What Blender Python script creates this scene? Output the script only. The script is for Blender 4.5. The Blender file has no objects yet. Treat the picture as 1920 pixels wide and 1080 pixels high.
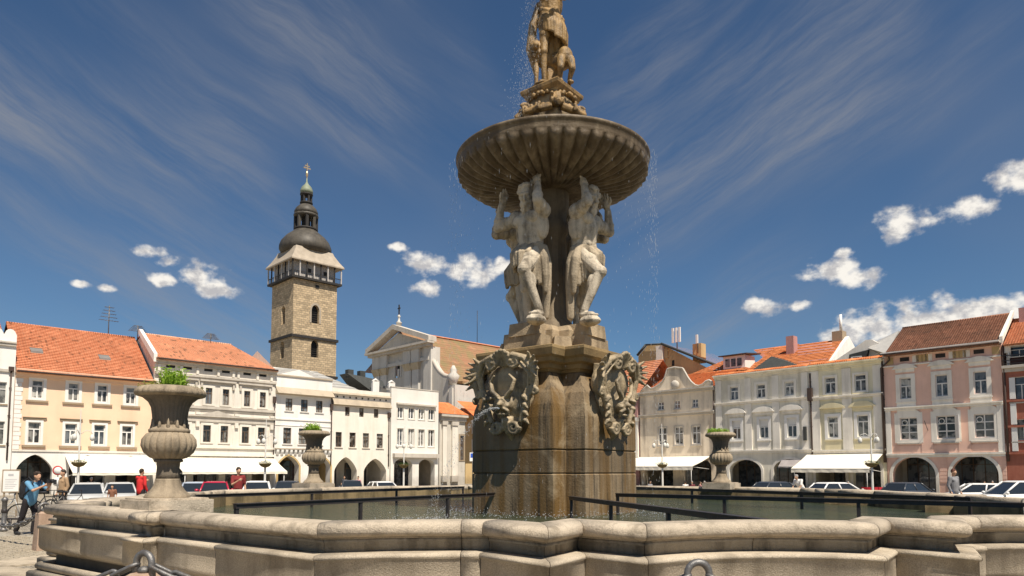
import bpy, bmesh, math, random
import numpy as np
from mathutils import Vector, Matrix
from mathutils.geometry import tessellate_polygon

random.seed(7)
SC = bpy.context.scene
COL = SC.collection
R = math.radians
PI = math.pi

# ------------------------------------------------------------------ camera
EYE = 1.64
FPX, PPV, PITCH = 1300.0, 792.0, R(4.0)      # focal length / principal row of the 1920x1080 picture
cam = bpy.data.cameras.new('camera')
cam.sensor_width = 36.0
cam.lens = 36.0 * FPX / 1920.0
cam.shift_y = (PPV - 540.0) / 1920.0
cam.clip_start, cam.clip_end = 0.1, 6000.0
camo = bpy.data.objects.new('camera', cam)
COL.objects.link(camo)
camo.location = (0, 0, EYE)
camo.rotation_euler = (PI / 2 + PITCH, 0, 0)
SC.camera = camo
SC.cycles.use_denoising = True
SC.cycles.max_bounces = 5
SC.cycles.diffuse_bounces = 3
SC.cycles.glossy_bounces = 2
SC.cycles.caustics_reflective = False
SC.cycles.caustics_refractive = False
SC.view_settings.view_transform = 'Standard'
SC.view_settings.look = 'None'
SC.view_settings.gamma = 1.0
SC.view_settings.use_curve_mapping = False
SC.view_settings.exposure = 0.40

# ------------------------------------------------------------------ sun (south-south-west, high)
SUN_EL = R(58.0)
SUN_AZ = math.atan2(-0.868, 0.497)           # direction to the sun in plan, from +X
to_sun = Vector((math.cos(SUN_AZ) * math.cos(SUN_EL), math.sin(SUN_AZ) * math.cos(SUN_EL), math.sin(SUN_EL)))
sl = bpy.data.lights.new('sun', 'SUN')
sl.energy, sl.angle, sl.color = 5.0, R(0.53), (1.0, 0.91, 0.78)
so = bpy.data.objects.new('sun', sl)
COL.objects.link(so)
so.rotation_euler = (-to_sun).to_track_quat('-Z', 'Y').to_euler()

# ------------------------------------------------------------------ sky
W = bpy.data.worlds.new('World')
SC.world = W
W.use_nodes = True
W.cycles.sampling_method = 'NONE'
nt = W.node_tree
nt.nodes.clear()

class G:
    """small helper that writes node graphs"""
    def __init__(s, tree): s.t = tree
    def n(s, kind, **kw):
        nd = s.t.nodes.new(kind)
        for k, v in kw.items():
            if k.startswith('i_'):
                key = k[2:]
                key = int(key) if key.isdigit() else key.replace('_', ' ')
                s.put(nd.inputs[key], v)
            else:
                setattr(nd, k, v)
        return nd
    def put(s, sock, v):
        if isinstance(v, bpy.types.NodeSocket): s.t.links.new(v, sock)
        elif v is not None: sock.default_value = v
    def m(s, op, a, b=None, c=None, clamp=False):
        nd = s.t.nodes.new('ShaderNodeMath'); nd.operation = op; nd.use_clamp = clamp
        s.put(nd.inputs[0], a)
        if b is not None: s.put(nd.inputs[1], b)
        if c is not None: s.put(nd.inputs[2], c)
        return nd.outputs[0]
    def v(s, op, a, b=None, out=0):
        nd = s.t.nodes.new('ShaderNodeVectorMath'); nd.operation = op
        s.put(nd.inputs[0], a)
        if b is not None: s.put(nd.inputs[1], b)
        return nd.outputs[out]
    def mix(s, f, a, b, mode='MIX'):
        nd = s.t.nodes.new('ShaderNodeMix'); nd.data_type = 'RGBA'; nd.blend_type = mode
        s.put(nd.inputs[0], f); s.put(nd.inputs[6], a); s.put(nd.inputs[7], b)
        return nd.outputs[2]
    def ramp(s, f, stops, interp='LINEAR'):
        nd = s.t.nodes.new('ShaderNodeValToRGB'); cr = nd.color_ramp; cr.interpolation = interp
        while len(cr.elements) > 1: cr.elements.remove(cr.elements[0])
        cr.elements[0].position = stops[0][0]; cr.elements[0].color = col4(stops[0][1])
        for p, c in stops[1:]:
            e = cr.elements.new(p); e.color = col4(c)
        s.put(nd.inputs[0], f)
        return nd.outputs[0]
    def noise(s, vec, scale, detail=4, rough=0.55, dist=0.0, out=0):
        nd = s.t.nodes.new('ShaderNodeTexNoise')
        s.put(nd.inputs['Vector'], vec)
        nd.inputs['Scale'].default_value = scale; nd.inputs['Detail'].default_value = detail
        nd.inputs['Roughness'].default_value = rough; nd.inputs['Distortion'].default_value = dist
        return nd.outputs[out]
    def mapping(s, vec, sc=(1, 1, 1), rot=(0, 0, 0), loc=(0, 0, 0)):
        nd = s.t.nodes.new('ShaderNodeMapping')
        s.put(nd.inputs[0], vec)
        nd.inputs['Location'].default_value = loc; nd.inputs['Rotation'].default_value = rot; nd.inputs['Scale'].default_value = sc
        return nd.outputs[0]
    def smooth(s, x, lo, hi):
        nd = s.t.nodes.new('ShaderNodeMapRange'); nd.interpolation_type = 'SMOOTHSTEP'
        s.put(nd.inputs[0], x); nd.inputs[1].default_value = lo; nd.inputs[2].default_value = hi
        return nd.outputs[0]

def col4(c):
    if isinstance(c, (int, float)): return (c, c, c, 1)
    return tuple(c) + (1,) if len(c) == 3 else tuple(c)

def ray(u, v):
    """world direction that the picture's pixel (u, v) looks along"""
    x, up = (u - 960.0) / FPX, (PPV - v) / FPX
    return Vector((x, math.cos(PITCH) - up * math.sin(PITCH), math.sin(PITCH) + up * math.cos(PITCH)))

g = G(nt)
geo = g.n('ShaderNodeNewGeometry')
tc = g.n('ShaderNodeTexCoord')
D = tc.outputs['Generated']
sky = g.n('ShaderNodeTexSky', sky_type='NISHITA', sun_disc=False, sun_elevation=SUN_EL,
          sun_rotation=math.atan2(to_sun.x, to_sun.y), altitude=400.0, air_density=1.0, dust_density=0.3, ozone_density=3.0)
sep = g.n('ShaderNodeSeparateXYZ'); g.put(sep.inputs[0], D)
dx, dy, dz = sep.outputs
el = g.m('ARCSINE', dz)
az = g.m('ARCTAN2', dx, dy)
def ae(u, v):
    d = ray(u, v).normalized()
    return math.atan2(d.x, d.y), math.asin(d.z)
# high cirrus: long soft fibres, combed one way in the west and the other way in the east
ang = g.n('ShaderNodeCombineXYZ'); g.put(ang.inputs[0], az); g.put(ang.inputs[1], el)
AN = ang.outputs[0]
wv = g.n('ShaderNodeTexNoise'); wv.noise_dimensions = '2D'; g.put(wv.inputs['Vector'], AN); wv.inputs['Scale'].default_value = 3.0; wv.inputs['Detail'].default_value = 3
wsc = g.n('ShaderNodeVectorMath', operation='SCALE'); g.put(wsc.inputs[0], g.v('SUBTRACT', wv.outputs[1], (0.5, 0.5, 0.5))); wsc.inputs[3].default_value = 0.07
AW = g.v('ADD', AN, wsc.outputs[0])
def n2(vec, sc, rot, loc, det, rough):
    nd = g.n('ShaderNodeTexNoise'); nd.noise_dimensions = '2D'
    mp = g.mapping(g.mapping(vec, (1, 1, 1), (0, 0, rot), loc), sc)
    g.put(nd.inputs['Vector'], mp); nd.inputs['Scale'].default_value = 1.0; nd.inputs['Detail'].default_value = det; nd.inputs['Roughness'].default_value = rough
    return nd.outputs[0]
west = g.smooth(az, 0.25, -0.15)
f1 = n2(AW, (2.4, 20, 1), R(27), (0, 0, 0), 7, 0.70)
b1 = n2(AW, (1.5, 5.5, 1), R(27), (0.35, 0.10, 0), 3, 0.5)
f2 = n2(AW, (2.2, 19, 1), R(-24), (1.3, 0.6, 0), 7, 0.70)
b2 = n2(AW, (1.6, 5.0, 1), R(-24), (2.2, 1.75, 0), 3, 0.5)
c1 = g.m('MULTIPLY', g.smooth(f1, 0.25, 0.85), g.smooth(b1, 0.42, 0.72))
c2 = g.m('MULTIPLY', g.smooth(f2, 0.25, 0.85), g.smooth(b2, 0.42, 0.72))
veil = g.smooth(n2(AN, (1.6, 2.4, 1), R(10), (4.1, 0.2, 0), 3, 0.55), 0.38, 0.75)
def band(p, q, w, fib, k):
    """one long drawn-out streak of cirrus between two directions"""
    (x0, y0), (x1, y1) = ae(*p), ae(*q); L = math.hypot(x1 - x0, y1 - y0); a = math.atan2(y1 - y0, x1 - x0)
    m = g.mapping(AW, (1, 1, 1), (0, 0, 0), (-x0, -y0, 0)); r = g.n('ShaderNodeVectorRotate', rotation_type='Z_AXIS'); g.put(r.inputs[0], m); r.inputs['Angle'].default_value = -a
    s3 = g.n('ShaderNodeSeparateXYZ'); g.put(s3.inputs[0], r.outputs[0])
    t = g.m('MULTIPLY', g.smooth(s3.outputs[0], -0.15, 0.08), g.smooth(s3.outputs[0], L + 0.06, L - 0.10))
    e = g.smooth(g.m('ABSOLUTE', s3.outputs[1]), w, 0.0)
    return g.m('MULTIPLY', g.m('MULTIPLY', g.m('MULTIPLY', t, e), g.smooth(fib, 0.18, 0.78)), k)
streaks = g.m('ADD', band((-60, 150), (470, 350), 0.10, f1, 1.0), band((1180, 420), (1700, 190), 0.09, f2, 0.6))
streaks = g.m('ADD', streaks, band((1310, 610), (1480, 470), 0.06, f2, 0.75))
cir = g.m('ADD', streaks, g.m('ADD', g.m('ADD', g.m('MULTIPLY', c1, west), g.m('MULTIPLY', c2, g.m('SUBTRACT', 1.0, west))), g.m('MULTIPLY', veil, 0.26)))
# fair-weather cumulus low over the roofs: (azimuth, elevation, half widths) read off in degrees
nv = g.n('ShaderNodeTexNoise', noise_dimensions='2D'); g.put(nv.inputs['Vector'], g.mapping(AN, (1, 1.3, 1))); nv.inputs['Scale'].default_value = 34; nv.inputs['Detail'].default_value = 5; nv.inputs['Roughness'].default_value = 0.52
puff = g.m('MULTIPLY', g.m('SUBTRACT', nv.outputs[0], 0.5), 2.0)
CL = [(1690, 420, 62, 26), (1812, 392, 48, 25), (1908, 335, 40, 36), (1560, 507, 58, 24), (1612, 522, 36, 24), (1432, 576, 42, 20),
      (1500, 573, 20, 11), (1578, 475, 26, 9), (1640, 612, 80, 34), (1730, 605, 120, 42), (1850, 598, 110, 52), (1590, 628, 60, 18), (372, 515, 62, 24),
      (400, 543, 42, 18), (306, 523, 38, 12), (280, 472, 26, 16), (318, 494, 30, 12), (150, 531, 28, 7), (201, 540, 20, 7), (797, 495, 42, 26),
      (808, 541, 32, 19), (890, 508, 62, 27), (745, 462, 20, 10), (948, 497, 30, 16), (2060, 560, 150, 60), (-120, 560, 90, 26), (2250, 430, 80, 35)]
dens = None
AS2 = g.v('MULTIPLY', AN, (1.0, 2.1, 0.0))
for u, v, a, b in CL:
    a0, e0 = ae(u, v); k = math.cos(math.atan((u - 960) / FPX))
    ra = a / FPX * k * k * 1.06; rb = b / FPX * 1.06 * 2.1; n = max(1, round(ra / rb)); r = rb if n > 1 else (ra + rb) / 2
    for j in range(n):
        off = (j - (n - 1) / 2) * (2 * ra - 2 * r) / max(1, n - 1) if n > 1 else 0.0
        f = g.m('MULTIPLY_ADD', g.v('DISTANCE', AS2, (a0 + off, e0 * 2.1, 0), out=1), -1.0 / r, 1.0)
        dens = f if dens is None else g.m('MAXIMUM', dens, f)
cum = g.smooth(g.m('ADD', g.m('MULTIPLY', dens, 1.0), puff), 0.0, 0.72)
cum = g.m('MULTIPLY', cum, g.smooth(dens, -0.55, 0.15))
shade = g.smooth(n2(AN, (38, 52, 1), 0, (0.0, -0.012, 0), 4, 0.6), 0.30, 0.62)
cumcol = g.mix(shade, (5.6, 5.5, 5.6, 1), (10.5, 10.0, 9.2, 1))
# polarised, deep sky colour
base = g.mix(1.0, sky.outputs[0], (0.56, 0.72, 0.82, 1), 'MULTIPLY')
skyc = g.mix(g.m('MULTIPLY', cir, 0.48, clamp=True), base, (3.3, 3.35, 3.55, 1))
skyc = g.mix(cum, skyc, cumcol)
bg = g.n('ShaderNodeBackground'); g.put(bg.inputs[0], skyc); bg.inputs[1].default_value = 0.07
wo = g.n('ShaderNodeOutputWorld'); g.put(wo.inputs[0], bg.outputs[0])
# ------------------------------------------------------------------ helpers
def tag(o, label=None, cat=None, group=None, kind=None):
    if label: o['label'] = label
    if cat: o['category'] = cat
    if group: o['group'] = group
    if kind: o['kind'] = kind
    return o

def empty(name, loc=(0, 0, 0), rz=0.0, label=None, cat=None, group=None):
    o = bpy.data.objects.new(name, None)
    o.empty_display_size = 0.2
    COL.objects.link(o)
    o.location = loc; o.rotation_euler = (0, 0, rz)
    return tag(o, label, cat, group)

def put(name, mesh, parent=None, loc=(0, 0, 0), rot=(0, 0, 0), sc=(1, 1, 1)):
    o = bpy.data.objects.new(name, mesh)
    COL.objects.link(o)
    if parent is not None: o.parent = parent
    o.location = loc; o.rotation_euler = rot; o.scale = sc
    return o

def copy_tree(o, parent=None):
    c = o.copy(); COL.objects.link(c)
    if parent is not None: c.parent = parent
    for ch in list(o.children): copy_tree(ch, c)
    return c

class MB:
    """collects shapes into one mesh"""
    def __init__(s): s.v = []; s.f = []; s.sm = []
    def add(s, vs, fs, smooth=False):
        b = len(s.v); s.v += [tuple(p) for p in vs]
        for f in fs: s.f.append([i + b for i in f]); s.sm.append(smooth)
        return s
    def box(s, x0, x1, y0, y1, z0, z1):
        vs = [(x, y, z) for z in (z0, z1) for y in (y0, y1) for x in (x0, x1)]
        return s.add(vs, [(0, 2, 3, 1), (4, 5, 7, 6), (0, 1, 5, 4), (2, 6, 7, 3), (0, 4, 6, 2), (1, 3, 7, 5)])
    def hexa(s, b, t):
        """8-corner block from bottom and top quads (both counter-clockwise from above)"""
        return s.add(list(b) + list(t), [(3, 2, 1, 0), (4, 5, 6, 7), (0, 1, 5, 4), (1, 2, 6, 5), (2, 3, 7, 6), (3, 0, 4, 7)])
    def prism(s, poly, z0, z1, axis='z'):
        """extrude a simple 2D polygon (tessellated caps)"""
        n = len(poly)
        def P(p, h):
            return (p[0], p[1], h) if axis == 'z' else ((p[0], h, p[1]) if axis == 'y' else (h, p[0], p[1]))
        vs = [P(p, z0) for p in poly] + [P(p, z1) for p in poly]
        tri = tessellate_polygon([[Vector((p[0], p[1], 0)) for p in poly]])
        fs = [tuple(t) for t in tri] + [tuple(i + n for i in reversed(t)) for t in tri]
        fs += [(i, (i + 1) % n, (i + 1) % n + n, i + n) for i in range(n)]
        return s.add(vs, fs)
    def lathe(s, prof, seg=24, flute=None, smooth=True, c=(0, 0), a0=0.0, a1=2 * PI, caps=True):
        """prof: list of (r, z); flute(i, ang) -> radius factor"""
        vs = []; fs = []
        full = abs(a1 - a0 - 2 * PI) < 1e-6
        m = seg if full else seg + 1
        for i, (r, z) in enumerate(prof):
            for k in range(m):
                a = a0 + (a1 - a0) * k / seg
                rr = r * (flute(i, a) if flute else 1.0)
                vs.append((c[0] + rr * math.cos(a), c[1] + rr * math.sin(a), z))
        for i in range(len(prof) - 1):
            for k in range(seg):
                k2 = (k + 1) % m
                fs.append((i * m + k, i * m + k2, (i + 1) * m + k2, (i + 1) * m + k))
        if full and caps:
            fs.append(tuple(reversed(range(m)))); fs.append(tuple(range((len(prof) - 1) * m, len(prof) * m)))
        return s.add(vs, fs, smooth)
    def tube(s, pts, rad, seg=8, smooth=True, caps=True):
        """round tube through points; rad number or list"""
        pts = [Vector(p) for p in pts]; n = len(pts)
        rr = [rad] * n if isinstance(rad, (int, float)) else rad
        vs = []; fs = []
        up = None
        for i, p in enumerate(pts):
            t = (pts[min(i + 1, n - 1)] - pts[max(i - 1, 0)]).normalized()
            if up is None: up = Vector((0, 0, 1)) if abs(t.z) < 0.9 else Vector((1, 0, 0))
            a = t.cross(up)
            if a.length < 1e-6: a = t.cross(Vector((0, 1, 0)))
            a.normalize(); b = a.cross(t).normalized(); up = b
            for k in range(seg):
                q = 2 * PI * k / seg
                vs.append(p + a * (rr[i] * math.cos(q)) + b * (rr[i] * math.sin(q)))
        for i in range(n - 1):
            for k in range(seg):
                k2 = (k + 1) % seg
                fs.append((i * seg + k, i * seg + k2, (i + 1) * seg + k2, (i + 1) * seg + k))
        if caps:
            fs.append(tuple(range(seg))); fs.append(tuple(reversed(range((n - 1) * seg, n * seg))))
        return s.add(vs, fs, smooth)
    def ball(s, c, r, seg=10, rings=6, rot=None):
        """ellipsoid: r number or triple, rot a Matrix"""
        r = (r, r, r) if isinstance(r, (int, float)) else r
        vs = []; fs = []
        for i in range(1, rings):
            t = PI * i / rings
            for k in range(seg):
                a = 2 * PI * k / seg
                vs.append(Vector((r[0] * math.sin(t) * math.cos(a), r[1] * math.sin(t) * math.sin(a), r[2] * math.cos(t))))
        vs += [Vector((0, 0, r[2])), Vector((0, 0, -r[2]))]
        if rot is not None: vs = [rot @ p for p in vs]
        c = Vector(c); vs = [p + c for p in vs]
        for i in range(rings - 2):
            for k in range(seg):
                k2 = (k + 1) % seg
                fs.append((i * seg + k, (i + 1) * seg + k, (i + 1) * seg + k2, i * seg + k2))
        t, b = len(vs) - 2, len(vs) - 1
        for k in range(seg):
            k2 = (k + 1) % seg
            fs.append((t, k, k2)); fs.append((b, (rings - 2) * seg + k2, (rings - 2) * seg + k))
        return s.add(vs, fs, True)
    def limb(s, a, b, ra, rb, seg=10):
        """tapered capsule"""
        a, b = Vector(a), Vector(b); d = (b - a); L = d.length; d = d / max(L, 1e-6)
        pts = []; rs = []
        for t in (90, 60, 30): pts.append(a - d * ra * math.sin(R(t))); rs.append(max(ra * math.cos(R(t)), 0.02 * ra))
        pts.append(a); rs.append(ra); pts.append(b); rs.append(rb)
        for t in (30, 60, 90): pts.append(b + d * rb * math.sin(R(t))); rs.append(max(rb * math.cos(R(t)), 0.02 * rb))
        return s.tube(pts, rs, seg)
    def chain(s, pts, rs, seg=10):
        for i in range(len(pts) - 1): s.limb(pts[i], pts[i + 1], rs[i], rs[i + 1], seg)
        return s
    def xf(s, M):
        s.v = [tuple(M @ Vector(p)) for p in s.v]; return s
    def mesh(s, name, mat):
        me = bpy.data.meshes.new(name)
        me.from_pydata(s.v, [], s.f)
        me.polygons.foreach_set('use_smooth', s.sm)
        if mat is not None: me.materials.append(mat)
        me.update()
        return me
    def meshn(s, name, mat):
        bm = bmesh.new(); me = s.mesh(name, mat); bm.from_mesh(me)
        bmesh.ops.recalc_face_normals(bm, faces=bm.faces); bm.to_mesh(me); bm.free()
        return me
    def build(s, name, mat, parent=None, loc=(0, 0, 0), rz=0.0):
        return put(name, s.meshn(name, mat), parent, loc, (0, 0, rz))

def fuse(mb, name, mat, voxel, smooth=4, fac=0.5):
    """voxel-union of everything in mb into one continuous surface"""
    me = mb.meshn(name, None)
    o = bpy.data.objects.new('t', me); COL.objects.link(o)
    m = o.modifiers.new('r', 'REMESH'); m.mode = 'VOXEL'; m.voxel_size = voxel; m.use_smooth_shade = True
    if smooth:
        m2 = o.modifiers.new('s', 'SMOOTH'); m2.iterations = smooth; m2.factor = fac
    dg = bpy.context.evaluated_depsgraph_get()
    out = bpy.data.meshes.new_from_object(o.evaluated_get(dg))
    bpy.data.objects.remove(o); bpy.data.meshes.remove(me)
    out.name = name; out.materials.clear(); out.materials.append(mat)
    out.polygons.foreach_set('use_smooth', [True] * len(out.polygons))
    return out

# ------------------------------------------------------------------ materials
MATS = {}
def material(name):
    m = bpy.data.materials.new(name); m.use_nodes = True
    t = m.node_tree; t.nodes.clear()
    gg = G(t)
    out = gg.n('ShaderNodeOutputMaterial'); p = gg.n('ShaderNodeBsdfPrincipled')
    t.links.new(p.outputs[0], out.inputs[0])
    MATS[name] = m
    return m, gg, p

def M_(name, col, rough=0.8, var=0.18, scale=1.2, bump=0.0, bscale=20, dirt=None, dirt_amt=0.0, streak=0.0, metal=0.0, spec=0.3,
       objvar=0.0, speck=0.0, world=True, pits=0.0):
    """general procedural surface: blotches, streaks, speckle, relief"""
    m, q, p = material(name)
    if world: vec = q.n('ShaderNodeNewGeometry').outputs['Position']
    else: vec = q.n('ShaderNodeTexCoord').outputs['Object']
    c = col4(col)
    n1 = q.noise(vec, scale, 6, 0.6)
    lo = tuple(x * (1 - var) for x in col); hi = tuple(min(1, x * (1 + var)) for x in col)
    cc = q.ramp(n1, [(0.30, lo), (0.70, hi)])
    if speck:
        n2 = q.noise(vec, 90, 3, 0.7)
        cc = q.mix(speck, cc, q.ramp(n2, [(0.35, tuple(x * 0.45 for x in col)), (0.62, tuple(min(1, x * 1.35) for x in col))]))
    if dirt is not None:
        n3 = q.noise(vec, scale * 1.9, 8, 0.65)
        if streak:
            n4 = q.noise(q.mapping(vec, (streak, streak, streak * 0.10)), 1.0, 6, 0.6)
            n3 = q.m('MULTIPLY_ADD', n4, 0.75, q.m('MULTIPLY', n3, 0.30))
        cc = q.mix(q.m('MULTIPLY', q.smooth(n3, 0.46, 0.70), dirt_amt), cc, col4(dirt))
    if objvar:
        oi = q.n('ShaderNodeObjectInfo').outputs['Random']
        k = q.m('MULTIPLY_ADD', oi, objvar * 2, 1 - objvar)
        h = q.n('ShaderNodeHueSaturation'); q.put(h.inputs['Color'], cc); q.put(h.inputs['Value'], k)
        cc = h.outputs[0]
    q.put(p.inputs['Base Color'], cc)
    p.inputs['Roughness'].default_value = rough; p.inputs['Metallic'].default_value = metal
    p.inputs['Specular IOR Level'].default_value = spec
    if bump:
        nb = q.noise(vec, bscale, 8, 0.65)
        if pits: nb = q.m('MULTIPLY_ADD', q.smooth(q.noise(vec, bscale * 0.45, 4, 0.6), 0.35, 0.5), pits, nb)
        b = q.n('ShaderNodeBump'); b.inputs['Strength'].default_value = min(1.0, bump); b.inputs['Distance'].default_value = 0.02
        q.put(b.inputs['Height'], nb); q.put(p.inputs['Normal'], b.outputs[0])
    return m

# stone of the fountain
S_RIM = M_('rim_stone', (0.48, 0.405, 0.31), 0.85, 0.16, 2.6, 0.7, 45, (0.20, 0.165, 0.12), 0.7, 0, objvar=0.12, speck=0.35)
S_FRZ = M_('frieze_stone', (0.37, 0.325, 0.26), 0.9, 0.2, 2.0, 0.6, 35, (0.10, 0.085, 0.065), 0.85, 5.0, objvar=0.10, speck=0.25)
S_WALL = M_('wall_stone', (0.46, 0.39, 0.295), 0.9, 0.18, 1.8, 0.5, 60, (0.20, 0.165, 0.12), 0.75, 2.2, objvar=0.12, speck=0.5)
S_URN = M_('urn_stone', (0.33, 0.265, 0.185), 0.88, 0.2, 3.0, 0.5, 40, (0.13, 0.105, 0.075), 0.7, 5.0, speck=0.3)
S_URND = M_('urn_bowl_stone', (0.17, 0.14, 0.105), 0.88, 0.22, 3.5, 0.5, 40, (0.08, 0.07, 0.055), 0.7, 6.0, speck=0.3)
S_BOWL = M_('bowl_stone', (0.10, 0.07, 0.038), 0.55, 0.3, 2.2, 0.6, 24, (0.33, 0.26, 0.17), 0.55, 3.0, speck=0.25, spec=0.4)
S_SHAFT = M_('shaft_stone', (0.20, 0.155, 0.10), 0.7, 0.25, 2.2, 0.5, 26, (0.05, 0.042, 0.034), 0.6, 4.0, speck=0.2)
S_STAT = M_('statue_stone', (0.58, 0.50, 0.385), 0.88, 0.22, 3.6, 1.0, 26, (0.12, 0.10, 0.075), 0.85, 4.2, speck=0.3)
S_DRAP = M_('statue_drapery_stone', (0.42, 0.345, 0.245), 0.9, 0.25, 3.0, 0.8, 24, (0.07, 0.058, 0.045), 0.75, 4.5, speck=0.3)
S_GOLD = M_('ochre_statue_stone', (0.31, 0.19, 0.068), 0.55, 0.35, 5.0, 0.9, 26, (0.055, 0.038, 0.02), 0.95, 6.0, speck=0.2, spec=0.5)
S_CART = M_('cartouche_stone', (0.37, 0.29, 0.18), 0.5, 0.35, 4.5, 0.9, 24, (0.05, 0.042, 0.03), 0.92, 4.0, speck=0.25, spec=0.5)
S_BASE = M_('plinth_stone', (0.40, 0.31, 0.20), 0.8, 0.25, 2.2, 0.8, 24, (0.11, 0.08, 0.05), 0.6, 2.5, objvar=0.12, speck=0.3)
S_CORN = M_('pedestal_cornice_stone', (0.36, 0.25, 0.12), 0.7, 0.25, 2.0, 0.5, 26, (0.10, 0.07, 0.035), 0.6, 1.5, speck=0.25)

def pedestal_mat():
    """algae and rust coloured runs on damp stone"""
    m, q, p = material('pedestal_stone')
    vec = q.n('ShaderNodeNewGeometry').outputs['Position']
    a = q.noise(q.mapping(vec, (3.2, 3.2, 0.22)), 1.0, 7, 0.62)
    b = q.noise(vec, 1.3, 6, 0.6)
    d = q.noise(q.mapping(vec, (9.0, 9.0, 0.5), (0, 0, 0), (4, 2, 0)), 1.0, 5, 0.6)
    c = q.ramp(b, [(0.30, (0.15, 0.108, 0.062)), (0.72, (0.29, 0.215, 0.13))])
    c = q.mix(q.m('MULTIPLY', q.smooth(a, 0.42, 0.62), 0.85), c, (0.15, 0.082, 0.02, 1))
    c = q.mix(q.m('MULTIPLY', q.smooth(d, 0.50, 0.72), 0.85), c, (0.035, 0.026, 0.016, 1))
    c = q.mix(q.m('MULTIPLY', q.smooth(q.noise(vec, 0.9, 5, 0.6, 0.6), 0.58, 0.70), 0.5), c, (0.42, 0.33, 0.21, 1))
    h = q.n('ShaderNodeHueSaturation'); q.put(h.inputs['Color'], c)
    q.put(h.inputs['Value'], q.m('MULTIPLY_ADD', q.n('ShaderNodeObjectInfo').outputs['Random'], 0.25, 0.80))
    q.put(p.inputs['Base Color'], h.outputs[0])
    q.put(p.inputs['Roughness'], q.ramp(a, [(0.4, 0.75), (0.65, 0.42)]))
    bp = q.n('ShaderNodeBump'); bp.inputs['Strength'].default_value = 0.6; bp.inputs['Distance'].default_value = 0.02
    q.put(bp.inputs['Height'], q.noise(vec, 22, 8, 0.65)); q.put(p.inputs['Normal'], bp.outputs[0])
    return m
S_PED = pedestal_mat()

IRON = M_('dark_iron', (0.028, 0.024, 0.024), 0.5, 0.3, 8, 0.3, 60, (0.07, 0.04, 0.025), 0.5, spec=0.5)
IRONG = M_('grey_iron', (0.17, 0.165, 0.16), 0.45, 0.3, 8, 0.3, 60, (0.08, 0.05, 0.03), 0.4, metal=0.5, spec=0.5)
ASPH = M_('mortar', (0.10, 0.085, 0.065), 0.95, 0.2, 5)

def plaster(name, col, dirt=(0.35, 0.30, 0.25), amt=0.25, var=0.05):
    m = M_(name, col, 0.9, var * 1.6, 0.35, 0.35, 14, dirt, min(1, amt * 1.9), 1.1, spec=0.15)
    q = G(m.node_tree); p = [n for n in m.node_tree.nodes if n.type == 'BSDF_PRINCIPLED'][0]
    src = p.inputs['Base Color'].links[0].from_socket
    v = q.n('ShaderNodeNewGeometry').outputs['Position']
    sx = q.n('ShaderNodeSeparateXYZ'); q.put(sx.inputs[0], v)
    damp = q.m('MULTIPLY', q.smooth(q.m('MULTIPLY_ADD', q.noise(v, 0.9, 5, .65), -2.4, q.m('SUBTRACT', 2.4, sx.outputs[2])), -0.2, 1.2), 0.45)
    c = q.mix(damp, src, col4(tuple(x * .62 for x in dirt)))
    patch = q.m('MULTIPLY', q.smooth(q.noise(v, .22, 4, .5), .58, .62), .16)
    c = q.mix(patch, c, col4(tuple(min(1, x * 1.12) for x in col)))
    q.put(p.inputs['Base Color'], c)
    return m

def roof_mat(name, col, col2, moss=None, amt=0.0):
    m, q, p = material(name)
    tcn = q.n('ShaderNodeTexCoord').outputs['Object']
    sx = q.n('ShaderNodeSeparateXYZ'); q.put(sx.inputs[0], tcn)
    cell = q.n('ShaderNodeTexWhiteNoise'); cell.noise_dimensions = '2D'
    cv = q.n('ShaderNodeCombineXYZ')
    q.put(cv.inputs[0], q.m('FLOOR', q.m('MULTIPLY', sx.outputs[0], 4.6))); q.put(cv.inputs[1], q.m('FLOOR', q.m('MULTIPLY', sx.outputs[2], 5.0)))
    q.put(cell.inputs['Vector'], cv.outputs[0])
    c = q.mix(q.m('MULTIPLY', cell.outputs[0], .75), col4(col), col4(col2))
    c = q.mix(q.m('MULTIPLY', q.smooth(q.noise(tcn, .5, 3, .5), .60, .64), .4), c, col4(tuple(min(1, x * 1.25) for x in col2)))
    c = q.mix(q.m('MULTIPLY', q.smooth(cell.outputs[0], .93, .96), .7), c, col4(tuple(x * .45 for x in col)))
    c = q.mix(q.m('MULTIPLY', q.smooth(q.noise(tcn, 0.35, 6, 0.6), 0.45, 0.7), 0.35), c, col4(tuple(x * 0.6 for x in col)))
    if moss is not None:
        c = q.mix(q.m('MULTIPLY', q.smooth(q.noise(tcn, 0.28, 7, 0.62), 0.38, 0.62), amt), c, col4(moss))
    q.put(p.inputs['Base Color'], c); p.inputs['Roughness'].default_value = 0.85
    wv = q.m('SINE', q.m('MULTIPLY', sx.outputs[0], 4.6 * 2 * PI))
    b = q.n('ShaderNodeBump'); b.inputs['Strength'].default_value = 0.7; b.inputs['Distance'].default_value = 0.05
    q.put(b.inputs['Height'], wv); q.put(p.inputs['Normal'], b.outputs[0])
    return m

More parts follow.
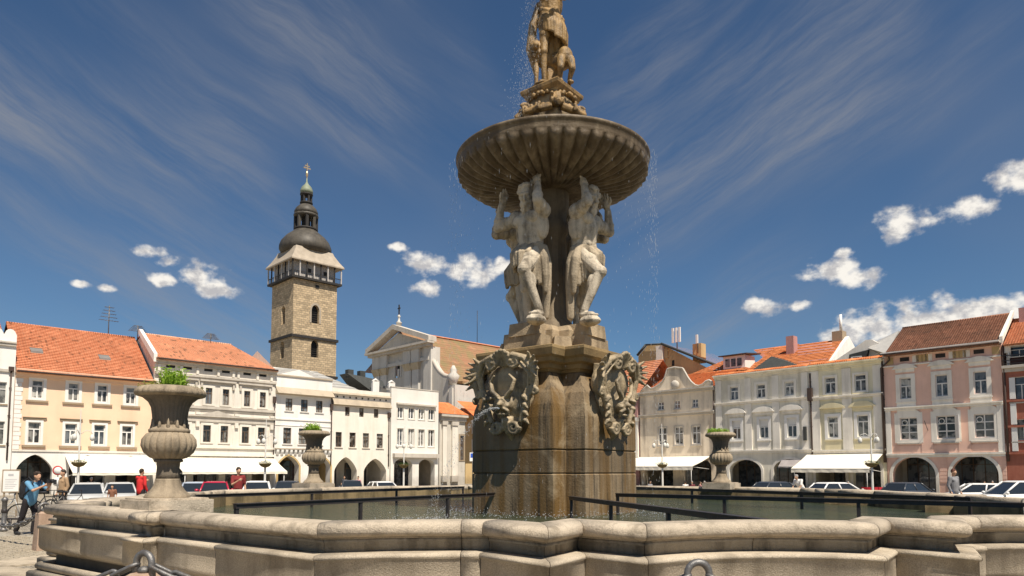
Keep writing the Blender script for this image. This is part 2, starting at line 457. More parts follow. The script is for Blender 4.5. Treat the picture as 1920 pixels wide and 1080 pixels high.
def glass_mat(name, dark, light, rough=0.06):
    """window glass with a dim room, a curtain or mirrored sky put into its colour"""
    m, q, p = material(name)
    oi = q.n('ShaderNodeObjectInfo').outputs['Random']
    tcn = q.n('ShaderNodeTexCoord').outputs['Object']
    fold = q.noise(q.mapping(tcn, (9, 9, 0.4)), 1.0, 3, 0.5)
    wob = q.noise(q.v('ADD', tcn, q.n('ShaderNodeObjectInfo').outputs['Location']), 1.6, 2, 0.5)
    cur = q.m('MULTIPLY', q.smooth(wob, 0.40, 0.55), q.m('MULTIPLY', q.m('ADD', fold, .25), q.m('POWER', oi, .7)), clamp=True)
    q.put(p.inputs['Base Color'], q.mix(cur, col4(dark), col4(light)))
    p.inputs['Roughness'].default_value = rough; p.inputs['Specular IOR Level'].default_value = 0.6
    b = q.n('ShaderNodeBump'); b.inputs['Strength'].default_value = 0.04
    q.put(b.inputs['Height'], q.noise(tcn, 1.7, 2)); q.put(p.inputs['Normal'], b.outputs[0])
    return m
GLASS = glass_mat('window_glass', (0.030, 0.026, 0.024), (0.42, 0.40, 0.36))
GLASSB = glass_mat('dark_glass', (0.016, 0.017, 0.02), (0.08, 0.08, 0.085))
WHITE = M_('white_paint', (0.78, 0.76, 0.72), 0.6, 0.04, 2)
BROWNP = M_('brown_paint', (0.13, 0.085, 0.055), 0.6, 0.15, 3)
ZINC = M_('weathered_zinc', (0.27, 0.25, 0.23), 0.5, 0.15, 2, metal=0.3)
DARKPIPE = M_('brown_pipe', (0.075, 0.05, 0.04), 0.5, 0.15, 3)
INTER = M_('passage_plaster', (0.60, 0.52, 0.41), 0.95, 0.15, 1)
GLASSC = glass_mat('curtained_glass', (0.10, 0.095, 0.085), (0.62, 0.60, 0.54))
GLASSS = glass_mat('sky_tinted_glass', (0.05, 0.06, 0.07), (0.25, 0.26, 0.27), 0.03)  # bluish base colour stands in for sky mirrored in the panes
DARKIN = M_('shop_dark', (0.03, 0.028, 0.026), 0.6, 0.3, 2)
AWN = M_('awning_canvas', (0.80, 0.74, 0.62), 0.9, 0.05, 0.9, 0.1, 8)
# ------------------------------------------------------------------ the square: ground
def ground_mat():
    m, q, p = material('square_paving')
    vec = q.n('ShaderNodeNewGeometry').outputs['Position']
    rv = q.mapping(vec, (1, 1, 1), (0, 0, R(46)))
    vo = q.n('ShaderNodeTexVoronoi'); vo.feature = 'F1'; vo.inputs['Scale'].default_value = 8.5; q.put(vo.inputs['Vector'], rv)
    ve = q.n('ShaderNodeTexVoronoi'); ve.feature = 'DISTANCE_TO_EDGE'; ve.inputs['Scale'].default_value = 8.5; q.put(ve.inputs['Vector'], rv)
    c = q.ramp(q.noise(vec, 0.35, 5), [(0.35, (0.29, 0.25, 0.19)), (0.65, (0.38, 0.335, 0.26))])
    c = q.mix(0.35, c, q.ramp(vo.outputs['Color'], [(0.1, (0.20, 0.175, 0.14)), (0.9, (0.47, 0.42, 0.33))]))
    c = q.mix(q.smooth(ve.outputs['Distance'], 0.10, 0.02), c, (0.13, 0.11, 0.085, 1))
    # lighter stone bands laid in the paving grid
    sx = q.n('ShaderNodeSeparateXYZ'); q.put(sx.inputs[0], rv)
    st = q.m('ABSOLUTE', q.m('SUBTRACT', q.m('FRACT', q.m('DIVIDE', sx.outputs[0], 6.0)), 0.5))
    st2 = q.m('ABSOLUTE', q.m('SUBTRACT', q.m('FRACT', q.m('DIVIDE', sx.outputs[1], 6.0)), 0.5))
    c = q.mix(q.m('MULTIPLY', q.smooth(q.m('MINIMUM', st, st2), 0.04, 0.03), 0.55), c, (0.44, 0.40, 0.32, 1))
    q.put(p.inputs['Base Color'], c); p.inputs['Roughness'].default_value = 0.85
    b = q.n('ShaderNodeBump'); b.inputs['Strength'].default_value = 0.6; b.inputs['Distance'].default_value = 0.03
    q.put(b.inputs['Height'], q.smooth(ve.outputs['Distance'], 0.0, 0.12)); q.put(p.inputs['Normal'], b.outputs[0])
    return m
GROUND = ground_mat()
# the fountain stands on a slight rise; the square falls gently towards the arcades
CF = Vector((0.93, 15.56, 0.0)); GZ = -0.55
def gz_at(x, y):
    r = math.hypot(x - CF.x, y - CF.y); t = min(max((r - 15.0) / 23.0, 0), 1)
    return GZ * t * t * (3 - 2 * t)
gb = MB(); rings = [0, 8, 14, 17, 20, 23, 26, 29, 32, 35, 38.5, 60, 120, 400, 2500]; SEG = 48
vs = []; fs = []
for r in rings:
    for k in range(SEG):
        a = 2 * PI * k / SEG; x, y = CF.x + r * math.cos(a), CF.y + r * math.sin(a); vs.append((x, y, gz_at(x, y)))
for i in range(len(rings) - 1):
    for k in range(SEG): fs.append((i * SEG + k, (i + 1) * SEG + k, (i + 1) * SEG + (k + 1) % SEG, i * SEG + (k + 1) % SEG))
gb.add(vs, fs, True)
ground = tag(gb.build('ground', GROUND), kind='structure')

# ------------------------------------------------------------------ facades round the square
class Facade:
    def __init__(s, xdir, ndir, dist):
        s.x = Vector((xdir[0], xdir[1], 0)).normalized(); s.n = Vector((ndir[0], ndir[1], 0)).normalized(); s.d = dist
        s.rz = math.atan2(s.x.y, s.x.x)
    def hit(s, u, v, off=0.0):
        r = ray(u, v); t = (s.d + off) / r.dot(s.n)
        p = r * t
        return p.dot(s.x), p.z + EYE
    def S(s, u, v=800, off=0.0): return s.hit(u, v, off)[0]
    def Z(s, u, v, off=0.0): return s.hit(u, v, off)[1]
    def P(s, sx, z=0.0, off=0.0):
        p = s.x * sx + s.n * (s.d + off); return Vector((p.x, p.y, z))
ANG = R(44.1)
FL = Facade((math.cos(ANG), math.sin(ANG)), (-math.sin(ANG), math.cos(ANG)), 76.5)
FR = Facade((math.sin(ANG), -math.cos(ANG)), (math.cos(ANG), math.sin(ANG)), 77.5)

def arch_pts(x0, x1, zs, zt, pointed=False, n=14):
    out = []; c = (x0 + x1) / 2; a = (x1 - x0) / 2
    for i in range(n + 1):
        t = PI * i / n
        x = c - a * math.cos(t); k = abs((x - c) / a)
        z = zs + (zt - zs) * ((1 - k ** 1.45) ** 0.72 if pointed else math.sin(t))
        out.append((x, z))
    return out

class House:
    def __init__(s, F, sl, sr, name, label, depth=13.0, cat='house', off=0.0):
        s.F, s.s0, s.w, s.depth, s.off = F, sl, sr - sl, depth, off
        s.root = empty(name, F.P(sl, 0, off), F.rz, label, cat)
        s.cache = {}
    def X(s, u, v=800): return s.F.S(u, v, s.off) - s.s0
    def Z(s, u, v): return s.F.Z(u, v, s.off)
    def wid(s, u, px, v=800): return s.F.S(u + px / 2, v, s.off) - s.F.S(u - px / 2, v, s.off)
    def part(s, name, mat, boxes, parent=None, bevel=0):
        mb = MB()
        for b in boxes: mb.box(*b)
        return mb.build(name, mat, parent or s.root)
    def wall(s, name, mat, z0, z1, holes=(), arches=(), reveal=0.2, areveal=0.7, top=None):
        """front wall with openings; holes (x0,x1,z0,z1); arches (x0,x1,zs,zt,pointed) start at z0; top optional outline right-to-left"""
        z0 = GZ if z0 == 0 else z0
        x0, x1 = 0.01, s.w - 0.01
        outer = [(x0, z0)]
        mb = MB()
        for (a, b, zs, zt, pt) in sorted(arches):
            ap = [(a, z0)] + arch_pts(a, b, zs, zt, pt) + [(b, z0)]
            outer += ap
            for i in range(len(ap) - 1):
                p, q = ap[i], ap[i + 1]
                mb.add([(p[0], 0, p[1]), (q[0], 0, q[1]), (q[0], areveal, q[1]), (p[0], areveal, p[1])], [(0, 1, 2, 3)])
        outer += [(x1, z0)] + (top if top else [(x1, z1), (x0, z1)])
        loops = [outer] + [[(a, c), (a, d), (b, d), (b, c)] for (a, b, c, d) in holes]
        tri = tessellate_polygon([[Vector((p[0], p[1], 0)) for p in L] for L in loops])
        flat = [p for L in loops for p in L]
        mb.add([(p[0], 0, p[1]) for p in flat], [tuple(t) for t in tri])
        for (a, b, c, d) in holes:
            mb.add([(a, 0, c), (b, 0, c), (b, 0, d), (a, 0, d), (a, reveal, c), (b, reveal, c), (b, reveal, d), (a, reveal, d)],
                   [(0, 1, 5, 4), (1, 2, 6, 5), (2, 3, 7, 6), (3, 0, 4, 7)])
        return mb.build(name, mat, s.root)
    def shell(s, mat, z0, z1, gable=None):
        """side and back walls; gable (ridge_y, ridge_z)"""
        z0 = GZ if z0 == 0 else z0
        x0, x1, d = 0.01, s.w - 0.01, s.depth
        mb = MB()
        prof = [(0.002, z0), (d, z0), (d, z1)] + ([gable] if gable else []) + [(0.002, z1)]
        for x in (x0, x1):
            tri = tessellate_polygon([[Vector((p[0], p[1], 0)) for p in prof]])
            mb.add([(x, p[0], p[1]) for p in prof], [tuple(t) for t in tri])
        mb.add([(x0, d, z0), (x1, d, z0), (x1, d, z1), (x0, d, z1)], [(0, 1, 2, 3)])
        return mb.build('side_wall', mat, s.root)
    def roof(s, mat, ze, ry, rz, over=0.55, x0=None, x1=None, n=22, hipr=0.0, zlow=None, name='roof'):
        """pitched roof laid in overlapping courses; ridge at depth ry, height rz"""
        x0 = -0.02 if x0 is None else x0; x1 = s.w + 0.02 if x1 is None else x1
        mb = MB()
        zl = ze - over * (rz - ze) / ry * 0.6
        L = math.hypot(ry + over, rz - zl); nx, nz = -(rz - zl) / L, (ry + over) / L
        for i in range(n):
            t0, t1 = i / n, (i + 1) / n
            def pt(t, k): return (-over + (ry + over) * t + nx * k, zl + (rz - zl) * t + nz * k)
            a, b = pt(t0, 0.085), pt(t1 + 0.012, 0.0); c0 = pt(t0, -0.06)
            h0, h1 = hipr * t0, hipr * t1
            mb.add([(x0, a[0], a[1]), (x1 - h0, a[0], a[1]), (x1 - h1, b[0], b[1]), (x0, b[0], b[1]), (x0, c0[0], c0[1]), (x1 - h0, c0[0], c0[1])],
                   [(0, 1, 2, 3), (4, 5, 1, 0)])
        d = s.depth + 0.4
        mb.add([(x0, ry, rz), (x1 - hipr, ry, rz), (x1, d, ze), (x0, d, ze)], [(0, 1, 2, 3)])
        if hipr:
            mb.add([(x1, -over, zl), (x1, d, ze), (x1 - hipr, ry, rz)], [(0, 1, 2)])
        mb.add([(x0, -over, zl - .06), (x1, -over, zl - .06), (x1, 0.3, zl - .06), (x0, 0.3, zl - .06)], [(0, 1, 2, 3)])
        o = mb.build(name, mat, s.root)
        rb = MB(); rb.tube([(x0, ry, rz + .03), (x1 - hipr, ry, rz + .03)], 0.13, 8); rb.build('ridge_tiles', mat, o)
        return o
    def gutter(s, z, y, mat=None, x0=0.02, x1=None):
        mb = MB(); mb.tube([(x0, y, z), (x1 or s.w - 0.02, y, z)], 0.09, 8); return mb.build('gutter', mat or DARKPIPE, s.root)
    def pipe(s, x, z0, z1, mat=None, r=0.07, y=-0.12):
        mb = MB(); mb.tube([(x, y, z0), (x, y, z1)], r, 8)
        z = z0 + 1.5
        while z < z1: mb.box(x - r - .03, x + r + .03, y - .03, 0.01, z, z + .06); z += 2.5
        return mb.build('downpipe', mat or DARKPIPE, s.root)
    def window(s, xc, z0, z1, w, depth=0.17, frame=None, glass=None, rows=(0.68,), cols=2, topcols=1, surround=None, sill=None, hood=None, apron=None, bar=0.055, label=None):
        frame = frame or WHITE; glass = glass or random.choice((GLASS, GLASS, GLASSC, GLASSS))
        h = z1 - z0
        key = ('w', round(w, 2), round(h, 2), rows, cols, topcols, frame.name, bar)
        if key not in s.cache:
            mb = MB(); b = bar
            mb.box(-w / 2 - .02, w / 2 + .02, -.03, .04, 0, b * 1.3); mb.box(-w / 2 - .02, w / 2 + .02, -.03, .04, h - b, h + .02)
            mb.box(-w / 2 - .02, -w / 2 + b, -.031, .041, b * 1.3, h - b); mb.box(w / 2 - b, w / 2 + .02, -.031, .041, b * 1.3, h - b)
            cuts = [0] + [r * h for r in rows] + [h]
            for r in rows: mb.box(-w / 2 + b, w / 2 - b, -.04, .03, r * h - b * .6, r * h + b * .6)
            for i in range(len(cuts) - 1):
                n = topcols if i == len(cuts) - 2 and len(cuts) > 2 else cols
                for k in range(1, n):
                    x = -w / 2 + w * k / n
                    mb.box(x - b * .6, x + b * .6, -.035, .035, cuts[i] + b * .6, cuts[i + 1] - b * .6)
            s.cache[key] = mb.meshn('window', frame)
        win = put('window', s.cache[key], s.root, (xc, depth, z0))
        if label: win['label'] = label
        pk = key + ('p', glass.name)
        if pk not in s.cache:
            pm = MB(); pm.box(-w / 2, w / 2, .02, .035, 0.02, h - .01); s.cache[pk] = pm.mesh('pane', glass)
        put('pane', s.cache[pk], win)
        y = -depth
        if surround:
            sw, pr, mt = surround; mb = MB(); e = .012
            mb.box(-w / 2 - sw, -w / 2 + e, y - pr, y + .03, -sw * .6, h + sw); mb.box(w / 2 - e, w / 2 + sw, y - pr, y + .03, -sw * .6, h + sw)
            mb.box(-w / 2 + e, w / 2 - e, y - pr, y + .03, h - e, h + sw); mb.box(-w / 2 + e, w / 2 - e, y - pr, y + .03, -sw * .6, e)
            mb.build('surround', mt, win)
        if sill:
            ex, hh, pr, mt = sill; mb = MB(); base = -(surround[0] * .6 if surround else 0)
            mb.box(-w / 2 - ex, w / 2 + ex, y - pr, y + .05, base - hh, base - .002); mb.build('sill', mt, win)
        if hood:
            kind, ex, gap, hh, pr, mt = hood; mb = MB(); zb = h + (surround[1 - 1] if surround else 0) + gap
            if kind == 'flat':
                mb.box(-w / 2 - ex, w / 2 + ex, y - pr, y + .02, zb, zb + hh)
                mb.box(-w / 2 - ex - .06, w / 2 + ex + .06, y - pr - .07, y + .02, zb + hh + .001, zb + hh + .07)
            elif kind == 'tri':
                a = w / 2 + ex
                mb.prism([(-a, zb), (a, zb), (a, zb + .08), (0, zb + hh), (-a, zb + .08)], y - pr, y + .02, 'y')
            else:   # curved hood
                a = w / 2 + ex; N = 14
                top = [(a * math.cos(PI * i / N), zb + .10 + hh * math.sin(PI * i / N) ** 1.5) for i in range(N + 1)]
                top = [(a + .08, zb + .10)] + top + [(-a - .08, zb + .10)]
                mb.prism([(-a - .08, zb), (a + .08, zb)] + top, y - pr, y + .02, 'y')
                inn = [(p[0] * .80, zb - .12 + (p[1] - zb) * .72) for p in top]
                mb.prism([(-a * .8, zb - .35), (a * .8, zb - .35)] + inn, y - pr * .4, y + .02, 'y')
            mb.build('hood', mt, win)
        if apron:
            ex, hh, pr, mt = apron; mb = MB(); base = -(surround[0] * .6 if surround else 0) - (sill[1] if sill else 0)
            mb.box(-w / 2 - ex, w / 2 + ex, y - pr, y + .02, base - hh, base - .003); mb.build('apron', mt, win)
        return win
    def passage(s, z, mat=None, y0=0.72, y1=4.6, fronts=()):
        """vaulted walk behind the arches with shop fronts"""
        mb = MB(); x0, x1 = 0.05, s.w - 0.05
        mb.add([(x0, y1, GZ), (x1, y1, GZ), (x1, y1, z), (x0, y1, z)], [(0, 1, 2, 3)])
        mb.add([(x0, y0, z), (x1, y0, z), (x1, y1, z), (x0, y1, z)], [(0, 1, 2, 3)])
        mb.add([(x0, y0, GZ), (x0, y1, GZ), (x0, y1, z), (x0, y0, z)], [(0, 1, 2, 3)])
        mb.add([(x1, y0, GZ), (x1, y1, GZ), (x1, y1, z), (x1, y0, z)], [(0, 1, 2, 3)])
        o = mb.build('arcade_passage', mat or INTER, s.root)
        for (a, b, zt) in fronts:
            f = s.part('shop_front', GLASSS, [(a, b, y1 - .12, y1 - .01, GZ + .02, zt)])
            fb = MB()
            n = max(2, int((b - a) / 1.0))
            for k in range(n + 1):
                x = a + (b - a) * k / n
                fb.box(x - .04, x + .04, y1 - .16, y1 - .13, GZ + .02, zt)
            fb.box(a, b, y1 - .165, y1 - .135, zt - .75, zt - .68)
            fb.build('glazing_bars', BROWNP, f)
        return o

def arch_band(H, a, b, zs, zt, pointed, wd, pr, mat, z0=GZ, name='arch_surround', legs=True):
    """raised moulding round an arch"""
    c = (a + b) / 2
    inn = arch_pts(a, b, zs, zt, pointed, 20); k = (b - a + 2 * wd) / (b - a)
    out = [(c + (x - c) * k, zs + (z - zs) * ((zt - zs + wd) / (zt - zs))) for x, z in inn]
    poly = ([(a, z0)] if legs else []) + inn + ([(b, z0), (b + wd, z0)] if legs else []) + list(reversed(out)) + ([(a - wd, z0)] if legs else [])
    mb = MB(); mb.prism(poly, -pr, 0.03, 'y')
    return mb.build(name, mat, H.root)

def awning(F, s0, s1, zt, zf, proj, label, val=0.28, off=0.0, mat=None, arms=True, group='white awnings over the cafe terraces', slope_side=True):
    w = s1 - s0
    root = empty('awning', F.P(s0, 0, off), F.rz, label, 'awning', group)
    mt = mat or AWN
    mb = MB()
    n = max(2, int(w / 1.2))
    vs = []; fs = []
    for i in range(n + 1):
        x = w * i / n
        for j in range(5):
            t = j / 4; y = -proj * t - 0.05; z = zt + (zf - zt) * t - 0.05 * math.sin(PI * t) - 0.03 * (i % 2) * math.sin(PI * t)
            vs.append((x, y, z))
    for i in range(n):
        for j in range(4): fs.append((i * 5 + j, i * 5 + j + 1, i * 5 + j + 6, i * 5 + j + 5))
    k = len(vs); vs2 = [(x, y, z - .025) for x, y, z in vs]
    mb.add(vs, fs, True); mb.add(vs2, fs, True)
    mb.build('canopy', mt, root)
    vb = MB(); vs = []; fs = []
    m = n * 4
    for i in range(m + 1):
        x = w * i / m; dy = .02 * math.sin(i * 1.7)
        vs += [(x, -proj - .052 + dy * .2, zf - .002), (x, -proj - .06 + dy, zf - val + .03 * abs(math.sin(PI * i / 4)))]
    for i in range(m): fs.append((2 * i, 2 * i + 1, 2 * i + 3, 2 * i + 2))
    vb.add(vs, fs); vb.build('valance', mt, root)
    bb = MB(); bb.tube([(0, -proj - .04, zf - .03), (w, -proj - .04, zf - .03)], .035, 6); bb.build('front_bar', WHITE, root)
    if arms:
        for x in np.linspace(0.3, w - .3, max(2, int(w / 4))):
            ab = MB(); ab.tube([(x, -.02, zf - .35), (x, -proj, zf - .06)], .03, 6); ab.build('arm', WHITE, root)
            pb = MB(); pb.tube([(x, -proj + .1, GZ), (x, -proj + .1, zf - .05)], .035, 6); pb.build('post', WHITE, root)
    return root
# ------------------------------------------------------------------ north row (left in the picture)
P_PEACH = plaster('peach_plaster', (0.84, 0.60, 0.42), (0.70, 0.47, 0.31), 0.2)
P_WHITE = plaster('white_plaster', (0.82, 0.79, 0.74), (0.58, 0.52, 0.44), 0.18)
P_CREAM = plaster('cream_plaster', (0.81, 0.755, 0.66), (0.60, 0.52, 0.40), 0.2)
P_LGREY = plaster('pale_grey_plaster', (0.76, 0.705, 0.62), (0.48, 0.43, 0.36), 0.25)
P_MOD = plaster('ivory_plaster', (0.77, 0.735, 0.67), (0.52, 0.47, 0.40), 0.15)
TRIM = plaster('pale_trim', (0.76, 0.71, 0.62), (0.5, 0.45, 0.38), 0.2)
TRIMG = plaster('grey_trim', (0.55, 0.50, 0.43), (0.36, 0.32, 0.27), 0.3)
SILLB = plaster('brown_sill_stone', (0.36, 0.28, 0.19), (0.22, 0.17, 0.12), 0.3)
COPE = plaster('taupe_coping', (0.46, 0.385, 0.29), (0.30, 0.25, 0.19), 0.35)
RF_OR = roof_mat('orange_tiles', (0.55, 0.195, 0.09), (0.66, 0.28, 0.145))
RF_LT = roof_mat('light_orange_tiles', (0.78, 0.40, 0.235), (0.84, 0.46, 0.28))
RF_BR = roof_mat('brown_tiles', (0.27, 0.115, 0.065), (0.43, 0.21, 0.13), (0.17, 0.09, 0.055), 0.5)
RF_MOSS = roof_mat('mossy_tiles', (0.36, 0.17, 0.09), (0.40, 0.215, 0.12), (0.25, 0.19, 0.085), 0.95)
RF_HOT = roof_mat('bright_orange_tiles', (0.62, 0.175, 0.05), (0.72, 0.26, 0.09))
TIN = M_('tin_sheet', (0.52, 0.50, 0.46), 0.45, 0.1, 2, metal=0.2)
BLACKR = M_('dark_felt_roof', (0.055, 0.058, 0.055), 0.7, 0.2, 3)

# --- white house at the edge of the picture
H = House(FL, FL.S(-190), FL.S(23.5), 'town_house', 'white town house with scalloped parapet at the left edge of the photo')
zt = H.Z(10, 637); zp = H.Z(12, 627)
n = 8; top = []
for i in range(n * 6 + 1):
    t = i / (n * 6); x = H.w - 0.01 - (H.w - 0.02) * t
    top.append((x, zp + 0.55 * abs(math.sin(PI * n * t)) ** 0.6))
wins = [(H.X(u), H.X(u) + .0) for u in ()]
hz = [(H.Z(2, 760 - 42), H.Z(2, 757)), (H.Z(2, 793), H.Z(2, 833))]
hs = []
for u in (-4, -60, -115):
    for z0, z1 in ((H.Z(2, 757), H.Z(2, 716)), (H.Z(2, 834), H.Z(2, 790))):
        hs.append((H.X(u) - .5, H.X(u) + .5, z0, z1))
H.wall('wall', P_WHITE, 0, zp, hs, [(H.X(-75), H.X(-10), 2.3, 3.6, False)], top=top)
H.shell(P_WHITE, 0, zp - .2)
for a, b, c, d in hs: H.window((a + b) / 2, c, d, b - a, sill=(.12, .12, .1, SILLB))
H.part('cornice', TRIMG, [(0.0, H.w - .03, -.18, .04, H.Z(10, 648), H.Z(10, 643)), (0.0, H.w - .03, -.28, .02, H.Z(10, 642.9), H.Z(10, 640))])
H.part('string_course', TRIMG, [(0.0, H.w - .3, -.15, .03, H.Z(10, 697), H.Z(10, 692))])
H.pipe(H.w - .32, 2.6, H.Z(20, 688))
hb = MB(); hx = H.w - .32; hb.box(hx - .2, hx + .2, -.3, .02, H.Z(20, 696), H.Z(20, 688)); hb.build('rain_head', DARKPIPE, H.root)
H.passage(4.0, fronts=[(1.5, H.w - 2, 3.0)])
H.roof(RF_OR, zp - .4, 6, H.Z(0, 560), over=-0.5, x1=H.w - .9, n=16)

# --- peach house
PE = H = House(FL, FL.S(24), FL.S(286), 'town_house', 'peach town house with white window frames and wide orange tiled roof')
ze = H.Z(28, 690)
up = (H.Z(67, 747.5), H.Z(67, 712.5)); lo = (H.Z(64.5, 832), H.Z(64.5, 791.5))
zs = H.Z(64.5, 845.5)
hu = [(H.X(u), H.wid(67, 22)) for u in (67, 135, 189.5, 243)]; hl = [(H.X(u), H.wid(65, 24)) for u in (64.5, 133, 187, 239)]
holes = [(x - w / 2, x + w / 2, *up) for x, w in hu] + [(x - w / 2, x + w / 2, *lo) for x, w in hl]
H.wall('wall', P_PEACH, zs, ze, holes)
ar = [(H.X(29.5, 900), H.X(97, 900), H.Z(60, 880), H.Z(60, 852), True), (H.X(128, 900), H.X(196, 900), H.Z(60, 880), H.Z(60, 852), True), (H.X(216, 900), H.X(270, 900), H.Z(60, 880), H.Z(60, 852), True)]
H.wall('ground_floor_wall', P_WHITE, 0, zs - .002, (), ar)
H.shell(P_WHITE, 0, ze)
for x, w in hu: H.window(x, up[0], up[1], w, surround=(.24, .06, WHITE), sill=(.42, .17, .16, SILLB), bar=.09)
for x, w in hl: H.window(x, lo[0], lo[1], w, surround=(.2, .06, WHITE), sill=(.42, .20, .16, SILLB), hood=('flat', .38, .04, .16, .1, SILLB), bar=.09)
H.part('string_course', TRIM, [(0.02, H.w - .02, -.09, .03, zs - .06, zs + .10)])
xq = H.X(39.5); nq = 16
for i in range(nq):
    z0 = zs + .12 + (ze - 1.0 - zs) * i / nq; z1 = zs + .12 + (ze - 1.0 - zs) * (i + 1) / nq
    H.part('quoin', P_WHITE, [(0.03, xq - (.0 if i % 2 else .1), -.05, .03, z0 + .02, z1 - .02)])
H.part('cornice', P_PEACH, [(0.02, H.w - .02, -.2, .04, ze - .75, ze - .42), (0.0, H.w - .0, -.38, .03, ze - .419, ze - .16), (0.0, H.w, -.5, .02, ze - .159, ze - .02)])
ridge = H.F.Z(100, 616, 6.5)
rf = H.roof(RF_OR, ze, 6.5, ridge, over=.7, n=30, x1=H.X(286, 690))
for u, v in ((78, 657), (208, 671)):
    t = .55; x = H.X(u, v)
    vb = MB(); yy = 6.5 * .36; zz = ze + (ridge - ze) * .40
    vb.hexa([(x - .5, yy - .25, zz - .35), (x + .5, yy - .25, zz - .35), (x + .5, yy + .6, zz + .1), (x - .5, yy + .6, zz + .1)],
            [(x - .5, yy - .25, zz - .02), (x + .5, yy - .25, zz - .02), (x + .5, yy + .6, zz + .42), (x - .5, yy + .6, zz + .42)])
    vb.build('roof_vent', ZINC, rf)
H.gutter(ze - .3, -.78)
H.passage(4.3, fronts=[(1, 4.0, 3.2), (4.6, H.w - 1, 3.0)])
# rooftop aerial
def aerial(F, u, vb, vt, off, label):
    s0 = F.S(u, vb, off); z0 = F.Z(u, vb, off); z1 = F.Z(u, vt, off)
    r = empty('roof_aerial', F.P(s0, z0 - .4, off), F.rz, label, 'aerial')
    mb = MB(); mb.tube([(0, 0, 0), (0, 0, z1 - z0 + .4)], .05, 6); mb.build('mast', IRONG, r)
    for k in range(5):
        z = (z1 - z0 + .4) * (.55 + .1 * k); L = .9 - .12 * k
        cb = MB(); cb.tube([(-L, 0, z), (L, 0, z)], .03, 5)
        for j in range(-3, 4): cb.tube([(L * j / 3, -.3, z), (L * j / 3, .3, z)], .015, 4)
        cb.build('crossbar', IRONG, r)
aerial(FL, 203, 628, 573, 6.6, 'tall thin roof aerial above the ridge of the peach house')
aerial(FL, 395, 641, 625, 5.0, 'small roof aerial on the pale orange roof before the tower')
aerial(FL, 258, 628, 610, 6.0, 'short dark aerial where peach and ornate roofs meet')

# --- ornate pale grey house
H = House(FL, FL.S(286), FL.S(515), 'town_house', 'ornate pale grey town house with paired windows and light orange roof')
ze = H.Z(360, 677)
up = (H.Z(389.5, 757.5), H.Z(389.5, 727)); lo = (H.Z(388, 829), H.Z(388, 797))
uu = (314, 350, 389.5, 421.5, 461.5, 491); ul = (312, 347, 388, 420.5, 460, 490)
wu, wl = H.wid(389, 13), H.wid(388, 15)
holes = [(H.X(u) - wu / 2, H.X(u) + wu / 2, *up) for u in uu] + [(H.X(u) - wl / 2, H.X(u) + wl / 2, *lo) for u in ul]
vents = [H.X(u, 693) for u in (320, 352, 391, 424, 464, 493)]
zv = (H.Z(391, 696.5), H.Z(391, 691.5))
holes += [(x - .45, x + .45, *zv) for x in vents]
zb = H.Z(388, 855)
H.wall('wall', P_LGREY, zb, ze, holes)
H.wall('ground_floor_wall', P_LGREY, 0, zb - .002, (), [(H.X(a, 900), H.X(b, 900), 2.0, 3.2, False) for a, b in ((300, 350), (362, 410), (422, 462), (472, 506))])
H.shell(P_LGREY, 0, ze, (5.2, H.F.Z(360, 638, 5.2) - .3))
for u in uu: H.window(H.X(u), *up, wu, frame=BROWNP, cols=2, topcols=2, surround=(.28, .09, TRIM), bar=.05)
for u in ul: H.window(H.X(u), *lo, wl, frame=BROWNP, cols=2, topcols=1, surround=(.24, .09, TRIM), bar=.05)
for i, x in enumerate(vents):
    H.part('attic_vent', DARKIN, [(x - .42, x + .42, .1, .16, zv[0] + .02, zv[1] - .02)])
zc0, zc1 = H.Z(390, 713.5), H.Z(390, 705)
H.part('cornice', TRIMG, [(0.02, H.w - .02, -.12, .03, zc0, zc0 + .25), (0.02, H.w - .02, -.28, .03, zc0 + .251, zc1), (0.02, H.w - .02, -.30, .03, ze - .6, ze - .35), (0.0, H.w, -.5, .03, ze - .349, ze - .05)])
x = .4
while x < H.w - .4:
    if min(abs(x - q) for q in vents) > .62:
        H.part('bracket', TRIM, [(x - .13, x + .13, -.2, .02, zc1 + .08, ze - .66)])
    x += .55
zm = H.Z(390, 767)
H.part('string_course', TRIMG, [(0.02, H.w - .02, -.22, .03, zm, zm + .28), (0.02, H.w - .02, -.12, .03, zm - .18, zm - .002)])
zl = H.Z(388, 836)
H.part('string_course', TRIM, [(0.02, H.w - .02, -.18, .03, zl - .25, zl), (0.02, H.w - .02, -.3, .03, zb, zb + .25)])
for a, b in ((314, 350), (389.5, 421.5), (461.5, 491)):
    x0, x1 = H.X(a) - wu / 2 - .55, H.X(b) + wu / 2 + .55; z = up[1] + .5
    H.part('hood', TRIMG, [(x0, x1, -.18, .03, z, z + .16), (x0 - .12, x1 + .12, -.34, .03, z + .161, z + .34), (x0, x0 + .22, -.22, .03, z - .55, z - .002), (x1 - .22, x1, -.22, .03, z - .55, z - .002)])
zh = H.Z(388, 791)
H.part('frieze_band', TRIMG, [(0.02, H.w - .02, -.14, .03, zh, zh + .55), (0.02, H.w - .02, -.32, .03, zh + .551, zh + .72)])
xa, xb = H.X(389.5) - wu / 2 - .6, H.X(421.5) + wu / 2 + .6
pb = MB(); pb.prism([(xa, zh + .73), (xb, zh + .73), ((xa + xb) / 2, zh + 1.25)], -.3, .02, 'y'); pb.build('pediment', TRIMG, H.root)
for u in (369, 442, 508, 330):
    x = H.X(u); H.part('console', TRIM, [(x - .18, x + .18, -.3, .02, zh - .55, zh - .002)]); H.part('console_cap', TRIM, [(x - .24, x + .24, -.36, .02, zh + .73, zh + 1.0)])
    H.part('pilaster', P_LGREY, [(x - .3, x + .3, -.07, .02, zl + .01, zh - .56)]); H.part('upper_pilaster', P_LGREY, [(x - .3, x + .3, -.07, .02, zm + .29, zc0 - .003)])
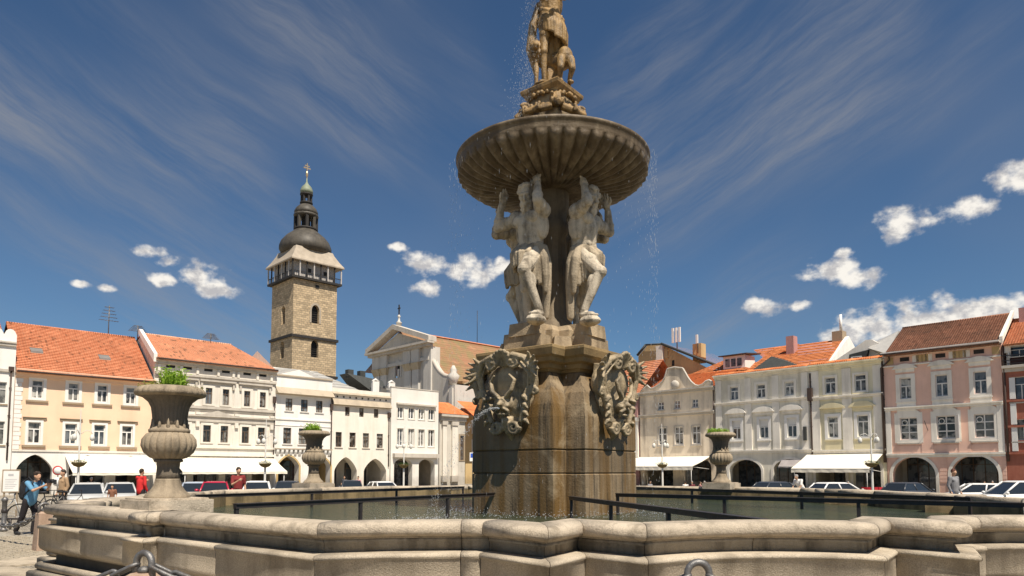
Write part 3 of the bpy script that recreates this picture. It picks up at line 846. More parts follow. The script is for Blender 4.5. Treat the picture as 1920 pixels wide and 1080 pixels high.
ridge = H.F.Z(360, 638, 5.2)
H.roof(RF_LT, ze, 5.2, ridge, over=.6, n=26, hipr=H.X(515, 690) - H.X(481, 652) + 1.0)
H.gutter(ze - .12, -.62)
fw = MB(); x = -.15
fw.prism([(-.35, ze - .5), (5.2, ridge - .02), (5.2, ridge + .45), (4.9, ridge + .45), (-.35, ze + .35)], -.22, .12, 'x'); fw.build('fire_wall', P_WHITE, H.root)
H.pipe(H.w - .12, 2.6, H.Z(515, 745)); H.part('rain_head', DARKPIPE, [(H.w - .36, H.w - .02, -.34, .02, H.Z(515, 756), H.Z(515, 744))])
H.passage(4.0, fronts=[(1, H.w - 1, 3.0)])

# --- white house with corbelled frieze
H = House(FL, FL.S(515), FL.S(622), 'town_house', 'white town house with taupe coping and corbel frieze below the tower')
ze = H.Z(515, 703)
up = (H.Z(541, 770), H.Z(541, 747)); lo = (H.Z(539, 832), H.Z(539, 802))
holes = [(H.X(u) - H.wid(u, w) / 2, H.X(u) + H.wid(u, w) / 2, *up) for u, w in ((541, 13), (570, 13), (598, 12.5))]
holes += [(H.X(u) - H.wid(u, w) / 2, H.X(u) + H.wid(u, w) / 2, *lo) for u, w in ((539, 15), (568, 15), (597, 15))]
arx = [(H.X(521, 890), H.X(560, 890), 2.2, H.Z(545, 855), True), (H.X(586, 890), H.X(619, 890), 2.2, H.Z(605, 857), True)]
H.wall('wall', P_WHITE, 0, ze, holes, arx, areveal=1.1)
H.shell(P_WHITE, 0, ze)
for i, (a, b, c, d) in enumerate(holes): H.window((a + b) / 2, c, d, b - a, frame=BROWNP, cols=2, rows=(.34, .68), topcols=2, sill=(.15, .1, .12, P_WHITE), bar=.05)
z0, z1 = H.Z(517, 737), H.Z(517, 724)
cb = MB(); cb.hexa([(0.02, -.75, z0), (H.w - .02, -.75, z0), (H.w - .02, .02, z0 - .1), (.02, .02, z0 - .1)], [(0.02, -.62, z0 + .12), (H.w - .02, -.62, z0 + .12), (H.w - .02, .02, z1), (.02, .02, z1)])
cb.build('coping', COPE, H.root)
H.part('parapet_cap', COPE, [(-.02, H.w + .02, -.14, .5, ze - .02, ze + .14)])
H.part('string_course', P_WHITE, [(0.02, H.w - .02, -.1, .03, H.Z(516, 786), H.Z(516, 783.5)), (0.02, H.w - .02, -.06, .03, H.Z(516, 797), H.Z(516, 795.8))])
zc = H.Z(516, 841)
cc = H.part('frieze_ledge', COPE, [(0.02, H.w - .02, -.32, .03, zc - .08, zc + .06)])
nc = 13
for i in range(nc):
    x = .35 + (H.w - .7) * i / (nc - 1)
    mb = MB(); mb.prism([(-.30, zc - .09), (.02, zc - .09), (.02, zc - .85), (-.12, zc - .7), (-.28, zc - .35)], x - .14, x + .14, 'x'); mb.build('corbel', P_WHITE, H.root)
OCH = plaster('ochre_reveal', (0.60, 0.44, 0.22), (0.4, 0.28, 0.12), 0.4)
for a in arx: arch_band(H, a[0], a[1], a[2], a[3], True, .22, .05, OCH)
H.passage(4.2, OCH, y0=1.12, fronts=[(.8, H.w - .8, 2.9)])
H.roof(TIN, ze - .2, 6, ze + 1.7, over=-.4, n=5)
pd = MB(); xx = H.X(562, 700); pd.prism([(xx - 2.6, ze + .15), (xx + 2.6, ze + .15), (xx + .2, H.Z(562, 692))], 0.6, 0.9, 'y'); pd.build('parapet_gable', P_WHITE, H.root)
H.pipe(H.w - .1, 2.4, H.Z(622, 740)); H.part('rain_head', DARKPIPE, [(H.w - .3, H.w - .02, -.32, .02, H.Z(621, 770), H.Z(621, 758))])

# --- cream house with pointed arches
H = House(FL, FL.S(622), FL.S(731.5), 'town_house', 'cream town house with two pointed arches and small attic windows')
ze = H.Z(625, 727)
up = (H.Z(651, 780), H.Z(651, 763)); lo = (H.Z(635, 838), H.Z(635, 810))
hu = [(H.X(u) - H.wid(u, 8.5) / 2, H.X(u) + H.wid(u, 8.5) / 2, *up) for u in (651, 677.5, 705)]
hl = [(H.X(u) - H.wid(u, 11.5) / 2, H.X(u) + H.wid(u, 11.5) / 2, *lo) for u in (635.5, 661.5, 686.5, 712.5)]
arx = [(H.X(626.5, 890), H.X(669, 890), 1.6, H.Z(648, 857), True), (H.X(682, 890), H.X(724, 890), 1.6, H.Z(703, 860), True)]
H.wall('wall', P_CREAM, 0, ze, hu + hl, arx, areveal=1.3)
H.shell(P_CREAM, 0, ze)
for a, b, c, d in hu: H.window((a + b) / 2, c, d, b - a, frame=BROWNP, cols=1, rows=(.5,), bar=.05)
for a, b, c, d in hl: H.window((a + b) / 2, c, d, b - a, frame=BROWNP, cols=2, rows=(.7,), sill=(.14, .1, .12, P_CREAM), bar=.05)
z0, z1 = H.Z(625, 758), H.Z(625, 746)
cb = MB(); cb.hexa([(0.02, -.5, z0), (H.w - .02, -.5, z0), (H.w - .02, .02, z0 - .1), (.02, .02, z0 - .1)], [(0.02, -.42, z0 + .1), (H.w - .02, -.42, z0 + .1), (H.w - .02, .02, z1), (.02, .02, z1)])
cb.build('coping', COPE, H.root)
cb = MB(); za = H.Z(625, 738); cb.hexa([(0.0, -.35, za), (H.w, -.35, za), (H.w, .5, za), (0, .5, za)], [(0.0, -.2, za + .1), (H.w, -.2, za + .1), (H.w, .5, ze), (0, .5, ze)])
cb.build('parapet_cap', COPE, H.root)
for i in range(9):
    x = .7 + (H.w - 1.4) * i / 8
    H.part('parapet_loophole', DARKIN, [(x - .1, x + .1, -.03, .02, za - .42, za - .2)])
H.part('parapet_ledge', P_CREAM, [(0.02, H.w - .02, -.1, .03, za - .16, za - .01)])
H.pipe(H.w - .25, 2.2, H.Z(730, 778)); H.part('rain_head', DARKPIPE, [(H.w - .45, H.w - .06, -.32, .02, H.Z(730, 783), H.Z(730, 774))])
H.passage(4.3, P_CREAM, y0=1.32, y1=5.2, fronts=[(1.2, 3.6, 2.9), (H.w * .58, H.w * .58 + 3.2, 2.7)])
tr = H.roof(TIN, ze - .3, 7, H.F.Z(650, 705, 7), over=-.4, x1=H.w * .56, n=6, name='roof', hipr=3.0)
# dark dormer roof with small white dormer cheeks
xa, xb = H.X(674, 710), H.X(741, 716); zd = H.F.Z(700, 712, 3.0)
dbm = MB(); dbm.hexa([(xa + 3, 1.5, ze + .1), (xb, 1.5, ze + .1), (xb, 6, ze + .1), (xa + 3, 6, ze + .1)], [(xa, 3, zd + .5), (xb, 3, zd), (xb, 5, zd), (xa, 5, zd + .5)])
dbm.build('dormer_roof', BLACKR, H.root)
for x in (xa + 3.2, xa + 5.7): 
    d = H.part('dormer', P_WHITE, [(x - .5, x + .5, 1.1, 1.49, ze, ze + 1.5)]); 
    mb = MB(); mb.tube([(x - .5, 1.25, ze + 1.5), (x, 1.25, ze + 1.8), (x + .5, 1.25, ze + 1.5)], .14, 6); mb.build('dormer_cap', P_WHITE, d)
dw = H.part('dormer_window', GLASS, [(xa + 3.9, xa + 5.1, 1.2, 1.4, ze + .1, ze + 1.0)])
for x in (xa + .8, xa + 2.6): H.part('chimney', BLACKR, [(x - .4, x + .4, 3.4, 4.2, zd, zd + 1.1)])

# --- modern ivory house
H = House(FL, FL.S(733), FL.S(822), 'town_house', 'plain ivory four-bay house with flat parapet beside the cathedral')
ze = H.Z(735, 726)
up = (H.Z(750.5, 785), H.Z(750.5, 762.5)); lo = (H.Z(750.5, 836.5), H.Z(750.5, 803))
us = (750.5, 771, 790, 808.5)
hu = [(H.X(u) - H.wid(u, 11.5) / 2, H.X(u) + H.wid(u, 11.5) / 2, *up) for u in us]; hl = [(H.X(u) - H.wid(u, 11.5) / 2, H.X(u) + H.wid(u, 11.5) / 2, *lo) for u in us]
arx = [(H.X(738.5, 890), H.X(773, 890), 2.4, H.Z(755, 860), False), (H.X(785, 890), H.X(815, 890), 2.4, H.Z(800, 861), False)]
H.wall('wall', P_MOD, 0, ze, hu + hl, arx, areveal=.9)
H.shell(P_MOD, 0, ze)
for a, b, c, d in hu + hl: H.window((a + b) / 2, c, d, b - a, depth=.22, frame=WHITE, cols=2, rows=(), surround=(.10, .06, TRIM), bar=.12)
H.part('window_cornice', TRIMG, [(hu[0][0] - .2, hu[-1][1] + .2, -.35, .03, up[1] + .28, up[1] + .5)])
H.part('parapet_cap', TRIMG, [(0, H.w, -.06, .4, ze, ze + .12)])
H.part('ledge', TRIMG, [(.3, H.w - .2, -.55, .03, H.Z(740, 857.5), H.Z(740, 850))])
H.passage(4.3, y0=.92, fronts=[(.8, H.w - .8, 3.0)])
H.roof(TIN, ze - .5, 6, ze + .3, over=-.3, n=3)
awning(FL, FL.S(122, 855), FL.S(283, 860), FL.Z(122, 854.5), FL.Z(122, 886, -3.2), 3.2, 'long white awning in front of the peach house, printed valance')
awning(FL, FL.S(321, 860), FL.S(513, 866), FL.Z(388, 857), FL.Z(388, 884, -3.4), 3.4, 'long white awning in front of the ornate pale grey house')

# ------------------------------------------------------------------ east row (right in the picture)
P_BEIGE = plaster('beige_plaster', (0.82, 0.70, 0.54), (0.42, 0.35, 0.27), 0.5, 0.1)
P_GRN = plaster('grey_green_plaster', (0.80, 0.75, 0.63), (0.42, 0.39, 0.31), 0.3)
P_YGR = plaster('pale_yellow_plaster', (0.83, 0.77, 0.57), (0.46, 0.42, 0.29), 0.3)
P_PINK = plaster('pink_plaster', (0.82, 0.54, 0.43), (0.64, 0.40, 0.31), 0.3)
P_RED = plaster('red_plaster', (0.40, 0.155, 0.105), (0.25, 0.06, 0.035), 0.3)
P_MAUVE = plaster('mauve_plaster', (0.46, 0.26, 0.24), (0.33, 0.19, 0.17), 0.3)
P_TAN = plaster('tan_plaster', (0.56, 0.41, 0.21), (0.38, 0.28, 0.15), 0.35)
TRIMW = plaster('offwhite_trim', (0.85, 0.80, 0.71), (0.46, 0.43, 0.37), 0.25)
TRIMY = plaster('straw_trim', (0.72, 0.64, 0.42), (0.5, 0.45, 0.3), 0.25)

# --- mauve house in the corner, mostly behind the fountain
H = House(FR, FR.S(1120), FR.S(1198), 'town_house', 'mauve corner house with white pilasters just behind the fountain')
ze = H.Z(1195, 742)
hs = [(H.X(u) - .6, H.X(u) + .6, z0, z1) for u in (1140, 1165) for z0, z1 in ((H.Z(1190, 775), H.Z(1190, 748)), (H.Z(1190, 836), H.Z(1190, 798)))]
H.wall('wall', P_MAUVE, 0, ze, hs)
H.shell(P_MAUVE, 0, ze)
for a, b, c, d in hs: H.window((a + b) / 2, c, d, b - a, surround=(.2, .06, TRIMW))
for i, x in enumerate((H.w - .35, H.w - 1.4)):
    p = H.part('pilaster', TRIMW, [(x - .3, x + .3, -.25, .02, 3.5, H.Z(1193, 790))]); 
    mb = MB(); mb.box(x - .4, x + .4, -.35, .02, H.Z(1193, 790) + .01, H.Z(1193, 783)); mb.build('capital', TRIMW, p)
    H.part('upper_pilaster', P_MAUVE, [(x - .32, x + .32, -.3, .02, H.Z(1193, 782.5), ze)])
H.part('cornice', TRIMW, [(0, H.w, -.4, .02, ze - .3, ze)])
H.roof(RF_OR, ze, 6, ze + 5.5, n=18)

# --- beige baroque gable
H = House(FR, FR.S(1200), FR.S(1341), 'town_house', 'beige town house with curved baroque gable and stained plaster')
zc = H.Z(1205, 737)
gp = []   # gable outline, right to left
for u, v in ((1336, 722), (1335, 716), (1330, 713), (1324, 715), (1318, 721), (1310, 724), (1303, 722), (1296, 716), (1290, 708), (1285, 699), (1281, 692), (1279, 690.5), (1265, 689), (1252, 692), (1250, 697), (1247, 708), (1242, 716), (1234, 723), (1226, 728), (1220, 729), (1214, 723), (1208, 729), (1202, 734)):
    gp.append((H.X(u, v), H.Z(u, v)))
gp = [(min(max(x, .01), H.w - .01), z) for x, z in gp]
up = (H.Z(1270, 766.5), H.Z(1270, 751)); lo = (H.Z(1272, 833.5), H.Z(1272, 800))
hu = [(H.X(u) - H.wid(u, 11) / 2, H.X(u) + H.wid(u, 11) / 2, *up) for u in (1239.5, 1270, 1304)]
hl = [(H.X(u) - H.wid(u, 15.5) / 2, H.X(u) + H.wid(u, 15.5) / 2, *lo) for u in (1242, 1272.5, 1305)]
arx = [(H.X(1210, 890), H.X(1262, 890), 2.0, 3.4, False), (H.X(1280, 890), H.X(1334, 890), 2.0, 3.4, False)]
H.wall('wall', P_BEIGE, 0, zc, hu + hl, arx, top=[(H.w - .01, zc)] + gp + [(.01, zc)])
H.shell(P_BEIGE, 0, zc)
gb = MB()
gb.tube([(x, -.03, z + .02) for x, z in gp], .13, 6); gb.build('gable_coping', TRIMG, H.root)
for a, b, c, d in hu: H.window((a + b) / 2, c, d, b - a, cols=2, rows=(.55,), topcols=2, sill=(.12, .12, .1, TRIMG), bar=.08)
for a, b, c, d in hl: H.window((a + b) / 2, c, d, b - a, cols=2, rows=(.62,), topcols=2, surround=(.12, .05, TRIMG), sill=(.2, .15, .14, TRIMG), bar=.1)
H.part('cornice', TRIMG, [(0.0, H.w, -.22, .03, zc - .45, zc - .15), (0.0, H.w, -.55, .03, zc - .149, zc + .05)])
zm = H.Z(1210, 781); H.part('string_course', TRIMG, [(0.0, H.w, -.2, .03, zm - .2, zm + .05), (0.0, H.w, -.42, .03, zm + .051, zm + .2)])
H.passage(4.0, fronts=[(.8, H.w - .8, 2.9)])
H.roof(RF_HOT, zc - .2, 6, H.F.Z(1300, 700, 6) - .2, over=-.35, n=18)
ob = MB(); ob.lathe([(.05, 0), (.55, .05), (.6, .3), (.3, .42), (.05, .45)], 14); o = ob.build('gable_boss', TRIMG, H.root, (H.X(1268, 715), -.1, H.Z(1268, 722))); o.rotation_euler = (R(90), 0, 0)
H.pipe(H.w - .1, 2.5, zc - .5)

# --- grey-green house
def bay_house(F, ul, ur, label, vtop, wallm, trim, ups, los, upz, loz, zmid, zled, arches, hood, wpx, apron, cols=2, fr=None):
    H = House(F, F.S(ul), F.S(ur), 'town_house', label)
    ze = H.Z(*vtop)
    up = (H.Z(upz[0], upz[2]), H.Z(upz[0], upz[1])); lo = (H.Z(loz[0], loz[2]), H.Z(loz[0], loz[1]))
    wu, wl = H.wid(upz[0], wpx[0]), H.wid(loz[0], wpx[1])
    hu = [(H.X(u) - wu / 2, H.X(u) + wu / 2, *up) for u in ups]; hl = [(H.X(u) - wl / 2, H.X(u) + wl / 2, *lo) for u in los]
    arx = [(H.X(a, 895), H.X(b, 895), H.Z(a, c), H.Z((a + b) / 2, d), False) for a, b, c, d in arches]
    H.wall('wall', wallm, 0, ze, hu + hl, arx)
    H.shell(wallm, 0, ze)
    zm, zl = H.Z(*zmid), H.Z(*zled)
    H.part('string_course', trim, [(0.02, H.w - .02, -.22, .03, zm - .22, zm), (0.02, H.w - .02, -.36, .03, zm + .001, zm + .12)])
    H.part('ledge', trim, [(0.02, H.w - .02, -.25, .03, zl - .16, zl), (0.02, H.w - .02, -.12, .03, zl - .4, zl - .161)])
    for a in arx: arch_band(H, *a, .28, .07, trim)
    H.passage(max([a[3] for a in arx] + [3.6]) + .4, fronts=[(.6, H.w - .6, 3.0)])
    return H, ze, hu, hl, zm, zl

H, ze, hu, hl, zm, zl = bay_house(FR, 1342, 1521.5, 'grey green town house with three bays and wavy window hoods', (1342, 706), P_GRN, TRIMW,
    (1378, 1428.5, 1482), (1381, 1432.5, 1485), (1378, 725, 750), (1432.5, 786, 822), (1345, 758), (1440, 843), [(1368, 1428, 884, 862), (1451, 1511, 882, 861)], None, (15.5, 17), None)
for a, b, c, d in hu: H.window((a + b) / 2, c, d, b - a, rows=(.66,), surround=(.28, .08, TRIMW), sill=(.32, .16, .14, TRIMW), bar=.1)
for a, b, c, d in hl:
    H.window((a + b) / 2, c, d, b - a, cols=2, rows=(.60,), surround=(.30, .09, WHITE), sill=(.3, .14, .16, TRIMW), hood=('curve', .72, .55, .55, .32, TRIMW), apron=(.25, 1.3, .06, TRIMW), bar=.1)
    mb = MB(); mb.box(a + .1, b - .1, .17, .185, c + (d - c) * .64, d - .1); mb.build('reflection_panel', WHITE, H.root)  # white panel imitates the pale reflection in the upper light
for u in (1349, 1404, 1456, 1511):
    x = H.X(u); H.part('pilaster', TRIMW, [(x - .42, x + .42, -.12, .02, zl + .01, zm - .23)]); H.part('upper_pilaster', TRIMW, [(x - .38, x + .38, -.10, .02, zm + .13, ze - .6)])
H.part('cornice', P_GRN, [(0.0, H.w, -.16, .03, ze - .55, ze - .3), (0.0, H.w, -.42, .03, ze - .299, ze - .12), (0.0, H.w, -.62, .03, ze - .119, ze)])
mb = MB()
for i in range(int(H.w / .24)):
    mb.tube([(.12 + i * .24, -.52, ze + .03), (.12 + i * .24, .5, ze + .32)], .12, 6)
ct = mb.build('coping_tiles', RF_HOT, H.root)
H.pipe(H.w + .05, 2.5, ze - .8, r=.1); H.part('rain_head', DARKPIPE, [(H.w - .2, H.w + .3, -.45, -.01, H.Z(1520, 752), H.Z(1520, 728))])
H.part('wall_banner', BLACKR, [(H.X(1511) - .16, H.X(1511) + .16, -.42, -.14, H.Z(1511, 826), H.Z(1511, 800))])

H, ze, hu, hl, zm, zl = bay_house(FR, 1522, 1660, 'pale yellow green town house with two wide bays and white awning', (1524, 686), P_YGR, TRIMW,
    (1559, 1616), (1562, 1618), (1559, 707, 738), (1562, 781, 821), (1530, 747), (1530, 844), [(1530, 1586, 880, 858), (1600, 1652, 880, 858)], None, (20.5, 20), None)
for a, b, c, d in hu: H.window((a + b) / 2, c, d, b - a, rows=(.68,), surround=(.22, .08, TRIMW), sill=(.26, .14, .12, TRIMY), bar=.1)
for a, b, c, d in hl: H.window((a + b) / 2, c, d, b - a, rows=(.70,), surround=(.30, .10, WHITE), sill=(.4, .14, .14, TRIMY), hood=('curve', .7, .6, .5, .3, TRIMY), apron=(.3, 1.2, .07, TRIMY), bar=.1)
for u in (1530, 1590, 1649):
    x = H.X(u); H.part('pilaster', TRIMW, [(x - .5, x + .5, -.13, .02, zl + .01, zm - .23)]); H.part('upper_pilaster', TRIMW, [(x - .46, x + .46, -.10, .02, zm + .13, ze - .65)])
H.part('cornice', P_YGR, [(0.0, H.w, -.16, .03, ze - .6, ze - .32), (0.0, H.w, -.42, .03, ze - .319, ze - .14), (0.0, H.w, -.62, .03, ze - .139, ze)])
mb = MB()
for i in range(int(H.w / .24)):
    mb.tube([(.12 + i * .24, -.52, ze + .03), (.12 + i * .24, .5, ze + .34)], .12, 6)
mb.build('coping_tiles', RF_HOT, H.root)
# white rendered gables behind the coping
gx = H.X(1606, 640); z1 = H.F.Z(1606, 641, 4)
mb = MB(); mb.prism([(gx - 5.2, ze), (gx + 4.2, ze), (gx + .3, z1), (gx - .3, z1)], 3.6, 4.4, 'y'); gbl = mb.build('roof_gable', TRIMW, H.root)
mb = MB(); mb.hexa([(gx - 2.1, 3.1, ze + .2), (gx - .3, 3.1, ze + .2), (gx - .3, 3.62, ze + .2), (gx - 2.1, 3.62, ze + .2)], [(gx - 1.9, 3.1, ze + 1.3), (gx + .1, 3.1, ze + 1.6), (gx + .1, 3.62, ze + 1.6), (gx - 1.9, 3.62, ze + 1.3)]); mb.build('dormer', BLACKR, gbl)
mb = MB(); mb.box(gx - 1.7, gx - .6, 3.02, 3.09, ze + .3, ze + 1.0); mb.build('dormer_window', WHITE, gbl)
mb = MB(); mb.box(gx - 1.5, gx - .8, 2.98, 3.01, ze + .4, ze + .9); mb.build('dormer_pane', GLASSB, gbl)
H.pipe(H.w - .05, 2.5, ze - .3, r=.09)

# --- pink house
H, ze, hu, hl, zm, zl = bay_house(FR, 1660.5, 1884, 'pink town house with brown tiled roof, three bays and two wide arches', (1660, 662), P_PINK, TRIMW,
    (1701, 1769, 1842), (1704, 1774, 1846), (1701, 708, 748), (1704, 783, 825), (1662, 767), (1670, 851), [(1674, 1755, 892, 857), (1784, 1873, 890, 854)], None, (22, 33), None)
for i, (a, b, c, d) in enumerate(hu): H.window((a + b) / 2, c, d, b - a, rows=(.6,), surround=(.36, .1, TRIMW), sill=(.4, .14, .14, TRIMW), hood=('curve', .52, .55, .42, .26, TRIMW), apron=(.34, .95, .06, TRIMW), bar=.09)
for i, (a, b, c, d) in enumerate(hl):
    H.window((a + b) / 2, c, d, b - a, rows=(.34, .67), cols=2, topcols=2, surround=(.48, .10, TRIMW), sill=(.3, .14, .18, TRIMG), hood=('curve', .2, -.05, .38, .12, TRIMW), bar=.09)
    H.part('wall_panel', P_PINK, [(a - 1.1, b + 1.1, -.05, .02, zl + .02, c - .6)])
    # round white emblem in the left upper light
    mb = MB(); mb.lathe([(.28, 0), (.28, .02), (.20, .021), (.20, 0)], 20, caps=False); e = mb.build('window_emblem', WHITE, H.root, (a + .42, .11, d - .5)); e.rotation_euler = (R(90), 0, 0)
wx = hl[1]
mb = MB(); mb.hexa([(wx[1] + .02, -.1, wx[2]), (wx[1] + .1, -.14, wx[2]), (wx[1] + .55, -.9, wx[2]), (wx[1] + .47, -.92, wx[2])], [(wx[1] + .02, -.1, wx[3]), (wx[1] + .1, -.14, wx[3]), (wx[1] + .55, -.9, wx[3]), (wx[1] + .47, -.92, wx[3])]); mb.build('open_casement', WHITE, H.root)
for u in (1738, 1808):
    x = H.X(u); H.part('pilaster', P_PINK, [(x - .5, x + .5, -.09, .02, zl + .02, zm - .23)])
for u in (1661.5, 1882):
    x = min(max(H.X(u), .3), H.w - .3); H.part('corner_strip', TRIMW, [(x - .25, x + .25, -.12, .02, zl + .01, zm - .23)])
zf0, zf1 = H.Z(1665, 687), H.Z(1665, 670)
H.part('cornice', TRIMW, [(0.0, H.w, -.2, .03, zf0 - .12, zf0), (0.0, H.w, -.14, .03, zf1, zf1 + .25), (0.0, H.w, -.75, .03, zf1 + .251, ze - .05)])
for x in [h[0] / 2 + h[1] / 2 for h in hu]:
    H.part('attic_vent', DARKIN, [(x - .42, x + .42, -.04, .03, zf0 + .35, zf0 + .75)])
    for k in (-2.2, -1.35, 1.35, 2.2): H.part('frieze_panel', P_TAN if abs(k) < 2 else TRIMW, [(x + k - .3, x + k + .3, -.06, .02, zf0 + .15, zf1 - .1)])
for a in ((hl[0][0] - 1.2, hl[0][1] + .5), (hl[1][0] - .5, hl[2][1] + 1.0)): pass
for i in range(7):
    z = .5 + i * (zl - .9) / 7
    xs = [0.02, H.X(1673, 895) - .3, H.X(1756, 895) + .3, H.X(1783, 895) - .3, H.X(1874, 895) + .3, H.w - .02]
    for j in (0, 2, 4):
        if xs[j + 1] - xs[j] > .2: H.part('rustic_course', P_PINK, [(xs[j], xs[j + 1], -.05, .02, z + .02, z + (zl - .9) / 7 - .03)])
ridge = H.F.Z(1700, 615, 5.5)
H.roof(RF_BR, ze - .05, 5.5, ridge, over=.95, n=26, x0=H.X(1662, 655))
H.gutter(ze - .3, -1.0)
fw = MB(); fw.prism([(-.3, ze - .3), (5.5, ridge - .1), (5.5, ridge + .35), (-.3, ze + .3)], H.w - .05, H.w + .22, 'x'); fw.build('fire_wall', TRIMW, H.root)
mb = MB(); xt = H.X(1607, 640); mb.hexa([(xt, 3.2, H.F.Z(1607, 655, 3.2)), (.0, 1.2, ze + .1), (.0, 9, ze), (xt, 9, ze)], [(xt, 5.4, ridge - 1.1), (.0, 5.4, ridge - .2), (.0, 5.7, ridge - .2), (xt, 5.7, ridge - 1.1)]); mb.build('tin_roof', TIN, H.root)
mb = MB(); xp = -.15; mb.tube([(xp, -.25, 2.5), (xp, -.25, H.Z(1660, 690)), (.7, -.3, H.Z(1664, 676)), (.7, -.5, ze - .4)], .1, 8); mb.build('downpipe', DARKPIPE, H.root)
fl = MB(); xx = H.X(1740, 800); zz = H.Z(1740, 800); fl.tube([(xx, -.05, zz - .4), (xx + .1, -1.5, zz + .5)], .03, 6); fp = fl.build('flag_pole', IRON, H.root)

# --- red house at the right edge
H = House(FR, FR.S(1884.5), FR.S(2090), 'town_house', 'dark red town house with white pilaster strips at the right edge')
ze = H.Z(1890, 686); za = H.Z(1890, 642)
hs = [(H.X(u) - .75, H.X(u) + .75, z0, z1) for u in (1919, 1985, 2050) for z0, z1 in ((H.Z(1912, 752), H.Z(1912, 706)), (H.Z(1912, 826), H.Z(1912, 786)))]
arx = [(H.X(1935, 895), H.X(2010, 895), 2.0, 3.5, False)]
H.wall('wall', P_RED, 0, ze, hs, arx)
H.shell(P_RED, 0, za - .2)
for a, b, c, d in hs: H.window((a + b) / 2, c, d, b - a, surround=(.14, .06, P_RED), sill=(.2, .12, .1, TRIMG))
at = [(H.X(u) - .7, H.X(u) + .7, H.Z(1912, 668), H.Z(1912, 648)) for u in (1917, 1980)]
xa = H.X(1886)
H.part('attic_wall', M_('attic_boards', (0.07, 0.035, 0.03), 0.8, 0.2, 2), [(xa, H.w, .5, .7, ze, za)])
for a, b, c, d in at: H.window((a + b) / 2, c, d, b - a, depth=.42, frame=WHITE, glass=GLASSB, surround=(.1, .05, WHITE))
for u in (1895, 1940, 1960): H.part('attic_post', WHITE, [(H.X(u) - .12, H.X(u) + .12, .3, .49, ze + .1, za)])
H.part('balcony_rail', IRON, [(0.05, H.w, -.3, -.2, ze + .9, ze + .98), (0.05, H.w, -.3, -.2, ze + .45, ze + .5), (0.05, H.w, -.3, -.2, ze + .15, ze + .2)])
H.part('cornice', TRIMG, [(0.02, H.w, -.2, .03, ze - .6, ze - .25), (0.02, H.w, -.45, .03, ze - .249, ze)])
for u in (1902, 1955):
    x = H.X(u); 
    for v0, v1 in ((748, 708), (796, 757), (846, 801)): H.part('pilaster_strip', WHITE, [(x - .22, x + .22, -.1, .02, H.Z(1900, v0), H.Z(1900, v1))])
for v in (752, 800, 850): H.part('string_course', P_RED, [(0.02, H.w, -.16, .03, H.Z(1890, v + 2), H.Z(1890, v - 2))])
rz = H.F.Z(1905, 600, 5)
H.roof(RF_OR, za - .1, 5, rz, over=.5, n=22, x0=.25)
H.part('chimney', P_MAUVE, [(H.X(1893, 595), H.X(1893, 595) + 1.2, 4.2, 5.2, rz - 1.5, rz + 1.0)])
H.pipe(.15, 2.5, za - .3, r=.1)
H.passage(4.2, fronts=[(1, H.w - 1, 3.0)])

awning(FR, FR.S(1190, 860), FR.S(1333, 856), FR.Z(1270, 856), FR.Z(1270, 874, -4.2), 4.2, 'white awning in front of the beige gabled house', val=.5)
awning(FR, FR.S(1514, 858), FR.S(1657, 852), FR.Z(1560, 851), FR.Z(1560, 878, -4.2), 4.2, 'wide white awning in front of the pale yellow green house', val=.45)
H2 = awning(FR, FR.S(1466, 870), FR.S(1508, 868), FR.Z(1480, 862), FR.Z(1480, 874, -.9), .9, 'small grey awning inside the right arch of the grey green house', val=.2, mat=M_('grey_canvas', (0.33, 0.30, 0.29), .9), arms=False)
# ------------------------------------------------------------------ the black tower
def ashlar(name, col, sc=(1.0, 1.0), mort=(0.25, 0.21, 0.16)):
    m, q, p = material(name)
    tcn = q.n('ShaderNodeTexCoord').outputs['Object']
    sx = q.n('ShaderNodeSeparateXYZ'); q.put(sx.inputs[0], tcn)
    cv = q.n('ShaderNodeCombineXYZ'); q.put(cv.inputs[0], q.m('ADD', sx.outputs[0], sx.outputs[1])); q.put(cv.inputs[1], sx.outputs[2])
    br = q.n('ShaderNodeTexBrick'); q.put(br.inputs['Vector'], cv.outputs[0])
    br.inputs['Scale'].default_value = 1.0; br.inputs['Brick Width'].default_value = .95 * sc[0]; br.inputs['Row Height'].default_value = .5 * sc[1]
    br.inputs['Mortar Size'].default_value = .035
    br.inputs['Color1'].default_value = col4(tuple(c * .72 for c in col)); br.inputs['Color2'].default_value = col4(tuple(min(1, c * 1.25) for c in col)); br.inputs['Mortar'].default_value = col4(mort)
    c = q.mix(q.m('MULTIPLY', q.smooth(q.noise(tcn, .8, 7, .7), .45, .7), .6), br.outputs[0], col4(tuple(x * .55 for x in col)))
    c = q.mix(q.m('MULTIPLY', q.smooth(q.noise(tcn, 2.6, 4, .7), .55, .7), .7), c, col4(tuple(min(1, x * 1.5) for x in col)))
    q.put(p.inputs['Base Color'], c); p.inputs['Roughness'].default_value = .9
    b = q.n('ShaderNodeBump'); b.inputs['Strength'].default_value = .8; b.inputs['Distance'].default_value = .06
    q.put(b.inputs['Height'], q.m('SUBTRACT', q.noise(tcn, 6, 5), br.outputs[1])); q.put(p.inputs['Normal'], b.outputs[0])
    return m
T_STONE = ashlar('tower_stone', (0.50, 0.38, 0.235))
T_ROOF = M_('weathered_copper', (0.085, 0.075, 0.06), 0.55, 0.35, 0.6, 0.4, 3, (0.035, 0.032, 0.03), 0.7, 1.0)
T_SKIRT = M_('tower_shingles', (0.40, 0.34, 0.265), 0.7, 0.15, 0.6, 0.4, 3, (0.28, 0.23, 0.17), 0.5, 1.0)
T_DARK = M_('tower_dark_wood', (0.035, 0.032, 0.03), 0.7, 0.2, 2)
T_PALE = M_('tower_gallery_plaster', (0.46, 0.43, 0.40), 0.8, 0.12, 1)
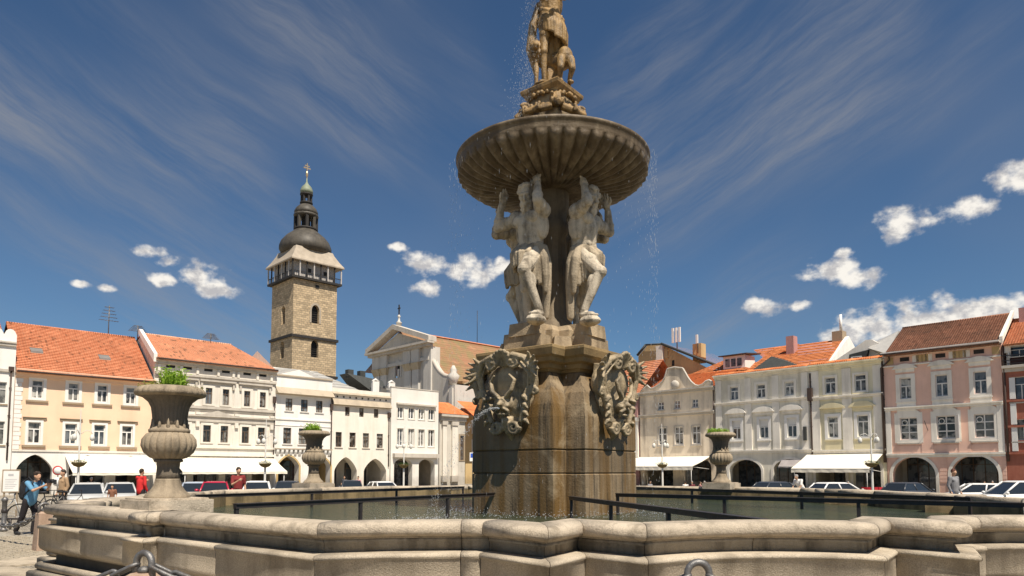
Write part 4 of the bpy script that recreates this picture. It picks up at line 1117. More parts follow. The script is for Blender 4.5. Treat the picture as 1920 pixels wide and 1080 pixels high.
T_VERD = M_('verdigris', (0.22, 0.25, 0.18), 0.6, 0.2, 1)

TY = 156.0
def tz(v, u=565, Y=TY + 3):
    r = ray(u, v); return EYE + r.z / r.y * Y
TW = 11.3
cx = (548 - 960) / FPX
corner = Vector((cx * (TY * math.cos(PITCH) + 30 * math.sin(PITCH)), TY, 0))      # corner nearest to the square
xL, nL = FL.x, FL.n
root = empty('bell_tower', corner, FL.rz, 'tall stone bell tower with dark onion dome, lantern and arcaded gallery', 'tower')
def tower_block(name, z0, z1, inset, holes_s, holes_w, mat):
    """square storey; openings (centre, half width, z0, zspring, ztop) on the south and west faces"""
    mb = MB(); a, b = inset, TW - inset
    def face(fn, holes):
        loops = [[(a, z0), (b, z0), (b, z1), (a, z1)]]
        for c, hw, q0, qs, qt in holes:
            loops.append([(c - hw, q0)] + arch_pts(c - hw, c + hw, qs, qt, False, 10) + [(c + hw, q0)])
        tri = tessellate_polygon([[Vector((p[0], p[1], 0)) for p in L] for L in loops])
        mb.add([fn(p[0], 0, p[1]) for L in loops for p in L], [tuple(t) for t in tri])
        for L in loops[1:]:
            n = len(L); mb.add([fn(p[0], 0, p[1]) for p in L] + [fn(p[0], .9, p[1]) for p in L], [(i, (i + 1) % n, (i + 1) % n + n, i + n) for i in range(n)])
            mb.add([fn(p[0], .9, p[1]) for p in L], [tuple(range(n))])
    face(lambda x, d, z: (x, a + d, z), holes_s)
    face(lambda x, d, z: (a + d, x, z), holes_w)
    mb.add([(b, a, z0), (b, b, z0), (b, b, z1), (b, a, z1)], [(0, 1, 2, 3)]); mb.add([(a, b, z0), (b, b, z0), (b, b, z1), (a, b, z1)], [(0, 1, 2, 3)])
    mb.add([(a, a, z1), (b, a, z1), (b, b, z1), (a, b, z1)], [(0, 1, 2, 3)])
    return mb.build(name, mat, root)
def tzc(v): return EYE + (ray(548, v).z / ray(548, v).y) * TY      # heights at the near corner
zg, z2, z1_, zb_ = tzc(520), tzc(628), tzc(700), 0
cS, cW = TW * .50, TW * .45
def zS(v, t=.5):                                                   # height on the south face, t along it
    Y = TY + xL.y * TW * t; r = ray(587, v); return EYE + r.z / r.y * Y
def zW(v):
    Y = TY + nL.y * TW * .45; r = ray(526, v); return EYE + r.z / r.y * Y
tower_block('upper_storey', z2 + .3, zg, .12, [(cS, .95, zS(606), zS(583), zS(572))], [(cW, .95, zW(608), zW(582), zW(574))], T_STONE)
tower_block('middle_storey', z1_ + .3, z2 - .3, .06, [(cS, .95, zS(670), zS(648), zS(638))], [(cW, .95, zW(672), zW(649), zW(640))], T_STONE)
tower_block('lower_storey', 0, z1_ - .3, 0, [(cS, 1.0, zS(708), zS(697), zS(690))], [], T_STONE)
bb = MB()
for z in (z2, z1_): bb.box(-.3, TW + .3, -.3, TW + .3, z - .299, z + .299)
bb.build('string_course', T_DARK, root)
def dark_fill(u0, face):
    pass
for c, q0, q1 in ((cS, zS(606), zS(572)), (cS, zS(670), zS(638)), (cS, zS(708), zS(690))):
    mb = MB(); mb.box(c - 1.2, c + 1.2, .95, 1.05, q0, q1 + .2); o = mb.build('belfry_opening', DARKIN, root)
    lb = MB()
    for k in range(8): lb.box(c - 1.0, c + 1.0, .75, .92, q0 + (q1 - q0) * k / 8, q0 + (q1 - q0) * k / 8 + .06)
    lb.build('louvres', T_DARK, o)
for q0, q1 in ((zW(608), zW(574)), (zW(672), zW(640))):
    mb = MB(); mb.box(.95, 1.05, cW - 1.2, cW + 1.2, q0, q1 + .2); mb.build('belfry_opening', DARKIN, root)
for c, q0, qs, qt in ((cS, zS(606), zS(583), zS(572)),):
    ab = MB(); inn = arch_pts(c - 1.0, c + 1.0, qs, qt, False, 12); out = arch_pts(c - 1.4, c + 1.4, qs, qt + .5, False, 12)
    ab.prism([(c - 1.0, q0)] + inn + [(c + 1.0, q0), (c + 1.4, q0)] + out[::-1] + [(c - 1.4, q0)], .0, .2, 'y'); ab.build('arch_surround', T_SKIRT, root)
# clock remains on the south face
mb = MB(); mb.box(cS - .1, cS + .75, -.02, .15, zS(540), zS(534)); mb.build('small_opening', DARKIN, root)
# gallery
ov = .75
gz = zg
gl = MB(); gl.box(-ov, TW + ov, -ov, TW + ov, gz + .01, gz + .5); gl.build('gallery_floor', T_DARK, root)
zr = gz + 4.3
wl = MB(); wl.box(.55, TW - .55, .55, TW - .55, gz + .5, zr); wl.build('gallery_wall', T_PALE, root)
for k in range(8):
    t = -.55 + (TW + 1.1) * k / 7
    for (x, y) in ((t, -.6), (-.6, t)):
        pb = MB(); pb.box(x - .13, x + .13, y - .13, y + .13, gz + .5, zr); pb.build('gallery_post', T_PALE if k % 2 else T_DARK, root)
rl = MB(); rl.box(-.7, TW + .7, -.72, -.6, gz + 1.5, gz + 1.65); rl.box(-.72, -.6, -.6, TW + .7, gz + 1.5, gz + 1.65)
for k in range(28):
    t = -.6 + (TW + 1.2) * k / 27
    rl.box(t - .03, t + .03, -.7, -.64, gz + .5, gz + 1.5); rl.box(-.7, -.64, t - .03, t + .03, gz + .5, gz + 1.5)
rl.build('gallery_railing', T_DARK, root)
for c in (cS - 1.5, cS + 2.6): 
    mb = MB(); mb.box(c - .45, c + .45, .5, .54, gz + 2.0, gz + 3.0); mb.build('gallery_window', DARKIN, root)
# flared skirt roof
sk = MB(); e = 1.1; c0 = TW / 2
prof = [(TW / 2 + e, zr - .15), (TW / 2 + e, zr + .15), (TW / 2 + .3, zr + 1.3), (TW / 2 - .6, zr + 2.9), (TW / 2 - .95, zr + 3.8)]
vs = []; fs = []
for r, z in prof: vs += [(c0 - r, c0 - r, z), (c0 + r, c0 - r, z), (c0 + r, c0 + r, z), (c0 - r, c0 + r, z)]
for i in range(len(prof) - 1):
    for k in range(4): fs.append((i * 4 + k, i * 4 + (k + 1) % 4, i * 4 + 4 + (k + 1) % 4, i * 4 + 4 + k))
fs.append((0, 1, 2, 3)); sk.add(vs, fs); sk.build('skirt_roof', T_SKIRT, root)
def oct_lathe(name, prof, mat, seg=16, smooth=True):
    mb = MB(); mb.lathe(prof, seg, smooth=smooth, c=(c0, c0)); return mb.build(name, mat, root)
def zx(v): return EYE + (ray(565, v).z / ray(565, v).y) * (TY + 7.9)
def rx(px): return px / FPX * (TY + 7.9) * 1.01
oct_lathe('onion_dome', [(rx(44), zx(478)), (rx(48), zx(471)), (rx(48), zx(465)), (rx(44.5), zx(456)), (rx(36), zx(446)), (rx(27), zx(439)), (rx(20), zx(433))], T_ROOF, 24)
oct_lathe('lantern_floor', [(rx(21), zx(434)), (rx(22.5), zx(432)), (rx(22.5), zx(430)), (rx(20), zx(429))], T_DARK)
for k in range(8):
    a = 2 * PI * (k + .5) / 8; r = rx(19)
    mb = MB(); x, y = c0 + r * math.cos(a), c0 + r * math.sin(a); mb.box(x - .32, x + .32, y - .32, y + .32, zx(430), zx(408)); mb.build('lantern_post', T_DARK if k % 2 else T_ROOF, root)
oct_lathe('lantern_core', [(rx(8), zx(430)), (rx(8), zx(405))], T_DARK)
oct_lathe('lantern_cornice', [(rx(19), zx(409)), (rx(23), zx(407)), (rx(23), zx(404)), (rx(21), zx(402))], T_ROOF)
oct_lathe('lantern_dome', [(rx(21.5), zx(403)), (rx(22), zx(398)), (rx(19), zx(392)), (rx(13), zx(386)), (rx(9), zx(384))], T_ROOF, 24)
oct_lathe('upper_lantern_floor', [(rx(9), zx(385)), (rx(12), zx(382)), (rx(12), zx(380)), (rx(9), zx(379))], T_DARK)
for k in range(6):
    a = 2 * PI * (k + .5) / 6; r = rx(8.5)
    mb = MB(); x, y = c0 + r * math.cos(a), c0 + r * math.sin(a); mb.box(x - .22, x + .22, y - .22, y + .22, zx(380), zx(367)); mb.build('upper_lantern_post', T_DARK, root)
oct_lathe('upper_lantern_cornice', [(rx(9), zx(368)), (rx(12), zx(366)), (rx(12), zx(364)), (rx(10), zx(363))], T_DARK)
oct_lathe('top_dome', [(rx(11.5), zx(363.5)), (rx(12), zx(358)), (rx(9), zx(351)), (rx(4), zx(346)), (rx(1.5), zx(341)), (rx(.8), zx(333))], T_VERD, 20)
GOLD = M_('gilded_metal', (0.75, 0.55, 0.32), 0.35, 0.1, 3, metal=0.8)
oct_lathe('gilded_ball', [(.02, zx(332)), (rx(2), zx(330)), (rx(2.6), zx(326)), (rx(2), zx(322)), (.05, zx(320))], GOLD, 12)
mb = MB(); mb.box(c0 - .12, c0 + .12, c0 - .12, c0 + .12, zx(334), zx(306)); mb.box(c0 - .9, c0 + .9, c0 - .1, c0 + .1, zx(316), zx(314)); mb.box(c0 - .6, c0 + .6, c0 - .1, c0 + .1, zx(311.5), zx(310)); mb.build('cross', GOLD, root)

# ------------------------------------------------------------------ cathedral behind the row
C_WALL = plaster('cathedral_plaster', (0.58, 0.54, 0.47), (0.44, 0.40, 0.34), 0.35)
C_TRIM = plaster('cathedral_trim', (0.62, 0.585, 0.525), (0.48, 0.44, 0.38), 0.3)
C_GILT = plaster('gilded_capital', (0.52, 0.44, 0.31), (0.38, 0.28, 0.15), 0.5)
CP = Vector((-21.4, 130.0, 0))
FC = Facade(tuple(FR.x[:2]), tuple(FR.n[:2]), CP.dot(FR.n))
H = House(FC, FC.S(701, 700), FC.S(806, 700), 'cathedral', 'cathedral with baroque pediment gable and long mossy tiled nave roof', depth=62, cat='church')
zc = H.Z(745, 655); zap = H.Z(745, 619)
xm = H.X(746, 640); hw = H.w / 2
wx0 = H.X(746, 690)
hole = (wx0 - .8, wx0 + .8, H.Z(746, 708), H.Z(746, 684))
H.wall('wall', C_WALL, 0, zc, [hole], top=[(H.w - .01, zc), (xm, zap - .6), (.01, zc)])
H.part('niche', DARKIN, [(hole[0], hole[1], .5, .6, hole[2], hole[3] + .5)])
H.part('niche_statue', C_TRIM, [(wx0 - .3, wx0 + .3, .1, .45, hole[2], hole[3] - .8)])
mb = MB(); inn = arch_pts(hole[0] - .05, hole[1] + .05, hole[3] - .6, hole[3] + .4, False); out = arch_pts(hole[0] - .4, hole[1] + .4, hole[3] - .6, hole[3] + .9, False)
mb.prism([(hole[0] - .05, hole[2])] + inn + [(hole[1] + .05, hole[2]), (hole[1] + .4, hole[2])] + out[::-1] + [(hole[0] - .4, hole[2])], -.12, .03, 'y'); mb.build('niche_surround', C_TRIM, H.root)
for sx, u in enumerate((709, 722, 767.5, 781.5)):
    x = H.X(u, 700); p = H.part('pilaster', C_TRIM, [(x - 1.0, x + 1.0, -.4, .02, 0, zc - 4.6)])
    mb = MB(); mb.hexa([(x - 1.0, -.42, zc - 4.59), (x + 1.0, -.42, zc - 4.59), (x + 1.0, .02, zc - 4.59), (x - 1.0, .02, zc - 4.59)], [(x - 1.4, -.8, zc - 3.3), (x + 1.4, -.8, zc - 3.3), (x + 1.4, .02, zc - 3.3), (x - 1.4, .02, zc - 3.3)]); mb.build('capital', C_GILT, p)
    mb = MB(); mb.box(x - 1.3, x + 1.3, -.6, .02, zc - 3.29, zc - .8); mb.build('entablature_block', C_TRIM, p)
H.part('architrave', C_TRIM, [(0.0, H.w, -.35, .03, zc - 3.2, zc - 2.6)])
H.part('cornice', TRIMG, [(-.8, H.w + .8, -1.0, .03, zc - .79, zc - .3), (-1.2, H.w + 1.2, -1.5, .03, zc - .299, zc + .1)])
for a, b in ((-1.2, xm), (xm, H.w + 1.2)):
    mb = MB(); dxx = .0
    z0, z1 = (zc, zap) if a < 0 else (zap, zc)
    mb.prism([(a, z0), (b, z1), (b, z1 + .9), (a, z0 + .9)], -1.3, .5, 'y'); mb.build('raking_cornice', TRIMG, H.root)
fi = MB(); fi.lathe([(.5, zap + .3), (.5, zap + 1.3), (.62, zap + 1.4), (.25, zap + 1.7), (.18, zap + 2.4), (.34, zap + 2.6), (.08, zap + 3.0)], 10, c=(xm, .2)); fi.build('finial', C_TRIM, H.root)
mb = MB(); mb.box(xm - .09, xm + .09, .1, .3, zap + 2.9, zap + 4.9); mb.box(xm - .4, xm + .4, .12, .28, zap + 4.1, zap + 4.3); mb.build('gable_cross', IRON, H.root)
# nave roof, falling to the south side
rr = MB(); n = 34; L = 60.0
zev = 11.0; slope = 1.12; ex = xm + (zap - zev) / slope
for side, xe in ((1, ex), (-1, -4.0)):
    zz0 = zev if side == 1 else zc - 3
    for i in range(n):
        t0, t1 = i / n, (i + 1) / n
        a = (xm + (xe - xm) * t0, zap - .2 + (zz0 - zap) * t0); b = (xm + (xe - xm) * t1, zap - .2 + (zz0 - zap) * t1 + .02)
        rr.add([(a[0], .3, a[1]), (a[0], L, a[1]), (b[0], L, b[1]), (b[0], .3, b[1])], [(0, 1, 2, 3)])
rfo = rr.build('nave_roof', RF_MOSS, H.root)
mb = MB(); mb.tube([(xm, .3, zap - .05), (xm, L, zap - .05)], .2, 6); mb.build('ridge_tiles', RF_OR, rfo)
for (t, y) in ((.62, 7), (.86, 14), (.55, 24)):
    x = xm + (ex - xm) * t; z = zap - .2 + (zev - zap) * t
    mb = MB(); mb.box(x - .2, x + 1.1, y, y + 1.6, z - .6, z + .75); mb.build('roof_hatch', DARKIN, rfo)
    mb = MB(); mb.hexa([(x - .4, y - .2, z + .5), (x + 1.4, y - .2, z + .3), (x + 1.4, y + 1.8, z + .3), (x - .4, y + 1.8, z + .5)], [(x - .4, y - .2, z + .9), (x + 1.4, y - .2, z + .8), (x + 1.4, y + 1.8, z + .8), (x - .4, y + 1.8, z + .9)]); mb.build('hatch_roof', RF_MOSS, rfo)
mb = MB(); mb.tube([(xm, 20, zap), (xm, 20, zap + 7)], .06, 5); mb.build('lightning_rod', IRON, rfo)
# corner block of the gable and the volute wing
xr = H.w
H.part('corner_pier', C_TRIM, [(xr - 1.6, xr + .6, -.25, 1.8, 0, zc - .8)])
vol = [(xr + .6, zc - 3.4)]
for i in range(13):
    t = i / 12; vol.append((xr + .6 + 4.6 * t, zc - 3.4 - 3.3 * math.sin(PI / 2 * t) ** .8))
mb = MB(); mb.prism([(xr + .55, 0.0), (xr + 5.2, 0.0)] + vol[::-1], .05, 1.3, 'y'); mb.build('volute_wing', C_WALL, H.root)
mb = MB(); mb.tube([(x, .4, z + .05) for x, z in vol], .4, 8); mb.build('volute_coping', TRIMG, H.root)
ur = MB(); ur.lathe([(.5, 0), (.8, .8), (1.1, 1.6), (.5, 2.2), (.6, 2.6), (.2, 3.4)], 12, c=(xr + 5.9, .6)); uo = ur.build('corner_urn', C_TRIM, H.root); uo.location.z = zc - 8.2
H.part('aisle_wall', C_TRIM, [(xr + 5.25, xr + 6.8, .2, 8.0, 0, zc - 8.2)])
H.part('aisle_pilaster', C_TRIM, [(xr + 5.6, xr + 6.5, -.2, .19, 0, zc - 8.8)])
mb = MB(); 
for i in range(10):
    mb.add([(xr + 7.6 + i * .5, .0, 13.5 - i * .32 + .06), (xr + 7.6 + i * .5, 22, 13.5 - i * .32 + .06), (xr + 8.1 + i * .5, 22, 13.2 - i * .32), (xr + 8.1 + i * .5, .0, 13.2 - i * .32)], [(0, 1, 2, 3)])
mb.build('aisle_roof', RF_HOT, H.root)

# --- side chapel beside the ivory house
H = House(FL, FL.S(824, 800, 6), FL.S(872, 800, 6), 'chapel', 'narrow pale chapel front with tall barred window and white pilasters', depth=9, cat='chapel', off=6.0)
ze = H.Z(830, 776)
tw = (H.X(862.5, 830), H.X(873, 830)); hole = (H.X(862.5, 830), min(H.X(872, 830), H.w - .3), H.Z(868, 863), H.Z(868, 817))
H.wall('wall', C_WALL, 0, ze, [hole])
H.shell(C_WALL, 0, ze)
H.window((hole[0] + hole[1]) / 2, hole[2], hole[3], hole[1] - hole[0], frame=BROWNP, cols=3, rows=(.2, .4, .6, .8), topcols=3, surround=(.25, .08, SILLB), bar=.05)
for u, wpx in ((832, 7), (851, 10)):
    x = H.X(u, 830); w = H.wid(u, wpx) / 2
    p = H.part('pilaster', TRIM, [(x - w, x + w, -.3, .02, .9, ze - 1.7)])
    mb = MB(); mb.box(x - w - .15, x + w + .15, -.45, .02, ze - 1.69, ze - 1.1); mb.build('capital', TRIMG, p)
    mb = MB(); mb.box(x - w - .2, x + w + .2, -.5, .02, 0, .89); mb.build('base', TRIMG, p)
H.part('cornice', TRIMG, [(0.0, H.w, -.35, .03, ze - 1.0, ze - .4), (-.1, H.w + .1, -.7, .03, ze - .399, ze)])
mb = MB(); mb.hexa([(-.2, -.75, ze + .01), (H.w + .2, -.75, ze + .01), (H.w + .2, 9, ze + .01), (-.2, 9, ze + .01)], [(.5, 3.5, ze + 2.2), (H.w - .5, 3.5, ze + 2.2), (H.w - .5, 6, ze + 2.2), (.5, 6, ze + 2.2)]); mb.build('roof', RF_HOT, H.root)

# --- ochre house at the end of the street
H = House(FL, FL.S(873, 800, 14), FL.S(960, 800, 14), 'town_house', 'ochre house front glimpsed between the chapel and the fountain', depth=10, off=14.0)
ze = H.Z(880, 777)
hs = [(H.X(u) - .6, H.X(u) + .6, z0, z1) for u in (891, 912, 935) for z0, z1 in ((H.Z(888, 852), H.Z(888, 826)), (H.Z(888, 812), H.Z(888, 790)))]
H.wall('wall', P_TAN, 0, ze, hs); H.shell(P_TAN, 0, ze)
for a, b, c, d in hs: H.window((a + b) / 2, c, d, b - a, surround=(.2, .06, WHITE))
H.part('cornice', TRIMG, [(0, H.w, -.3, .03, ze - .4, ze)])
H.roof(RF_OR, ze, 5, ze + 4, n=14)
# more house fronts that close the corner of the square behind the fountain
H = House(FL, FL.S(961, 800, 10), FL.S(1125, 800, 10), 'town_house', 'cream corner house hidden behind the fountain pedestal', depth=10, off=10.0)
ze = H.Z(1000, 790)
hs = [(H.X(u) - .6, H.X(u) + .6, z0, z1) for u in (980, 1010, 1040, 1070, 1100) for z0, z1 in ((H.Z(1000, 850), H.Z(1000, 826)), (H.Z(1000, 816), H.Z(1000, 797)))]
H.wall('wall', P_CREAM, 0, ze, hs); H.shell(P_CREAM, 0, ze)
for a, b, c, d in hs: H.window((a + b) / 2, c, d, b - a, surround=(.2, .06, WHITE))
H.roof(RF_OR, ze, 5, ze + 3, n=14)

# ------------------------------------------------------------------ roofs behind the east row
B = 16.0
H = House(FR, FR.S(1197, 680, B), FR.S(1352, 680, B), 'back_house', 'tan windowless gable house with red roof behind the beige gable', depth=26, off=B)
pts = [(1350, 702), (1243, 646.5), (1232, 645), (1213, 648), (1196, 668)]
zl = [(min(max(H.X(u, v), .01), H.w - .01), H.Z(u, v)) for u, v in pts]
H.wall('wall', P_TAN, 0, zl[-1][1], [(H.X(1264) - .25, H.X(1264) + .25, H.Z(1264, 686), H.Z(1264, 675))], top=[(H.w - .01, zl[0][1] - .2)] + zl)
H.part('gable_vent', DARKIN, [(H.X(1264) - .3, H.X(1264) + .3, .1, .18, H.Z(1264, 686), H.Z(1264, 675))])
H.part('buttress', P_CREAM, [(H.X(1234, 665), H.X(1246, 665), -.6, .02, H.Z(1240, 690), H.Z(1240, 649))])
H.part('recess', P_TAN, [(H.X(1246.5, 665), H.X(1253, 665), -.2, .02, H.Z(1250, 672), H.Z(1250, 653))])
H.part('shell_wall', P_TAN, [(H.w - .3, H.w - .02, .01, 20, 0, zl[0][1] - .3)])
mb = MB(); x0, z0 = zl[1]; xe, zee = H.X(1372, 694), H.Z(1372, 697)
for i in range(26):
    t0, t1 = i / 26, (i + 1) / 26
    mb.add([(x0 + (xe - x0) * t0, -.5, z0 + .25 + (zee - z0) * t0), (x0 + (xe - x0) * t0, 24, z0 + .25 + (zee - z0) * t0), (x0 + (xe - x0) * t1, 24, z0 + .31 + (zee - z0) * t1), (x0 + (xe - x0) * t1, -.5, z0 + .31 + (zee - z0) * t1)], [(0, 1, 2, 3)])
rfo = mb.build('roof', RF_OR, H.root)
mb = MB(); mb.tube([(x0, -.5, z0 + .12), (xe, -.5, zee + .12)], .22, 6); mb.tube([(zl[3][0], -.3, zl[3][1] + .1), (zl[4][0], -.3, zl[4][1] + .1)], .2, 6); mb.tube([(zl[3][0], -.3, zl[3][1] + .1), (x0, -.3, z0 + .1)], .15, 6); mb.build('verge', BLACKR, rfo)
xcH = H.X(1294, 645); zch = H.Z(1294, 641)
mb = MB(); mb.box(xcH - .8, xcH + .7, 2, 3.4, zch - 3, zch); mb.build('chimney', P_TAN, H.root)
def antenna(u0, v0, v1, panels, label):
    s0 = FR.S(u0, v0, B + 2); z0 = FR.Z(u0, v1, B + 2); z1 = FR.Z(u0, v0, B + 2)
    r = empty('phone_antenna', FR.P(s0, z0, B + 2), FR.rz, label, 'antenna')
    mb = MB(); mb.tube([(0, 0, -1.0), (0, 0, z1 - z0)], .09, 6); mb.build('mast', IRONG, r)
    for k in range(panels):
        x = (k - (panels - 1) / 2) * .62
        pb = MB(); pb.box(x - .17, x + .17, -.32, -.12, .5, z1 - z0 + .1); pb.build('panel', WHITE, r)
antenna(1269, 616, 648, 3, 'cluster of three white phone antennas on the tan roof')
antenna(1308, 629, 650, 1, 'single white phone antenna beside the brick chimney')
# low hipped roof with a wide dormer
def block_roof(name, label, u0, u1, off, v_e, u_e, v_r, depth, wallm, roofm, inset=3.0, hip=True):
    s0, s1 = FR.S(u0, v_e, off), FR.S(u1, v_e, off)
    H = House(FR, s0, s1, name, label, depth=depth, off=off)
    ze, zr = H.Z(u_e, v_e), FR.Z(u_e, v_r, off + depth / 2)
    H.part('wall', wallm, [(.01, H.w - .01, .01, depth, 0, ze)])
    mb = MB(); N = 16; w = H.w; ins = inset if hip else 0
    for i in range(N):
        t0, t1 = i / N, (i + 1) / N
        def ring(t, k): return [(-.3 + (ins + .3) * t, -.5 + (depth / 2 + .5) * t, ze + (zr - ze) * t + k), (w + .3 - (ins + .3) * t, -.5 + (depth / 2 + .5) * t, ze + (zr - ze) * t + k), (w + .3 - (ins + .3) * t, depth + .5 - (depth / 2 + .5) * t, ze + (zr - ze) * t + k), (-.3 + (ins + .3) * t, depth + .5 - (depth / 2 + .5) * t, ze + (zr - ze) * t + k)]
        a, b = ring(t0, .06), ring(t1, 0)
        mb.add(a + b, [(k, (k + 1) % 4, (k + 1) % 4 + 4, k + 4) for k in range(4)])
    if not hip:
        for x in (.0, w): mb.add([(x, 0, ze), (x, depth, ze), (x, depth / 2, zr)], [(0, 1, 2)])
    o = mb.build('roof', roofm, H.root)
    return H, ze, zr, o
H, ze, zr, ro = block_roof('back_house', 'low house with hipped red roof and wide white dormer window', 1290, 1400, 12, 699, 1360, 666, 14, P_TAN, RF_HOT, 5)
x0, x1 = H.X(1352, 680), H.X(1393, 680); zd = H.Z(1370, 693)
dm = H.part('dormer', WHITE, [(x0, x1, .6, 3.5, zd, zd + 2.0)])
for k in range(3):
    a = x0 + .35 + (x1 - x0 - .6) * k / 3; mb = MB(); mb.box(a, a + (x1 - x0) / 3 - .45, .55, .59, zd + .5, zd + 1.6); mb.build('dormer_pane', GLASS, dm)
mb = MB(); mb.hexa([(x0 - .5, .1, zd + 2.01), (x1 + .5, .1, zd + 2.01), (x1 + .5, 4.5, zd + 2.4), (x0 - .5, 4.5, zd + 2.4)], [(x0 - .5, .1, zd + 2.15), (x1 + .5, .1, zd + 2.15), (x1 + .5, 4.5, zd + 2.6), (x0 - .5, 4.5, zd + 2.6)]); mb.build('dormer_roof', DARKPIPE, dm)
# bright orange roof block above the grey-green house
H, ze, zr, ro = block_roof('back_house', 'bright orange roofed house with white gable above the grey green house', 1404, 1542, 7, 688, 1500, 646, 15, TRIMW, RF_HOT, 0, hip=False)
mb = MB(); mb.prism([(-.4, ze - .5), (15.2, ze - .5), (7.5, zr + .25)], H.w + .02, H.w + .5, 'x'); mb.build('gable_wall', P_WHITE, H.root)
xk = H.X(1454, 660); mb = MB(); mb.box(xk - .5, xk + .5, 4.2, 5.4, zr - 4.5, zr + .7); mb.build('chimney', P_MAUVE, H.root)
xk = H.X(1538, 650); mb = MB(); mb.box(xk - 1.2, xk + .1, 6.8, 8.2, zr - 1, zr + 1.0); ch = mb.build('chimney', SILLB, H.root)
mb = MB(); mb.lathe([(.18, zr + 1), (.18, zr + 3.2)], 10, c=(xk - .3, 7.5)); mb.build('flue', WHITE, H.root)
xa, xb, xk = H.X(1411, 690), H.X(1512, 682), H.X(1440, 664)
mb = MB(); zk = H.Z(1440, 666)
mb.add([(xa, -1.6, ze - .4), (xb, -1.6, ze - .2), (xk, 1.0, zk), (xa, 5, ze - .2), (xb, 5, ze)], [(0, 1, 2), (0, 2, 3), (1, 4, 2)]); mb.build('felt_dormer', BLACKR, H.root)
H, ze, zr, ro = block_roof('back_house', 'orange hipped roof sloping behind the felt dormer', 1388, 1452, 14, 692, 1420, 655, 12, P_TAN, RF_HOT, 6)
# ------------------------------------------------------------------ the fountain
PHI = R(6.5)
fountain = empty('fountain', CF, PHI, 'large stone fountain with zigzag basin wall, stained pedestal and fluted upper bowl', 'fountain')
def zz(v, Y, u=1040):
    r = ray(u, v); return EYE + r.z / r.y * Y

# plan of the basin: four broken fronts joined by four straight sides; (across, out, joint here?)
TO = .42
bay = [(1.14 * q / 6, 8.76 + .32 * (q / 6) ** 2, q == 6) for q in range(7)]
half = bay + [(1.63, 8.55, True), (2.07, 9.12, True), (2.60, 8.40, True), (2.82, 8.36, True), (3.5, 8.34, False), (4.2, 8.45, True)]
right = half[1:-2] + [(3.3, 8.34, False), (3.75, 8.45, True)]
front = [(-t + TO, -r, j) for t, r, j in reversed(half)] + [(t + TO, -r, j) for t, r, j in right]
ex_, ey_ = front[-1][0], front[-1][1]
# the straight side after the right end of a front, with a shallow pier under its urn
nx_, ny_ = -front[0][1], front[0][0]                  # where the next front begins (turned by 90 degrees)
A0, B0 = Vector((ex_, ey_)), Vector((nx_, ny_)); td = (B0 - A0).normalized(); nd = Vector((td.y, -td.x)); mid = (A0 + B0) / 2
side = [(mid - td * .20, True), (mid - td * .20 + nd * .16, True), (mid + td * .20 + nd * .16, True), (mid + td * .20, True)]
unit = front + [(p.x, p.y, j) for p, j in side]
path = []; joint = []
for k in range(4):
    a = k * PI / 2
    for x, y, j in unit:
        path.append(Vector((x * math.cos(a) - y * math.sin(a), x * math.sin(a) + y * math.cos(a)))); joint.append(j)
NP = len(path)
def enorm(i):
    d = (path[(i + 1) % NP] - path[i % NP]).normalized(); return Vector((d.y, -d.x))
mit = []
for i in range(NP):
    n1, n2_ = enorm(i - 1), enorm(i); mit.append((n1 + n2_) / (1 + n1.dot(n2_)))
def offset_path(o): return [path[i] + mit[i] * o for i in range(NP)]
def blocks(name, mat, prof, maxlen, gap=.008, jitter=0.0):
    """lay stones with the cross-section prof [(out, z)] along the plan; each stone is one part"""
    n = len(prof)
    starts = [i for i in range(NP) if joint[i]]
    for q, i0 in enumerate(starts):
        i1 = starts[(q + 1) % len(starts)]; idx = [i0]
        while idx[-1] != i1: idx.append((idx[-1] + 1) % NP)
        pts = [path[i] for i in idx]; ms = [mit[i] for i in idx]
        seg = [(pts[k + 1] - pts[k]).length for k in range(len(pts) - 1)]; L = sum(seg)
        k = max(1, round(L / maxlen)); cuts = [L * (j / k + (random.uniform(-.07, .07) if 0 < j < k else 0)) for j in range(k + 1)]
        cum_ = [0]
        for d in seg: cum_.append(cum_[-1] + d)
        def at(d):
            for e in range(len(seg)):
                if d <= cum_[e + 1] + 1e-9:
                    f = (d - cum_[e]) / seg[e]; return pts[e].lerp(pts[e + 1], f), (enorm(idx[e]) if 1e-6 < f < 1 - 1e-6 else ms[e if f < .5 else e + 1])
        for j in range(k):
            ds = [cuts[j] + gap / 2] + [c for c in cum_ if cuts[j] + .02 < c < cuts[j + 1] - .02] + [cuts[j + 1] - gap / 2]
            dj = random.uniform(-jitter, jitter); mb = MB(); vs = []
            for qd, d in enumerate(ds):
                dd = min(max(d, 0), L); p, m = at(dd)
                if j == 0 and qd == 0: m = ms[0]
                if j == k - 1 and qd == len(ds) - 1: m = ms[-1]
                for o, z in prof: w = p + m * (o + dj); vs.append((w.x, w.y, z))
            S = len(ds)
            mb.add(vs, [tuple(reversed(range(n))), tuple(range((S - 1) * n, S * n))])
            for e in range(S - 1):
                mb.f += [[e * n + w, e * n + (w + 1) % n, (e + 1) * n + (w + 1) % n, (e + 1) * n + w] for w in range(n)]; mb.sm += [True] * n
            mb.build(name, mat, fountain)
ZR = 1.14
rim = [(-.34, ZR - .17)] + [(-.34, ZR - .02), (-.30, ZR)]
rim += [(-.10 + .125 * abs(math.sin(a)) ** .8, ZR - .078 + .078 * math.copysign(abs(math.cos(a)) ** .75, math.cos(a))) for a in [PI * q / 11 for q in range(12)]] + [(-.085, ZR - .157), (-.085, ZR - .17)]
blocks('rim_stone', S_RIM, rim, 2.2, jitter=.002)
blocks('frieze_stone', S_FRZ, [(-.345, .84), (-.345, ZR - .173), (-.105, ZR - .173), (-.10, ZR - .20), (-.125, ZR - .21), (-.125, .84)], 1.5)
